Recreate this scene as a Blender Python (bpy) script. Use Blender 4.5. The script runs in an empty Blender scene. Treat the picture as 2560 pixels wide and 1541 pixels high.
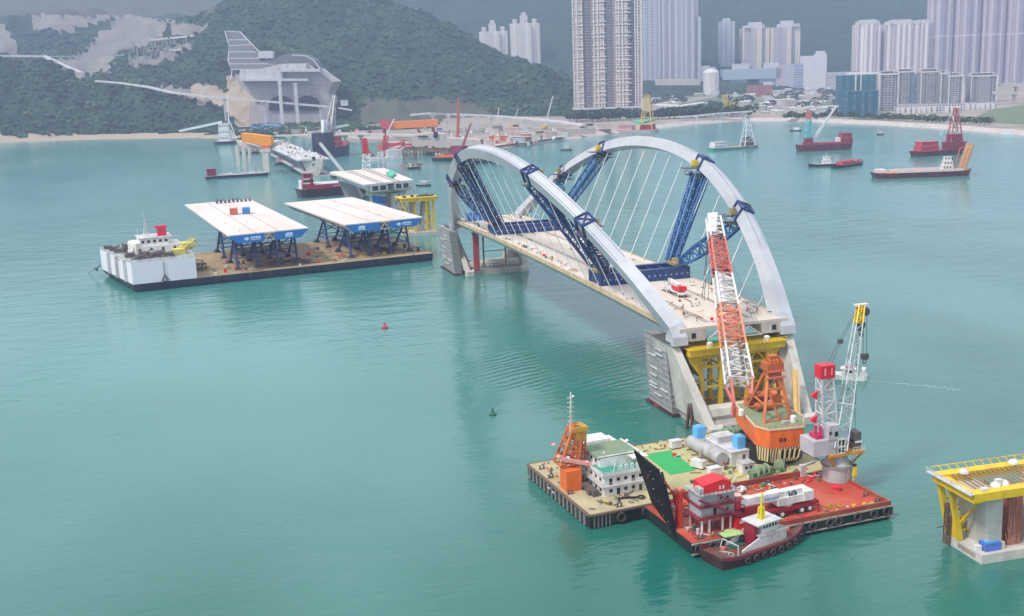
import bpy, bmesh, math, random
from mathutils import Vector, Matrix, noise
random.seed(7)
C = bpy.context.scene
R = math.radians
# ------------------------------------------------------------ camera, sky, sun
F_PX, TH, RO, AZ = 2777.6, .2124, -.0358, .2851
CXP, CYP = 1280, 770.5
ZD = 28.0                       # bridge deck level above the water
CZ = 77.056 + ZD                # drone height
OX, OY = .4748*140, 2.3163*140  # near end of the bridge seen from the drone
ca, sa = math.cos(AZ), math.sin(AZ)
def rot(x, y): return (x*ca + y*sa, -x*sa + y*ca)      # drone axes -> world axes (world Y runs along the bridge)
CAMX, CAMY = rot(-OX, -OY)
def rv(x, y, z): a = rot(x, y); return Vector((a[0], a[1], z))
Fw = Vector((0, math.cos(TH), -math.sin(TH))); Uu = Vector((0, math.sin(TH), math.cos(TH))); Rr = Vector((1, 0, 0))
R0 = Rr*math.cos(RO) + Uu*math.sin(RO); U0 = -Rr*math.sin(RO) + Uu*math.cos(RO)
FW, RT, UP = rv(*Fw), rv(*R0), rv(*U0)
CAM = Vector((CAMX, CAMY, CZ))
def ray(px, py): return RT*(px-CXP) + UP*(CYP-py) + FW*F_PX
def P(px, py, z=0.0):
    d = ray(px, py); t = (z-CZ)/d.z
    return CAM + d*t
fl = Vector((FW.x, FW.y, 0)).normalized()
def D(px, py, dist):                       # point at a given ground distance ahead of the drone
    d = ray(px, py); t = dist/d.dot(fl)
    return CAM + d*t
def G(x, y, z=0): a = rot(x, y); return Vector((a[0]+CAMX, a[1]+CAMY, z))     # drone ground axes -> world
def ahead(p): return (p-CAM).dot(fl)
def pix(p):
    q = p-CAM; d = q.dot(FW); return (CXP + F_PX*q.dot(RT)/d, CYP - F_PX*q.dot(UP)/d)

cd = bpy.data.cameras.new("camera"); cam = bpy.data.objects.new("camera", cd); C.collection.objects.link(cam); C.camera = cam
cd.sensor_width = 36; cd.lens = 36*F_PX/2560; cd.clip_start = 1; cd.clip_end = 30000
m4 = Matrix((RT, UP, -FW)).transposed().to_4x4(); m4.translation = CAM; cam.matrix_world = m4

SUN_EL, SUN_AZ = R(52), R(250)
w = bpy.data.worlds.new("World"); C.world = w; w.use_nodes = True
nt = w.node_tree; bg = nt.nodes['Background']
sky = nt.nodes.new('ShaderNodeTexSky'); sky.sky_type = 'NISHITA'; sky.sun_disc = False
sky.sun_elevation = SUN_EL; sky.sun_rotation = SUN_AZ; sky.air_density = 1.2; sky.dust_density = 4; sky.ozone_density = 1.5
mx = nt.nodes.new('ShaderNodeMix'); mx.data_type = 'RGBA'; mx.inputs[0].default_value = .75
mx.inputs[7].default_value = (9.0, 9.5, 10.0, 1)        # even cloud layer
nt.links.new(sky.outputs[0], mx.inputs[6]); nt.links.new(mx.outputs[2], bg.inputs[0]); bg.inputs[1].default_value = .1
sl = bpy.data.lights.new("sun", 'SUN'); sl.energy = 2.4; sl.angle = R(10); sl.color = (1, .94, .86)
so = bpy.data.objects.new("sun", sl); C.collection.objects.link(so)
sd = Vector((math.sin(SUN_AZ)*math.cos(SUN_EL), math.cos(SUN_AZ)*math.cos(SUN_EL), math.sin(SUN_EL)))
so.rotation_euler = sd.to_track_quat('Z', 'Y').to_euler(); so.location = (0, 0, 500)
C.view_settings.view_transform = 'Standard'; C.view_settings.look = 'None'; C.view_settings.gamma = 1
C.view_settings.exposure = 0.5

# ------------------------------------------------------------ materials
MATS = {}
def mat(name, col, rough=.6, metal=0.0, var=.14, scale=.35, stain=None, samt=.35, sscale=(.25, .25, .06), spec=.5):
    if name in MATS: return MATS[name]
    m = bpy.data.materials.new(name); m.use_nodes = True; t = m.node_tree; b = t.nodes['Principled BSDF']
    tc = t.nodes.new('ShaderNodeTexCoord'); n = t.nodes.new('ShaderNodeTexNoise'); n.inputs['Scale'].default_value = scale
    n.inputs['Detail'].default_value = 6; n.inputs['Roughness'].default_value = .65
    t.links.new(tc.outputs['Object'], n.inputs['Vector'])
    cr = t.nodes.new('ShaderNodeMapRange'); cr.inputs[1].default_value = .3; cr.inputs[2].default_value = .7
    t.links.new(n.outputs[0], cr.inputs[0])
    mi = t.nodes.new('ShaderNodeMix'); mi.data_type = 'RGBA'
    mi.inputs[6].default_value = (*[c*(1-var) for c in col], 1); mi.inputs[7].default_value = (*[min(1, c*(1+var)) for c in col], 1)
    t.links.new(cr.outputs[0], mi.inputs[0]); out = mi.outputs[2]
    if stain:
        mp = t.nodes.new('ShaderNodeMapping'); mp.inputs['Scale'].default_value = sscale; t.links.new(tc.outputs['Object'], mp.inputs[0])
        n2 = t.nodes.new('ShaderNodeTexNoise'); n2.inputs['Scale'].default_value = 1; n2.inputs['Detail'].default_value = 5
        t.links.new(mp.outputs[0], n2.inputs['Vector'])
        c2 = t.nodes.new('ShaderNodeMapRange'); c2.inputs[1].default_value = .48; c2.inputs[2].default_value = .68; c2.inputs[4].default_value = samt
        t.links.new(n2.outputs[0], c2.inputs[0])
        m2 = t.nodes.new('ShaderNodeMix'); m2.data_type = 'RGBA'; m2.inputs[7].default_value = (*stain, 1)
        t.links.new(c2.outputs[0], m2.inputs[0]); t.links.new(out, m2.inputs[6]); out = m2.outputs[2]
    t.links.new(out, b.inputs['Base Color'])
    b.inputs['Roughness'].default_value = rough; b.inputs['Metallic'].default_value = metal
    b.inputs['Specular IOR Level'].default_value = spec
    MATS[name] = m; return m

def facade(name, wall, glass, fh, bw, wz=.5, wx=.6, band=None, fins=None):
    """storeys and window bays worked out from the wall's own coordinates"""
    if name in MATS: return MATS[name]
    m = bpy.data.materials.new(name); m.use_nodes = True; t = m.node_tree; L = t.links; b = t.nodes['Principled BSDF']
    tc = t.nodes.new('ShaderNodeTexCoord'); sp = t.nodes.new('ShaderNodeSeparateXYZ'); L.new(tc.outputs['Object'], sp.inputs[0])
    def mth(op, a, bb=None):
        n = t.nodes.new('ShaderNodeMath'); n.operation = op
        for i, v in enumerate((a, bb)):
            if v is None: continue
            if isinstance(v, (int, float)): n.inputs[i].default_value = v
            else: L.new(v, n.inputs[i])
        return n.outputs[0]
    u = mth('ADD', sp.outputs[0], sp.outputs[1])
    fz = mth('FRACT', mth('DIVIDE', sp.outputs[2], fh)); fu = mth('FRACT', mth('DIVIDE', u, bw))
    win = mth('MULTIPLY', mth('LESS_THAN', fz, wz), mth('LESS_THAN', fu, wx))
    n = t.nodes.new('ShaderNodeTexNoise'); n.inputs['Scale'].default_value = .06; L.new(tc.outputs['Object'], n.inputs['Vector'])
    wn = t.nodes.new('ShaderNodeTexWhiteNoise'); wn.noise_dimensions = '2D'
    cb = t.nodes.new('ShaderNodeCombineXYZ'); L.new(mth('FLOOR', mth('DIVIDE', sp.outputs[2], fh)), cb.inputs[0]); L.new(mth('FLOOR', mth('DIVIDE', u, bw)), cb.inputs[1])
    L.new(cb.outputs[0], wn.inputs['Vector'])
    wa = t.nodes.new('ShaderNodeMix'); wa.data_type = 'RGBA'; L.new(n.outputs[0], wa.inputs[0])
    wa.inputs[6].default_value = (*[c*.85 for c in wall], 1); wa.inputs[7].default_value = (*[min(1, c*1.15) for c in wall], 1)
    out = wa.outputs[2]
    if fins:
        fm = mth('LESS_THAN', mth('FRACT', mth('DIVIDE', u, fins[1])), fins[2])
        w2 = t.nodes.new('ShaderNodeMix'); w2.data_type = 'RGBA'; L.new(fm, w2.inputs[0]); L.new(out, w2.inputs[6]); w2.inputs[7].default_value = (*fins[0], 1); out = w2.outputs[2]
    gl = t.nodes.new('ShaderNodeMix'); gl.data_type = 'RGBA'; L.new(wn.outputs[0], gl.inputs[0])
    gl.inputs[6].default_value = (*[c*.5 for c in glass], 1); gl.inputs[7].default_value = (*[c*1.6 for c in glass], 1)
    mi = t.nodes.new('ShaderNodeMix'); mi.data_type = 'RGBA'; L.new(win, mi.inputs[0]); L.new(out, mi.inputs[6]); L.new(gl.outputs[2], mi.inputs[7])
    out = mi.outputs[2]
    if band:
        bm_ = mth('LESS_THAN', mth('FRACT', mth('DIVIDE', sp.outputs[2], band[1])), band[2])
        m3 = t.nodes.new('ShaderNodeMix'); m3.data_type = 'RGBA'; L.new(bm_, m3.inputs[0]); L.new(out, m3.inputs[6]); m3.inputs[7].default_value = (*band[0], 1); out = m3.outputs[2]
    L.new(out, b.inputs['Base Color']); b.inputs['Roughness'].default_value = .55
    MATS[name] = m; return m

white = mat('white paint', (.72, .71, .70), .45, stain=(.36, .25, .16), samt=.45, sscale=(.5, .5, .12))
offw = mat('weathered white paint', (.58, .58, .6), .55, stain=(.25, .2, .16), samt=.45)
archm = mat('arch paint', (.47, .49, .53), .45, var=.08, stain=(.33, .35, .39), samt=.6, sscale=(.12, .04, .12))
conc = mat('concrete', (.36, .345, .32), .85, stain=(.2, .19, .18), samt=.5)
concl = mat('pale concrete', (.52, .50, .46), .85, stain=(.3, .28, .25), samt=.45)
deckm = mat('deck surface', (.62, .55, .48), .8, var=.07, scale=.12, stain=(.45, .36, .28), samt=.5, sscale=(.12, .03, .1))
edgem = mat('deck edge sheeting', (.55, .43, .28), .8, stain=(.3, .22, .14), samt=.5)
navy = mat('navy steel', (.014, .045, .17), .4, stain=(.04, .04, .06), samt=.5)
blue = mat('blue steel', (.035, .14, .36), .4, stain=(.02, .04, .10), samt=.5)
sky_b = mat('blue panel', (.02, .17, .52), .4)
ltblue = mat('light blue tank', (.12, .42, .78), .4)
yel = mat('yellow steel', (.70, .48, .015), .5, stain=(.35, .2, .04), samt=.5)
org = mat('orange paint', (.74, .15, .02), .45, stain=(.4, .11, .04), samt=.5, sscale=(.4, .4, .1))
orgd = mat('rusty orange steel', (.55, .15, .04), .6, stain=(.22, .08, .04), samt=.6)
orgy = mat('orange gantry paint', (.8, .3, .02), .5)
red = mat('red paint', (.66, .015, .02), .4, stain=(.3, .05, .04), samt=.4)
redp = mat('faded red steel', (.6, .16, .12), .55, stain=(.3, .14, .1), samt=.5)
crim = mat('crimson hull', (.22, .02, .045), .5, stain=(.1, .03, .04), samt=.5)
rdeck = mat('red oxide deck', (.46, .06, .03), .65, var=.2, scale=.1, stain=(.5, .19, .11), samt=.5, sscale=(.08, .08, .1))
blk = mat('black hull', (.012, .013, .016), .5, stain=(.07, .05, .04), samt=.4)
hullb = mat('dark blue hull', (.012, .02, .045), .5, stain=(.09, .06, .05), samt=.45)
tyre = mat('tyre rubber', (.05, .047, .045), .9)
tand = mat('timbered barge deck', (.34, .25, .14), .85, var=.2, scale=.08, stain=(.18, .13, .08), samt=.6, sscale=(.05, .15, .1))
ydeck = mat('worn green yellow deck', (.44, .40, .2), .8, var=.15, scale=.15, stain=(.2, .26, .12), samt=.6, sscale=(.12, .12, .1))
grn = mat('green deck mat', (.03, .36, .10), .7)
grnd = mat('dull green steel', (.14, .22, .11), .6, stain=(.08, .09, .05), samt=.6)
grnr = mat('green roof', (.17, .25, .16), .7, stain=(.25, .24, .14), samt=.5)
teal = mat('teal deck', (.03, .28, .21), .6)
grey = mat('grey paint', (.4, .41, .42), .5, stain=(.25, .18, .13), samt=.6, sscale=(.5, .5, .12))
dgrey = mat('dark grey steel', (.09, .09, .1), .6, stain=(.16, .1, .06), samt=.5)
rust = mat('rusty steel', (.16, .1, .07), .8)
glass = mat('dark glass', (.02, .025, .035), .15)
rope = mat('wire rope', (.06, .06, .065), .6)
cable = mat('white hanger sheath', (.75, .77, .78), .4)
brown = mat('brown column', (.3, .18, .11), .8)
terra = mat('rusted reinforcement', (.4, .15, .09), .85, var=.25, scale=.8)
scaf = mat('scaffold sheeting', (.36, .37, .38), .8, var=.2, scale=.3)
sand = mat('sandy bank', (.45, .36, .28), .95, var=.2, scale=.03, stain=(.25, .2, .17), samt=.6, sscale=(.05, .05, .1))
rock = mat('rock revetment', (.42, .36, .32), .95, var=.2, scale=.25)
skin = mat('skin', (.45, .28, .2), .6); cloth = mat('dark work clothes', (.05, .06, .1), .8); vest = mat('orange vest', (.8, .2, .03), .7); helm = mat('white helmet', (.8, .8, .75), .4)

GEAR = [rust, dgrey, offw, yel, red, grnd, brown]
# ------------------------------------------------------------ mesh builder
class M:
    def __init__(s, T=None): s.v = []; s.f = []; s.k = []; s.T = T; s.c = 0; s.st = []
    def add(s, vs, fs):
        o = len(s.v); s.st.append((o, len(s.f)))
        for p in vs:
            p = Vector(p); s.v.append(s.T @ p if s.T is not None else p)
        for f in fs: s.f.append([i+o for i in f]); s.k.append(s.c)
        return s
    def box(s, x0, x1, y0, y1, z0, z1):
        return s.add([(x0, y0, z0), (x1, y0, z0), (x1, y1, z0), (x0, y1, z0), (x0, y0, z1), (x1, y0, z1), (x1, y1, z1), (x0, y1, z1)],
                     [(0, 3, 2, 1), (4, 5, 6, 7), (0, 1, 5, 4), (1, 2, 6, 5), (2, 3, 7, 6), (3, 0, 4, 7)])
    def loft(s, rings, closed=True, cap=True):
        n = len(rings[0]); vs = [p for r in rings for p in r]; fs = []
        for i in range(len(rings)-1):
            for j in range(n if closed else n-1):
                a = i*n+j; b = i*n+(j+1) % n; fs.append((a, b, b+n, a+n))
        if cap and closed: fs.append(list(range(n))[::-1]); fs.append([(len(rings)-1)*n+j for j in range(n)])
        return s.add(vs, fs)
    def bar(s, p, q, w_=.3, h_=None, up=(0, 0, 1), w2=None, h2=None):
        p, q = Vector(p), Vector(q); h_ = h_ or w_; w2 = w2 or w_; h2 = h2 or (h_ if w2 == w_ else w2)
        d = (q-p)
        if d.length < 1e-6: return s
        d.normalize(); up = Vector(up)
        if abs(d.dot(up)) > .97: up = Vector((0, 1, 0)) if abs(d.y) < .9 else Vector((1, 0, 0))
        a = d.cross(up).normalized(); b = a.cross(d)
        r = lambda c, ww, hh: [c-a*ww/2-b*hh/2, c+a*ww/2-b*hh/2, c+a*ww/2+b*hh/2, c-a*ww/2+b*hh/2]
        return s.loft([r(p, w_, h_), r(q, w2, h2)])
    def tube(s, p, q, r, r2=None, n=10):
        p, q = Vector(p), Vector(q); r2 = r if r2 is None else r2; d = (q-p).normalized()
        up = Vector((0, 0, 1)) if abs(d.z) < .97 else Vector((1, 0, 0)); a = d.cross(up).normalized(); b = a.cross(d)
        ring = lambda c, rr: [c+(a*math.cos(6.28318*i/n)+b*math.sin(6.28318*i/n))*rr for i in range(n)]
        return s.loft([ring(p, r), ring(q, r2)])
    def torus(s, c, ax, R_, r, n=14, k=6):
        c = Vector(c); ax = Vector(ax).normalized(); up = Vector((0, 0, 1)) if abs(ax.z) < .9 else Vector((1, 0, 0)); a = ax.cross(up).normalized(); b = ax.cross(a)
        vs = []; fs = []
        for i in range(n):
            t = 6.28318*i/n; d = a*math.cos(t)+b*math.sin(t)
            for j in range(k):
                u = 6.28318*j/k; vs.append(c+d*(R_+r*math.cos(u))+ax*r*math.sin(u))
        for i in range(n):
            for j in range(k): fs.append((i*k+j, ((i+1) % n)*k+j, ((i+1) % n)*k+(j+1) % k, i*k+(j+1) % k))
        return s.add(vs, fs)
    def dome(s, c, r, n=10, m_=4, sz=1):
        c = Vector(c); rings = []
        for i in range(m_+1):
            t = math.pi/2*i/m_; rr = r*math.cos(t)+.001; rings.append([c+Vector((rr*math.cos(6.283*j/n), rr*math.sin(6.283*j/n), r*sz*math.sin(t))) for j in range(n)])
        return s.loft(rings)
    def ext(s, pts, vec):
        vec = Vector(vec); a = [Vector(p) for p in pts]; return s.loft([a, [p+vec for p in a]])
    def quad(s, a, b, c, d): return s.add([a, b, c, d], [(0, 1, 2, 3)])
    def truss(s, p, q, w_, h_, n, ch, br, w2=None, h2=None, up=(0, 0, 1), mid=None):
        """four-chord lattice beam from p to q"""
        p, q = Vector(p), Vector(q); w2 = w_ if w2 is None else w2; h2 = h_ if h2 is None else h2
        d = (q-p).normalized(); up = Vector(up)
        if abs(d.dot(up)) > .97: up = Vector((0, 1, 0))
        a = d.cross(up).normalized(); b = a.cross(d)
        def st(i):
            t = i/n; c = p.lerp(q, t)
            if mid: f = math.sin(math.pi*min(1, max(0, t)))**.6; ww = w_+(mid-w_)*f; hh = h_+(mid-h_)*f
            else: ww = w_+(w2-w_)*t; hh = h_+(h2-h_)*t
            return [c-a*ww/2-b*hh/2, c+a*ww/2-b*hh/2, c+a*ww/2+b*hh/2, c-a*ww/2+b*hh/2]
        S = [st(i) for i in range(n+1)]
        for i in range(n):
            for k in range(4):
                s.bar(S[i][k], S[i+1][k], ch)
                j = (k+1) % 4
                s.bar(S[i][k], S[i][j], br)
                if (i+k) % 2: s.bar(S[i][k], S[i+1][j], br)
                else: s.bar(S[i][j], S[i+1][k], br)
        for k in range(4): s.bar(S[n][k], S[n][(k+1) % 4], br)
        return s

def clutter(fr, x0, x1, y0, y1, z, n, s_, parent, seed, name='loose_gear'):
    rr = random.Random(seed); m_ = M(fr)
    for k in range(n):
        x, y, a = rr.uniform(x0, x1), rr.uniform(y0, y1), rr.uniform(0, 3.1); m_.c = rr.choice((0, 0, 1, 1, 2, 2, 3, 4, 5, 6)); t_ = rr.random(); q = s_*rr.uniform(.4, 1.3)
        if t_ < .4: m_.bar((x, y, z+.2*s_), (x+math.cos(a)*q*3, y+math.sin(a)*q*3, z+.2*s_+rr.uniform(0, .3)*s_), .22*s_)
        elif t_ < .7: m_.bar((x, y, z+q*.45), (x+math.cos(a)*q, y+math.sin(a)*q, z+q*.45), q*.7, q*.85)
        elif t_ < .85: m_.tube((x, y, z+.01), (x, y, z+q*.9), q*.35, n=8)
        else: m_.torus((x, y, z+.15*s_), (rr.uniform(-.1, .1), 0, 1), q*.6, .1*s_, 12, 4)
    return obj(name, m_, GEAR, parent, kind='stuff')
RM = {}
def obj(name, m, material, parent=None, label=None, cat=None, group=None, kind=None, smooth=False):
    me = bpy.data.meshes.new(name); T = RM[parent.name_full] if parent is not None else None
    vs = m.v
    if T is not None: inv = T.inverted(); vs = [inv @ v for v in vs]
    me.from_pydata([tuple(v) for v in vs], [], m.f)
    for mm in (material if isinstance(material, (list, tuple)) else [material]): me.materials.append(mm)
    if isinstance(material, (list, tuple)): me.polygons.foreach_set('material_index', m.k)
    bm = bmesh.new(); bm.from_mesh(me); bmesh.ops.recalc_face_normals(bm, faces=bm.faces); bm.to_mesh(me); bm.free()
    if smooth: me.polygons.foreach_set('use_smooth', [True]*len(me.polygons))
    o = bpy.data.objects.new(name, me); C.collection.objects.link(o)
    if parent is not None: o.parent = parent; RM[o.name_full] = T
    else: RM[o.name_full] = Matrix.Identity(4)
    if label: o['label'] = label
    if cat: o['category'] = cat
    if group: o['group'] = group
    if kind: o['kind'] = kind
    return o
def objs(name, m, material, parent):
    """every separately added piece of m becomes a part of its own"""
    st = m.st+[(len(m.v), len(m.f))]
    for (v0, f0), (v1, f1) in zip(st[:-1], st[1:]):
        q = M(); q.v = m.v[v0:v1]; q.f = [[i-v0 for i in f] for f in m.f[f0:f1]]; q.k = m.k[f0:f1]; obj(name, q, material, parent)
def thing(name, label, cat, loc=(0, 0, 0), rz=0.0, group=None):
    o = bpy.data.objects.new(name, None); C.collection.objects.link(o); o.empty_display_size = 1
    T = Matrix.Translation(Vector(loc)) @ Matrix.Rotation(rz, 4, 'Z'); o.location = loc; o.rotation_euler = (0, 0, rz)
    RM[o.name_full] = T; o['label'] = label; o['category'] = cat
    if group: o['group'] = group
    return o
def F(loc, rz=0.0): return Matrix.Translation(Vector(loc)) @ Matrix.Rotation(rz, 4, 'Z')
def dup(o, loc, rz, label=None, parent=None, scale=None):
    c = o.copy(); C.collection.objects.link(c)
    if parent is None:
        c.location = loc; c.rotation_euler = (0, 0, rz)
        if scale: c.scale = (scale,)*3
        if label: c['label'] = label
    else: c.parent = parent
    for ch in [x for x in o.children]: dup(ch, None, None, None, c)
    return c
def struct(name, m, material, **k): return obj(name, m, material, kind='structure', **k)
def line(a, b):       # frame between two water-line points: origin at their middle, +x from a to b
    a, b = Vector(a), Vector(b); d = b-a; return (a+b)/2, math.atan2(d.y, d.x), d.length

# ------------------------------------------------------------ water
m = bpy.data.materials.new('sea water'); m.use_nodes = True; t = m.node_tree; b = t.nodes['Principled BSDF']; L = t.links
tc = t.nodes.new('ShaderNodeTexCoord')
def nz(sc, det=3, st=(1, 1, 1), rz_=0.0):
    mp = t.nodes.new('ShaderNodeMapping'); mp.inputs['Scale'].default_value = st; mp.inputs['Rotation'].default_value = (0, 0, rz_); L.new(tc.outputs['Object'], mp.inputs[0])
    n = t.nodes.new('ShaderNodeTexNoise'); n.inputs['Scale'].default_value = sc; n.inputs['Detail'].default_value = det; L.new(mp.outputs[0], n.inputs['Vector']); return n.outputs[0]
def mul(a, v):
    n = t.nodes.new('ShaderNodeMath'); n.operation = 'MULTIPLY'; L.new(a, n.inputs[0])
    if isinstance(v, float): n.inputs[1].default_value = v
    else: L.new(v, n.inputs[1])
    return n.outputs[0]
def add(a, c):
    n = t.nodes.new('ShaderNodeMath'); n.operation = 'ADD'; L.new(a, n.inputs[0]); L.new(c, n.inputs[1]); return n.outputs[0]
big = nz(.006, 3, (1, .5, 1), .3)
mr = t.nodes.new('ShaderNodeMapRange'); mr.inputs[1].default_value = .35; mr.inputs[2].default_value = .7; L.new(big, mr.inputs[0])
mi = t.nodes.new('ShaderNodeMix'); mi.data_type = 'RGBA'; L.new(mr.outputs[0], mi.inputs[0])
mi.inputs[6].default_value = (.004, .088, .066, 1); mi.inputs[7].default_value = (.006, .122, .094, 1)
sky_pale = nz(.0085, 2, (1, .7, 1), -.5); mk = t.nodes.new('ShaderNodeMapRange'); mk.inputs[1].default_value = .42; mk.inputs[2].default_value = .7; mk.inputs[4].default_value = .6; L.new(sky_pale, mk.inputs[0])  # broken pale sky reflection, laid into the base colour by noise
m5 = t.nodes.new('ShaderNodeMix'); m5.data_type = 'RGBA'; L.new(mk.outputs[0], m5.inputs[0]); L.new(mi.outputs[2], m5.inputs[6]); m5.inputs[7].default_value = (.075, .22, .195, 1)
sheen_c = P(420, 860, 0); mpa = t.nodes.new('ShaderNodeMapping'); mpa.inputs['Location'].default_value = (-sheen_c.x, -sheen_c.y, 0); L.new(tc.outputs['Object'], mpa.inputs[0])  # centre of a pale patch: sky reflection painted as water colour
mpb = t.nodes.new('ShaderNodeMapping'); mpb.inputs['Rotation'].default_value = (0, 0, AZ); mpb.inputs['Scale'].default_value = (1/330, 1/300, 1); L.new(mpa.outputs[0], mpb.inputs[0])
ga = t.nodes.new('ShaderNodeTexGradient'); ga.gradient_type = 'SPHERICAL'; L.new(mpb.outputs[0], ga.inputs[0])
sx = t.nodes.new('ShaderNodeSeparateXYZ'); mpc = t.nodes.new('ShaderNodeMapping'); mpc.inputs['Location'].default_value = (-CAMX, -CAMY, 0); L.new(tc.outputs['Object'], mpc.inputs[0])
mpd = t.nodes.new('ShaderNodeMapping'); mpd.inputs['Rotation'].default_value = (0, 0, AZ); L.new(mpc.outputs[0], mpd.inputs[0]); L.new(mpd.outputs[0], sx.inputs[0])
fr_m = t.nodes.new('ShaderNodeMapRange'); fr_m.inputs[1].default_value = 300; fr_m.inputs[2].default_value = 1100; fr_m.inputs[4].default_value = .85; L.new(sx.outputs[1], fr_m.inputs[0])  # farther water painted paler, standing in for sky reflection
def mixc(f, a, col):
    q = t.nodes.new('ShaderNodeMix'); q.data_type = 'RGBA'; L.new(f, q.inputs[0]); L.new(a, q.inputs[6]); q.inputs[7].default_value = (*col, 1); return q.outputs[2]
c_ = mixc(mul(ga.outputs['Fac'], .62), m5.outputs[2], (.105, .33, .295)); c_ = mixc(fr_m.outputs[0], c_, (.09, .31, .305))  # both painted reflections mixed over the water's own green
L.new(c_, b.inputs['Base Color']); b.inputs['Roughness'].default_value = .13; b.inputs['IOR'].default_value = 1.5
h = add(add(mul(nz(.45, 4, (.5, 1, 1), -.1), .32), mul(nz(.09, 3, (.6, 1, 1), .35), .9)), mul(nz(1.6, 2, (.6, 1, 1), -.3), .06))
bp = t.nodes.new('ShaderNodeBump'); calm = nz(.011, 2, (1, .45, 1), .5); cm = t.nodes.new('ShaderNodeMapRange'); cm.inputs[1].default_value = .35; cm.inputs[2].default_value = .65; cm.inputs[3].default_value = .35; cm.inputs[4].default_value = 1.0; L.new(calm, cm.inputs[0])
h = mul(h, cm.outputs[0])
rp_c = P(1470, 905, 0); mp = t.nodes.new('ShaderNodeMapping'); mp.vector_type = 'POINT'; mp.inputs['Location'].default_value = (-rp_c.x, -rp_c.y, 0)
L.new(tc.outputs['Object'], mp.inputs[0]); mp2 = t.nodes.new('ShaderNodeMapping'); mp2.inputs['Rotation'].default_value = (0, 0, -.35); mp2.inputs['Scale'].default_value = (.018, .026, 1); L.new(mp.outputs[0], mp2.inputs[0])
gd_ = t.nodes.new('ShaderNodeTexGradient'); gd_.gradient_type = 'SPHERICAL'; L.new(mp2.outputs[0], gd_.inputs[0])
wv = t.nodes.new('ShaderNodeTexWave'); wv.bands_direction = 'Y'; wv.inputs['Scale'].default_value = .085; wv.inputs['Distortion'].default_value = 5; wv.inputs['Detail'].default_value = 2; wv.inputs['Detail Scale'].default_value = .6
mp3 = t.nodes.new('ShaderNodeMapping'); mp3.inputs['Rotation'].default_value = (0, 0, -.35); L.new(tc.outputs['Object'], mp3.inputs[0]); L.new(mp3.outputs[0], wv.inputs[0])
h = add(h, mul(mul(wv.outputs['Fac'], gd_.outputs['Fac']), .85))
bp.inputs['Strength'].default_value = .7; bp.inputs['Distance'].default_value = 1.0
L.new(h, bp.inputs['Height']); L.new(bp.outputs[0], b.inputs['Normal'])
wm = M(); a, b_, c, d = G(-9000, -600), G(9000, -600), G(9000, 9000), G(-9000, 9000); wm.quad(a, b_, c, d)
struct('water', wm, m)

# ------------------------------------------------------------ land
def inpoly(x, y, poly):
    r = False; n = len(poly)
    for i in range(n):
        x1, y1 = poly[i]; x2, y2 = poly[i-1]
        if (y1 > y) != (y2 > y) and x < (x2-x1)*(y-y1)/(y2-y1)+x1: r = not r
    return r
def drone(p): q = p-CAM; return (q.x*ca-q.y*sa, q.x*sa+q.y*ca)
shore_r = [(1085, 388), (1165, 383), (1250, 372), (1400, 351), (1545, 333), (1740, 310), (1850, 303), (2000, 304), (2200, 313), (2400, 326), (2570, 340), (2900, 362)]
SR = [P(x, y, 0) for x, y in shore_r]
# reclaimed flat land with its bank
bank = M(); tops = []
for p in SR:
    o = (p-CAM); o.z = 0; o.normalize(); tops.append(p + o*22 + Vector((0, 0, 5)))
n_ = len(SR)
for i in range(n_-1):
    a, b_ = SR[i], SR[i+1]; c, d = tops[i+1], tops[i]
    for k in range(12):
        t0, t1 = k/12, (k+1)/12
        bank.quad(a.lerp(b_, t0)-Vector((0, 0, 1)), a.lerp(b_, t1)-Vector((0, 0, 1)), d.lerp(c, t1), d.lerp(c, t0))
struct('shore_bank', bank, mat('stone bank', (.50, .43, .41), .95, var=.15, scale=.1, stain=(.34, .3, .28), samt=.5, sscale=(.06, .06, .1)))
flat = M(); far = G(3800, 4700, 5); far2 = G(-900, 4700, 5)
flat.add([tuple(p) for p in tops] + [tuple(far), tuple(far2)], [list(range(n_+2))])
struct('reclaimed_ground', flat, mat('bare ground', (.33, .28, .25), .95, var=.2, scale=.02, stain=(.16, .2, .13), samt=.7, sscale=(.012, .012, .02)))
grs = mat('grass field', (.12, .17, .085), .95, var=.25, scale=.03, stain=(.2, .19, .14), samt=.6, sscale=(.02, .02, .02))
for k, pl in enumerate([[(1690, 262), (1800, 240), (1930, 250), (1880, 280), (1760, 290)], [(2420, 302), (2475, 275), (2560, 262), (2620, 290), (2560, 312)], [(1640, 240), (1760, 232), (1790, 238), (1660, 252)], [(1985, 262), (2110, 250), (2118, 262), (2000, 270)], [(1800, 226), (1990, 218), (2010, 224), (1830, 234)], [(2130, 292), (2410, 290), (2420, 297), (2140, 300)]]):
    g = M(); g.add([tuple(P(x, y, 5.3)) for x, y in pl], [list(range(len(pl)))]); struct('grass_field', g, grs)

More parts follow.
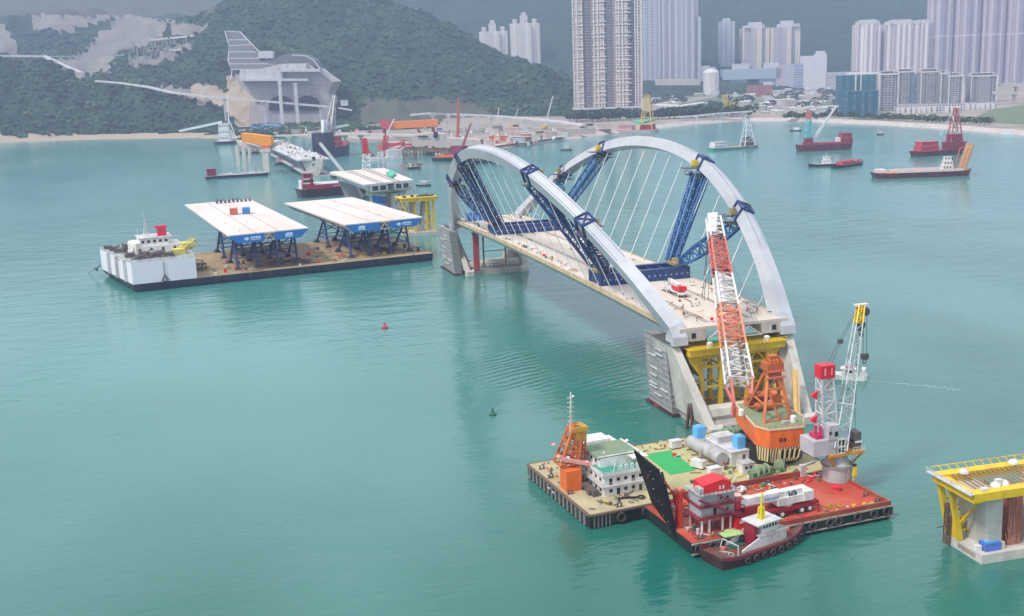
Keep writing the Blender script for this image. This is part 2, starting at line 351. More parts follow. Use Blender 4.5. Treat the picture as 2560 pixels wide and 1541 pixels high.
# ridges: (px, py, distance) -> peaks that the ground falls away from
def ridge(pts): return [(*drone(D(*q)), D(*q).z) for q in pts]
RID = [
 (ridge([(-500, 150, 2420), (0, 152, 2420), (110, 150, 2430), (180, 185, 2400), (300, 206, 2380), (420, 235, 2330), (520, 262, 2300), (560, 285, 2280)]), .62),
 (ridge([(-500, 20, 3500), (0, 28, 3500), (250, 30, 3450), (470, 60, 3300), (560, 110, 3000)]), .42),
 (ridge([(520, 165, 2750), (560, 80, 2900), (600, -10, 3050), (760, -60, 3050), (900, -25, 3000), (990, 20, 2900), (1070, 68, 2820), (1140, 112, 2750), (1210, 145, 2680), (1300, 165, 2600), (1370, 188, 2520), (1420, 225, 2420), (1440, 290, 2280)]), .5),
 (ridge([(560, 200, 2560), (660, 165, 2560), (760, 150, 2560), (835, 185, 2540), (900, 230, 2450), (1000, 262, 2250)]), .8),
 (ridge([(-900, -60, 4600), (0, -70, 4600), (700, -140, 4700), (1500, -160, 4900), (2200, -110, 4900), (2290, 0, 4900), (2340, 22, 4900), (2500, 60, 4900), (2900, 110, 4900)]), .42),
]
GREY, VEG, TAN, FARM = 1, 0, 2, 3
patches = [(GREY, [(200, 140), (245, 88), (300, 45), (335, 48), (425, 50), (410, 90), (380, 105), (345, 118), (290, 140), (270, 182), (210, 185)]),
 (GREY, [(-40, 50), (20, 70), (50, 135), (-40, 140)]), (GREY, [(80, 38), (300, 35), (480, 60), (525, 66), (500, 82), (430, 90), (420, 48), (240, 52), (180, 78), (80, 72)]),
 (FARM, [(-60, 40), (500, 40), (560, 10), (560, -90), (-90, -90)]),
 (GREY, [(120, 148), (215, 142), (255, 185), (200, 196)]), (GREY, [(330, 150), (420, 128), (470, 105), (480, 118), (420, 150), (330, 170)]), (GREY, [(380, 216), (470, 222), (560, 250), (545, 262), (440, 240)]), (TAN, [(480, 215), (530, 215), (575, 240), (560, 262), (500, 262), (480, 240)]),
 (TAN, [(570, 190), (610, 185), (640, 240), (640, 330), (600, 330), (560, 270)]),
 (TAN, [(-60, 338), (200, 336), (480, 332), (600, 338), (600, 360), (-60, 380)]),
 (FARM, [(900, 255), (1080, 245), (1160, 260), (1250, 292), (1150, 320), (900, 320)])]
def hgt(x, y):
    h_ = -6; ri = 0
    for i, (pl, sl_) in enumerate(RID):
        for j in range(len(pl)-1):
            x1, y1, z1 = pl[j]; x2, y2, z2 = pl[j+1]; dx, dy = x2-x1, y2-y1
            t_ = max(0, min(1, ((x-x1)*dx+(y-y1)*dy)/(dx*dx+dy*dy))); d_ = math.hypot(x-x1-t_*dx, y-y1-t_*dy)
            zz = z1+(z2-z1)*t_-sl_*d_*(1+.0*d_)
            if zz > h_: h_ = zz; ri = i
    return h_, ri
lm = M(); stp = .0040; X0_, X1_, Y0_, Y1_ = -.60, .62, 1980, 5000
nx, ny = int((X1_-X0_)/stp), 215; vid = {}
coast = [drone(P(x, y, 0)) for x, y in [(-300, 368), (0, 356), (200, 350), (480, 345), (600, 350), (700, 345), (850, 340), (1000, 335), (1085, 330)]]
hs = []
for j in range(ny+1):
    for i in range(nx+1):
        y = Y0_+(Y1_-Y0_)*(j/ny)**1.35; x = (X0_+i*stp)*y; z, ri = hgt(x, y)
        if z > 8 and ri != 4:
            v3 = Vector((x/90, y/90, 0)); z += 34*noise.fractal(v3, 1, 2, 4) * min(1, (z-8)/40)
        if z > 4:
            v3 = Vector((x/24, y/24, 3)); z += 6.5*noise.noise(v3)+4*noise.noise(v3*2.3)
        # beach strip along the left coast
        for k in range(len(coast)-1):
            (a0, b0), (a1, b1) = coast[k], coast[k+1]
            if a0 <= x < a1:
                yc = b0+(b1-b0)*(x-a0)/(a1-a0)
                if y > yc: z = max(z, min(6, (y-yc)*.12)) if y < yc+60 else max(z, 6)
                elif y < yc: z = min(z, -3)
        lm.v.append(G(x, y, z)); hs.append(z)
for j in range(ny):
    for i in range(nx):
        a = j*(nx+1)+i; q = (a, a+1, a+nx+2, a+nx+1)
        if max(hs[k] for k in q) < -1: continue
        cpt = (lm.v[q[0]]+lm.v[q[2]])/2; px, py = pix(cpt); k_ = VEG
        for mt, pl in patches:
            if inpoly(px+10*noise.noise(cpt/40), py+8*noise.noise(cpt/35+Vector((5, 0, 0))), pl): k_ = mt
        lm.f.append(list(q)); lm.k.append(k_)
veg = mat('hillside growth', (.034, .064, .034), .95, var=.4, scale=.022, stain=(.018, .042, .028), samt=.85, sscale=(.035, .035, .035), spec=.1)
struct('hills', lm, [veg, mat('sprayed slope', (.235, .215, .20), .95, var=.15, scale=.02, stain=(.18, .18, .16), samt=.7, sscale=(.012, .012, .09), spec=.1), mat('bare rock slope', (.42, .34, .27), .95, var=.25, scale=.03, stain=(.22, .2, .15), samt=.6, sscale=(.03, .03, .03), spec=.1), mat('cleared hillside', (.10, .105, .075), .95, var=.25, scale=.02, stain=(.07, .09, .06), samt=.7, sscale=(.02, .02, .02), spec=.1)], smooth=True)
# tree canopy: thousands of small leaf clumps sitting on the green parts of the slopes
cp = M(); rnd = random.Random(3); cnt = 0
for fi, f in enumerate(lm.f):
    if lm.k[fi] != VEG: continue
    p0 = lm.v[f[0]]; dd = ahead(p0)
    if dd > 3300 or p0.z < 5: continue
    px, py = pix(p0)
    if px < -60 or px > 1500 or py < -30: continue
    for _ in range(1):
        if rnd.random() < .12: continue
        u, v = rnd.random(), rnd.random(); p = lm.v[f[0]].lerp(lm.v[f[1]], u).lerp(lm.v[f[3]].lerp(lm.v[f[2]], u), v); r = rnd.uniform(2.5, 5)+4*rnd.random()**3
        n = 6; a0 = rnd.random()*6
        ring = lambda rr, z: [p+Vector((math.cos(a0+6.283*i/n)*rr*rnd.uniform(.7, 1.25), math.sin(a0+6.283*i/n)*rr*rnd.uniform(.7, 1.25), z*rnd.uniform(.8, 1.2))) for i in range(n)]
        nn_ = noise.noise(p/70)+.5*noise.noise(p/22)+rnd.uniform(-.35, .35); cp.c = 0 if nn_ < -.05 else (1 if nn_ < .38 else 2); cp.loft([ring(r*.8, -1), ring(r, r*.45), ring(r*.5, r*1.0)])
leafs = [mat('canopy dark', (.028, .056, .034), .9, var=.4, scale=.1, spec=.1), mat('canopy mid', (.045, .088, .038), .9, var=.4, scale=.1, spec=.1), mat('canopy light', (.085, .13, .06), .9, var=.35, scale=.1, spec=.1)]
obj('forest_canopy', cp, leafs, label='green wooded hillside above the bay shore', cat='woodland', kind='stuff')

# ------------------------------------------------------------ slope works, tunnel portal
def pst(px, py, d_): return D(px, py, d_)
T0 = thing('slope_terraces', 'stepped slope of white edged benches climbing the hill above the portal', 'slope works', pst(600, 170, 2440))
m_ = M()
g = [[(567, 78), (600, 80)], [(572, 100), (615, 100)], [(573, 115), (627, 112)], [(572, 130), (640, 130)], [(572, 146), (662, 146)], [(574, 160), (690, 160)], [(576, 174), (690, 174)]]
for i, (a, b_) in enumerate(g): m_.bar(pst(*a, 2600-22*i), pst(*b_, 2600-22*i), 1.3, 2.2)
objs('bench_edge', m_, offw, T0)
m_ = M()
for i in range(6): m_.quad(pst(*g[i][0], 2601-22*i), pst(*g[i][1], 2601-22*i), pst(*g[i+1][1], 2581-22*i), pst(*g[i+1][0], 2581-22*i))
obj('shotcrete_face', m_, mat('dark slope face', (.12, .125, .13), .95), T0)
m_ = M()
for pl in ([(562, 78), (574, 118), (570, 150), (580, 178), (577, 200)], [(600, 80), (630, 112), (668, 150), (690, 160)]):
    for i in range(len(pl)-1): m_.bar(pst(*pl[i], 2595-18*i*2), pst(*pl[i+1], 2577-18*i*2), 2, 2.5)
objs('stair_channel', m_, offw, T0)
T0 = thing('tunnel_portal', 'pale concrete tunnel portal with two dark arched mouths in the hillside', 'tunnel portal', pst(740, 320, 2330))
m_ = M()
fr = [(592, 205), (600, 178), (655, 172), (700, 160), (770, 158), (812, 190), (833, 205), (818, 235), (828, 258), (822, 268), (800, 272), (655, 262), (600, 215)]
m_.ext([pst(x, y, 2330) for x, y in fr], rv(0, 120, 0))
m_.ext([pst(x, y, 2322) for x, y in [(625, 262), (830, 268), (800, 330), (620, 335)]], rv(0, 40, 0))
obj('portal_wall', m_, mat('stained portal concrete', (.47, .44, .42), .9, var=.15, scale=.03, stain=(.26, .25, .26), samt=.6, sscale=(.05, .05, .02)), T0)
for cx_, cy_, rr in ((702, 256, 30), (768, 256, 30)):
    m_ = M(); pts = [pst(cx_+rr*math.cos(a_), cy_+6-22*math.sin(a_), 2318) for a_ in [math.pi*i/12 for i in range(13)]]
    pts += [pst(cx_-rr, cy_+20, 2318), pst(cx_+rr, cy_+20, 2318)]
    m_.ext(pts, rv(0, 6, 0)); obj('tunnel_mouth', m_, mat('dark tunnel', (.02, .022, .03), .9), T0)
m_ = M()
for x0, x1, y0, y1, dd in ((600, 705, 174, 200, 2312), (705, 765, 160, 175, 2314), (600, 770, 197, 203, 2308), (690, 800, 172, 180, 2310), (645, 682, 128, 146, 2500), (748, 765, 160, 172, 2312)):
    m_.ext([pst(x0, y1, dd), pst(x1, y1, dd), pst(x1, y0, dd), pst(x0, y0, dd)], rv(0, 22, 0))
objs('upper_gallery', m_, offw, T0)
m_ = M()
for i in range(9): a, b_ = pst(612+i*1.5, 205+i*5, 2327), pst(822-i*.5, 208+i*6, 2327); m_.bar(a, b_, .8, .8)
for i in range(24): x = 615+i*9; a, b_ = pst(x, 204, 2327), pst(x, 262, 2327); m_.bar(a, b_, .6, .6)
obj('scaffold_lines', m_, mat('pale scaffold', (.66, .64, .62), .7), T0, kind='stuff')
m_ = M(); m_.ext([pst(x, y, 2336) for x, y in [(668, 160), (700, 140), (730, 132), (768, 138), (790, 152), (800, 172), (770, 158)]], rv(0, 50, 0)); obj('cut_slope', m_, mat('dark cut slope', (.14, .15, .17), .95), T0)
m_ = M(); pl = [(730, 138), (765, 140), (785, 152), (800, 172), (815, 190)]
for i in range(len(pl)-1): m_.bar(pst(*pl[i], 2326), pst(*pl[i+1], 2326), 2)
obj('drain_channel', m_, offw, T0)

def viaduct(label, pts, dist, wd, th, piers, col=offw, group=None, zb=0):
    T = thing('viaduct', label, 'viaduct', D(*pts[0], dist[0]), 0, group); m_ = M()
    Q = [D(*p, d_) for p, d_ in zip(pts, dist)]
    for i in range(len(Q)-1): m_.bar(Q[i], Q[i+1], wd, th)
    obj('deck', m_, col, T)
    for (px, py), d_ in piers:
        t_ = D(px, py, d_); q = M(); q.box(t_.x-2, t_.x+2, t_.y-1.6, t_.y+1.6, zb-3, t_.z); q.box(t_.x-4.5, t_.x+4.5, t_.y-2, t_.y+2, t_.z-3, t_.z); obj('pier', q, col, T)
    return T
viaduct('long pale bridge deck crossing in front of the tunnel portal', [(240, 203), (300, 208), (370, 218), (430, 232), (520, 243), (640, 252), (830, 268)], [2340, 2330, 2310, 2290, 2270, 2260, 2250], 10, 3.4, [((460, 238), 2290), ((560, 248), 2265), ((660, 256), 2260), ((800, 266), 2250)])
viaduct('high pale road ramp descending the quarry slope at far left', [(-40, 140), (110, 141), (170, 170), (205, 184), (205, 198)], [2520, 2500, 2470, 2450, 2445], 12, 4, [((204, 190), 2440)])
viaduct('thin level road line across the grey quarry slope', [(110, 142), (200, 141), (310, 138)], [2560, 2600, 2640], 10, 2.5, [])
for px, y0, y1, lb in ((702, 170, 318, 'taller left white mast standing before the portal'), (741, 212, 320, 'shorter right white mast standing before the portal')):
    T0 = thing('white_mast', lb, 'mast', D(px+5, y1, 2250)); a = D(px+5, y1, 2250); top = D(px-4, y0, 2250)
    m_ = M(); m_.box(a.x-3, a.x+3, a.y-3, a.y+3, -1, top.z); obj('shaft', m_, white, T0)
    m_ = M(); m_.box(a.x-4, a.x+4, a.y-4, a.y+4, top.z, top.z+3); obj('cap', m_, white, T0)
T0 = thing('slope_retaining_columns', 'rows of pale slope piles and a white topped wall high on the quarry hillside', 'retaining wall', pst(420, 110, 2900))
m_ = M(); rr = random.Random(5)
for i in range(150):
    px = rr.uniform(320, 480); py = rr.uniform(102, 150)-(px-400)*.12
    if px > 470-((py-100)*1.2): continue
    a = pst(px, py, 2870-(py-100)*6); m_.box(a.x-1, a.x+1, a.y-1, a.y+1, a.z-6, a.z+rr.uniform(2, 6))
obj('pile', m_, conc, T0, kind='stuff')
m_ = M(); m_.bar(pst(375, 101, 2880), pst(485, 90, 2880), 4, 5); m_.bar(pst(370, 128, 2760), pst(460, 124, 2760), 3, 3); obj('wall', m_, white, T0)

# ------------------------------------------------------------ towers and waterfront buildings
def bld(name, label, cat, px0, px1, pyb, pyt, dist, depth, fac, plan=None, crown=None, group=None, podium=None, zb=3):
    """a building standing at a ground distance; px0..px1 its width, pyt its top"""
    if pyb > 185 and name != 'glass_block': dist = min(3500, ahead(P((px0+px1)/2, pyb, zb)))
    a, b_ = D(px0, pyb, dist), D(px1, pyb, dist); cx_ = (a+b_)/2; rz = math.atan2((b_-a).y, (b_-a).x)
    a2 = a-b_; W = math.hypot(a2.x, a2.y); zt = D((px0+px1)/2, pyt, dist).z; o = Vector((cx_.x, cx_.y, zb))
    T = thing(name, label, cat, o, rz, group); fr = F(o, rz); H = zt-zb
    plan = plan or [(0, 1, 0, 1)]; m_ = M(fr)
    for (u0, u1, v0, v1) in plan: m_.box(W*(u0-.5), W*(u1-.5), v0*depth, v1*depth, 0, H)
    obj('tower_wall' if H > 60 else 'wall', m_, fac, T)
    if crown:
        m_ = M(fr)
        for (u0, u1, v0, v1, h0, h1) in crown: m_.box(W*(u0-.5), W*(u1-.5), v0*depth, v1*depth, H+h0, H+h1)
        obj('roof_block', m_, crown_m, T)
    if podium:
        m_ = M(fr); m_.box(-W*podium[0]/2, W*podium[0]/2, -podium[1], depth, -2, podium[2]); obj('podium', m_, concl, T)
    return T, fr, W, H
crown_m = offw
pink = (.50, .45, .45); lil = (.45, .46, .52)
# the big slab block nearest the shore
fA = facade('slab block facade', (.66, .56, .50), (.19, .20, .25), 5.6, 6.2, .5, .5)
T, fr, W, H = bld('apartment_tower', 'wide pale slab tower with white fins and belts, nearest to the shore', 'tower block', 1437, 1606, 268, -60, 2420, 40, fA,
    plan=[(0, 1, .25, 1), (.0, .14, 0, 1), (.30, .45, 0, 1), (.62, .8, 0, 1), (.9, 1, 0, 1)], podium=None, zb=22)
m_ = M(fr)
for i in range(1, 46):
    if i % 3 == 2: continue
    for (u0, u1) in ((0, .14), (.28, .47), (.62, .84)): m_.box(W*(u0-.5)-.6, W*(u1-.5)+.6, -1.6, -.02, i*7.6, i*7.6+1.7)
obj('floor_belt', m_, white, T, kind='stuff')
m_ = M(fr)
for u in (0, .055, .30, .36, .665, .72, .90, .94, .995): m_.box(W*(u-.5)-.9, W*(u-.5)+.9, -2.6, -.3, 0, H+2)
obj('fin', m_, white, T)
m_ = M(fr); dk = mat('recess glass', (.20, .22, .27), .3)
for u in (.17, .24, .49, .56, .84, .88):
    for k in range(58): m_.box(W*(u-.5)-2.6, W*(u-.5)+2.6, 6, 9.8, k*5.6+1.2, k*5.6+4.0)
obj('balcony_window', m_, dk, T, kind='stuff')
m_ = M(fr); m_.box(-W*.52, W*.52, -4, 42, -3.5, -.05)
obj('transfer_plate', m_, offw, T)
m_ = M(fr)
for k in range(9): m_.box(W*(k/8.6-.47)-2.5, W*(k/8.6-.47)+2.5, -2, 4, -20, -3.55)
objs('support_column', m_, offw, T)
m_ = M(fr); m_.box(-W*.4, W*.48, 12, 38, -20, -3.55); obj('lobby', m_, concl, T)
fB = facade('blue tower facade', (.46, .48, .55), (.09, .12, .18), 6.0, 5.0, .5, .6, fins=((.66, .67, .72), 16, .35))
bld('apartment_tower', 'narrow blue grey tower just right of the slab tower', 'tower block', 1606, 1640, 215, -60, 2600, 50, fB)
fC = facade('grey pink tower facade', (.36, .34, .40), (.14, .17, .24), 6.0, 5.5, .45, .5, fins=((.66, .62, .66), 19, .34))
for i, (a, b_, tt, dd, lb) in enumerate(((1640, 1655, -60, 2760, 'thin dark slice of tower between two wider towers'), (1652, 1692, -60, 2720, 'grey pink tower left of its twin behind the slab tower'), (1692, 1712, -60, 2760, 'recessed blue middle of the tower pair behind the slab'), (1712, 1745, -60, 2720, 'grey pink tower right of its twin behind the slab tower'), (1738, 1753, 42, 2800, 'slim pale tower stepping down at the right of the tower pair'))):
    bld('apartment_tower', lb, 'tower block', a, b_, 215, tt, dd, 46, fC if i % 2 else fB)
m_ = M(); a, b_ = D(1640, 206, 2700), D(1748, 206, 2700); T = thing('podium_deck', 'low pale podium below the grey pink tower pair', 'podium', (a+b_)/2); m_.bar(a, b_, 30, 14); obj('slab', m_, concl, T)
# far white pairs
fD = facade('far white facade', (.70, .64, .60), (.25, .27, .33), 7, 9, .4, .45, fins=((.85, .8, .76), 30, .45))
for a, b_, tp, bt, lb in ((1200, 1272, 78, 165, 'shorter white tower peeping over the wooded ridge'), (1278, 1353, 58, 185, 'taller white tower beside its shorter neighbour over the ridge')):
    bld('apartment_tower', lb, 'tower block', a, b_, bt, tp, 3600, 60, fD, plan=[(0, .35, .2, 1), (.3, .7, 0, 1), (.65, 1, .2, 1)], crown=[(.35, .6, .2, .8, 0, 24), (.1, .25, .3, .7, 0, 14), (.75, .9, .3, .7, 0, 14), (.4, .55, .3, .6, 24, 34)])
fE = facade('cream tower facade', (.50, .46, .48), (.22, .24, .32), 7, 8, .4, .5, fins=((.82, .70, .56), 42, .38))
bld('apartment_tower', 'slim grey blue tower standing alone left of the cream pair', 'tower block', 1801, 1837, 175, 54, 3620, 40, fB, crown=[(.25, .7, .2, .8, 0, 10)])
bld('apartment_tower', 'left cream tower with rounded top behind the flat glass block', 'tower block', 1857, 1925, 180, 70, 3620, 60, fE, plan=[(0, .4, .2, 1), (.3, .68, 0, 1), (.6, 1, .2, 1)], crown=[(.1, .8, .1, .9, 0, 9), (.3, .72, .2, .8, 9, 18)])
bld('apartment_tower', 'right cream tower with crown behind the flat glass block', 'tower block', 1928, 2002, 180, 68, 3620, 60, fE, plan=[(0, .35, .2, 1), (.33, .66, 0, 1), (.6, 1, .2, 1)], crown=[(.3, .95, .1, .9, 0, 10), (.4, .75, .2, .8, 10, 20)])
fG = facade('stripe facade', (.44, .40, .44), (.28, .30, .38), 7, 6, .3, .4, fins=((.88, .80, .76), 17, .5))
for a, b_, lb in ((2142, 2202, 'detached striped tower left of the joined striped blocks'), (2213, 2292, 'wide striped tower with rounded roof left of its neighbour'), (2290, 2327, 'narrow striped tower touching the tall grey wall of towers')):
    bld('apartment_tower', lb, 'tower block', a, b_, 190, 60, 2900, 60, fG, plan=[(0, .3, .15, 1), (.25, .75, 0, 1), (.7, 1, .15, 1)], crown=[(.1, .9, .1, .9, 0, 9), (.2, .8, .2, .8, 9, 13)])
fH = facade('tall grey facade', (.36, .33, .39), (.2, .22, .3), 6.0, 5, .35, .5, band=((.62, .6, .66), 150, .03), fins=((.66, .58, .60), 21, .42))
for i, (a, b_) in enumerate(((2325, 2382), (2386, 2450), (2455, 2512), (2516, 2580), (2584, 2650))):
    lb = ('first tall grey tower at the left end of the tower wall', 'second tall grey tower from the left of the tower wall', 'third tall grey tower, directly behind the lone low block', 'fourth tall grey tower near the right edge', 'last tall grey tower at the right edge')[i]
    bld('apartment_tower', lb, 'tower block', a, b_, 208, -70, 2550, 50, fH, plan=[(0, .28, .3, 1), (.2, .5, 0, 1), (.48, .78, .12, 1), (.74, 1, .35, 1)])
# mid-rise waterfront estate
fI = facade('estate facade', (.34, .34, .37), (.035, .045, .065), 3.6, 6.5, .55, .62)
est = [(2196, 2243, 186, 280, 1900, 'mid-rise block at the left end of the waterfront estate'), (2243, 2284, 180, 262, 1930, 'mid-rise block with white framed balconies, second in the estate'), (2284, 2300, 186, 262, 1960, 'slim glass link between two estate blocks'), (2300, 2350, 180, 262, 1930, 'mid-rise block with white framed balconies, fourth in the estate'), (2350, 2372, 184, 262, 1950, 'narrow mid-rise block beside the fourth estate block'), (2370, 2405, 190, 262, 1990, 'mid-rise block at the right end of the joined estate row'), (2425, 2490, 190, 258, 2000, 'detached grey estate block standing right of the gap')]
for i, (a, b_, tp, bt, dd, lb) in enumerate(est):
    T, fr, W, H = bld('residential_block', lb, 'apartment block', a, b_, bt, tp, dd, 26, fI if i != 2 else facade('glass link', (.2, .27, .36), (.10, .15, .22), 3.6, 8, .7, .9))
    if i == 2: continue
    m_ = M(fr)
    for s_ in (-1, 1): m_.box(s_*W*.49-1, s_*W*.49+1, -1.5, -.05, 0, H+1)
    m_.box(-W*.52, W*.52, -2.2, -.05, H-1.5, H+1.2)
    obj('white_frame', m_, white, T)
    m_ = M(fr)
    for k in range(int(W//6)): m_.box(-W/2+2+k*6, -W/2+3+k*6, 4, 20, H, H+5)
    m_.box(-W*.45, W*.45, 4, 20, H+5, H+6.2); obj('roof_pergola', m_, offw, T)
    m_ = M(fr)
    for k in range(14): m_.box(-W*.22, W*.22, -1.2, -.06, 4+k*H/15, 4+k*H/15+1.3)
    obj('balcony', m_, offw, T)
for i, (a, b_, y0, y1, dd, lb) in enumerate(((2240, 2355, 264, 285, 1850, 'row of low white town houses in front of the estate, left part'), (2362, 2410, 262, 284, 1860, 'short row of low white town houses, middle part'), (2414, 2490, 256, 276, 1880, 'row of low white town houses at the right, rising'))):
    T, fr, W, H = bld('town_house_row', lb, 'house row', a, b_, y1, y0, dd, 14, facade('town house facade', (.60, .60, .63), (.05, .06, .09), 4.2, 5, .6, .55), group='town houses by the promenade')
    m_ = M(fr)
    for k in range(int(W//9)): m_.box(-W/2+k*9, -W/2+k*9+5, -4, -.05, 0, H*.75)
    obj('porch', m_, white, T)
bld('glass_block', 'teal netted block at the left of the estate, upper part', 'building', 2105, 2190, 250, 188, 1990, 40, facade('teal net facade', (.03, .13, .17), (.11, .26, .32), 4, 12, .25, .5), plan=[(0, .5, 0, 1), (.55, 1, .1, 1)])
bld('glass_block', 'lower dark blue and teal block with white window rows before the teal block', 'building', 2110, 2196, 285, 228, 1900, 30, facade('teal block facade', (.02, .10, .15), (.16, .32, .4), 4, 14, .3, .3), plan=[(0, .62, 0, 1), (.6, 1, .05, 1)])
m_ = M(); a, b_ = D(2068, 200, 2150), D(2195, 183, 1960); T = thing('white_portal_frame', 'tall white frame and roof edge over the teal block', 'frame', a); m_.bar(D(2120, 184, 1980), D(2200, 183, 1900), 8, 2)
for px in (2140, 2153, 2196): p = D(px, 186, 1930); m_.box(p.x-.8, p.x+.8, p.y-.8, p.y+.8, 3, p.z)
obj('frame', m_, white, T)
T, fr, W, H = bld('institute_building', 'flat pale blue block raised on legs like a bridge', 'building', 1808, 1955, 195, 172, 2500, 50, mat('pale blue cladding', (.36, .45, .52), .5), zb=46)
m_ = M(fr)
for u0, u1 in ((.12, .42), (.62, .9)): m_.box(W*(u0-.5), W*(u1-.5), 5, 40, -44, -.05)
obj('leg_block', m_, mat('pale teal glass', (.30, .40, .46), .4), T)
m_ = M(fr); m_.box(W*(.42-.5), W*(.62-.5), 8, 40, -44, -12); obj('dark_glass_block', m_, mat('dark teal glass', (.10, .16, .21), .3), T)
m_ = M(fr); lat = facade('lattice rooftop', (.66, .66, .7), (.25, .3, .4), 3.5, 4, .5, .5)
for u0, u1 in ((.18, .45), (.72, .95)): m_.box(W*(u0-.5), W*(u1-.5), 5, 30, H, H+16)
obj('lattice_penthouse', m_, lat, T)
bld('office_building', 'pale block with blue window stripes right of the raised glass block', 'building', 1962, 2008, 210, 160, 2400, 40, facade('blue stripe facade', (.44, .47, .55), (.12, .17, .36), 7, 1000, .45, .55))
bld('office_building', 'pinkish slab between the raised block and the blue striped block', 'building', 1940, 1962, 210, 165, 2420, 30, facade('pink slab', (.52, .46, .5), (.3, .32, .4), 6, 9, .3, .4))
bld('white_building', 'white stepped tower standing alone against the dark mountain', 'building', 2008, 2042, 210, 140, 2450, 40, facade('white stepped', (.66, .65, .68), (.45, .46, .52), 7, 7, .25, .3), plan=[(0, 1, 0, 1)])
bld('white_building', 'taller white part with a roof box right of the stepped tower', 'building', 2042, 2066, 205, 136, 2460, 40, facade('white stepped', (.66, .65, .68), (.45, .46, .52), 7, 7, .25, .3), crown=[(.1, .9, .2, .8, 0, 10)])
bld('long_block', 'long low white banded block linking the white tower to the striped towers', 'building', 2064, 2150, 208, 180, 2500, 30, facade('banded block', (.6, .6, .62), (.2, .22, .27), 6, 1000, .45, 1.0))
bld('mall_building', 'blue striped round-roofed building left of the raised glass block', 'building', 1752, 1790, 205, 168, 2500, 40, facade('blue stripe facade', (.44, .47, .55), (.12, .17, .36), 7, 1000, .45, .55), crown=[(.1, .6, .1, .9, 0, 4)])
m_ = M(); p = D(1778, 172, 3420); T = thing('domed_hall', 'small white dome behind the blue striped round-roofed building', 'dome', (p.x, p.y, 3)); m_.dome((p.x, p.y, p.z-14), 24, 14, 5, .6); m_.tube((p.x, p.y, 3), (p.x, p.y, p.z-14), 23.5); obj('shell', m_, white, T)
# the glazed station roofs, viaducts and low sheds behind the promenade
rb = random.Random(11)
bld('brick_building', 'rusty red building with slanted roof among the low sheds', 'building', 1872, 1932, 245, 214, 2250, 30, facade('red netting', (.34, .14, .12), (.25, .11, .1), 6, 14, .5, .5), plan=[(0, .45, 0, 1), (.4, .75, .1, 1), (.7, 1, 0, 1)], crown=[(.7, 1, 0, 1, 0, 8)])
viaduct('grey rail viaduct at the right edge behind the estate', [(2490, 212), (2600, 215)], [2300, 2300], 16, 6, [((2540, 216), 2300)], concl)
viaduct('lower grey rail viaduct at the right edge', [(2485, 232), (2600, 236)], [2150, 2150], 14, 4, [((2535, 236), 2150)], concl)
viaduct('pale road viaduct running along the bank right of the yellow derrick', [(1700, 294), (1800, 284), (1880, 279)], [1960, 1980, 1990], 8, 2.2, [((1740, 290), 1965), ((1800, 284), 1980), ((1860, 280), 1988)], offw)
viaduct('pale road ramp in front of the teal netted block', [(1985, 274), (2060, 266), (2135, 266)], [1960, 1950, 1930], 8, 2.2, [((2020, 270), 1955), ((2100, 266), 1940)], offw)
viaduct('pale promenade bridge right of the yellow derrick', [(1640, 262), (1700, 266), (1760, 258)], [2200, 2180, 2200], 24, 3, [], white)
shed_cols = [white, offw, grey, mat('blue sheet roof', (.2, .3, .45), .5), mat('pinkish roof', (.42, .3, .3), .6), concl]
for i in range(190):
    px = rb.uniform(1650, 2118); py = 222+68*rb.random()**.8; w_ = rb.uniform(7, 26)
    if 1690 < px < 1860 and py > 240: continue
    a = P(px, py, 5); dd = ahead(a); wd = w_*dd/2777; o = Vector((a.x, a.y, 5)); T = thing('low_shed', 'small pale shed or site cabin in the jumble behind the promenade', 'shed', o, AZ*-1+rb.uniform(-.2, .2), 'sheds behind the promenade')
    fr = F(o, -AZ); h_ = rb.uniform(5, 12); m_ = M(RM[T.name_full]); m_.box(-wd/2, wd/2, 0, 14, -1, h_); obj('wall', m_, rb.choice((offw, grey, concl)), T)
    m_ = M(RM[T.name_full]); m_.ext([(-wd/2-.5, -.5, h_), (-wd/2-.5, 14.5, h_), (-wd/2-.5, 7, h_+2)], (wd+1, 0, 0)); obj('roof', m_, rb.choice(shed_cols), T)
def tree(name, label, o, h_, r, seed, group, cols=leafs, n=260):
    rr = random.Random(seed); o = Vector(o); T = thing(name, label, 'tree', o, 0, group)
    m_ = M(); m_.tube(o, o+Vector((0, 0, h_*.6)), .05*h_, .02*h_, 6)
    for k in range(5):
        a_ = k*1.3; m_.tube(o+Vector((0, 0, h_*.35)), o+Vector((math.cos(a_)*r*.6, math.sin(a_)*r*.6, h_*.7)), .02*h_, .008*h_, 5)
    obj('trunk', m_, rust, T)
    m_ = M()
    for k in range(n):
        u = rr.random()*6.283; z = rr.uniform(-.9, 1); q = math.sqrt(max(0, 1-z*z))*rr.uniform(.5, 1.05)*r
        c = o+Vector((math.cos(u)*q, math.sin(u)*q, h_*.62+z*h_*.36)); s_ = rr.uniform(.10, .2)*r
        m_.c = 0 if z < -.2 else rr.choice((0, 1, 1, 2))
        d1 = Vector((rr.uniform(-1, 1), rr.uniform(-1, 1), rr.uniform(-1, 1)))*s_; d2 = Vector((rr.uniform(-1, 1), rr.uniform(-1, 1), rr.uniform(-1, 1)))*s_
        m_.quad(c-d1, c-d2, c+d1, c+d2)
    obj('crown', m_, cols, T); return T
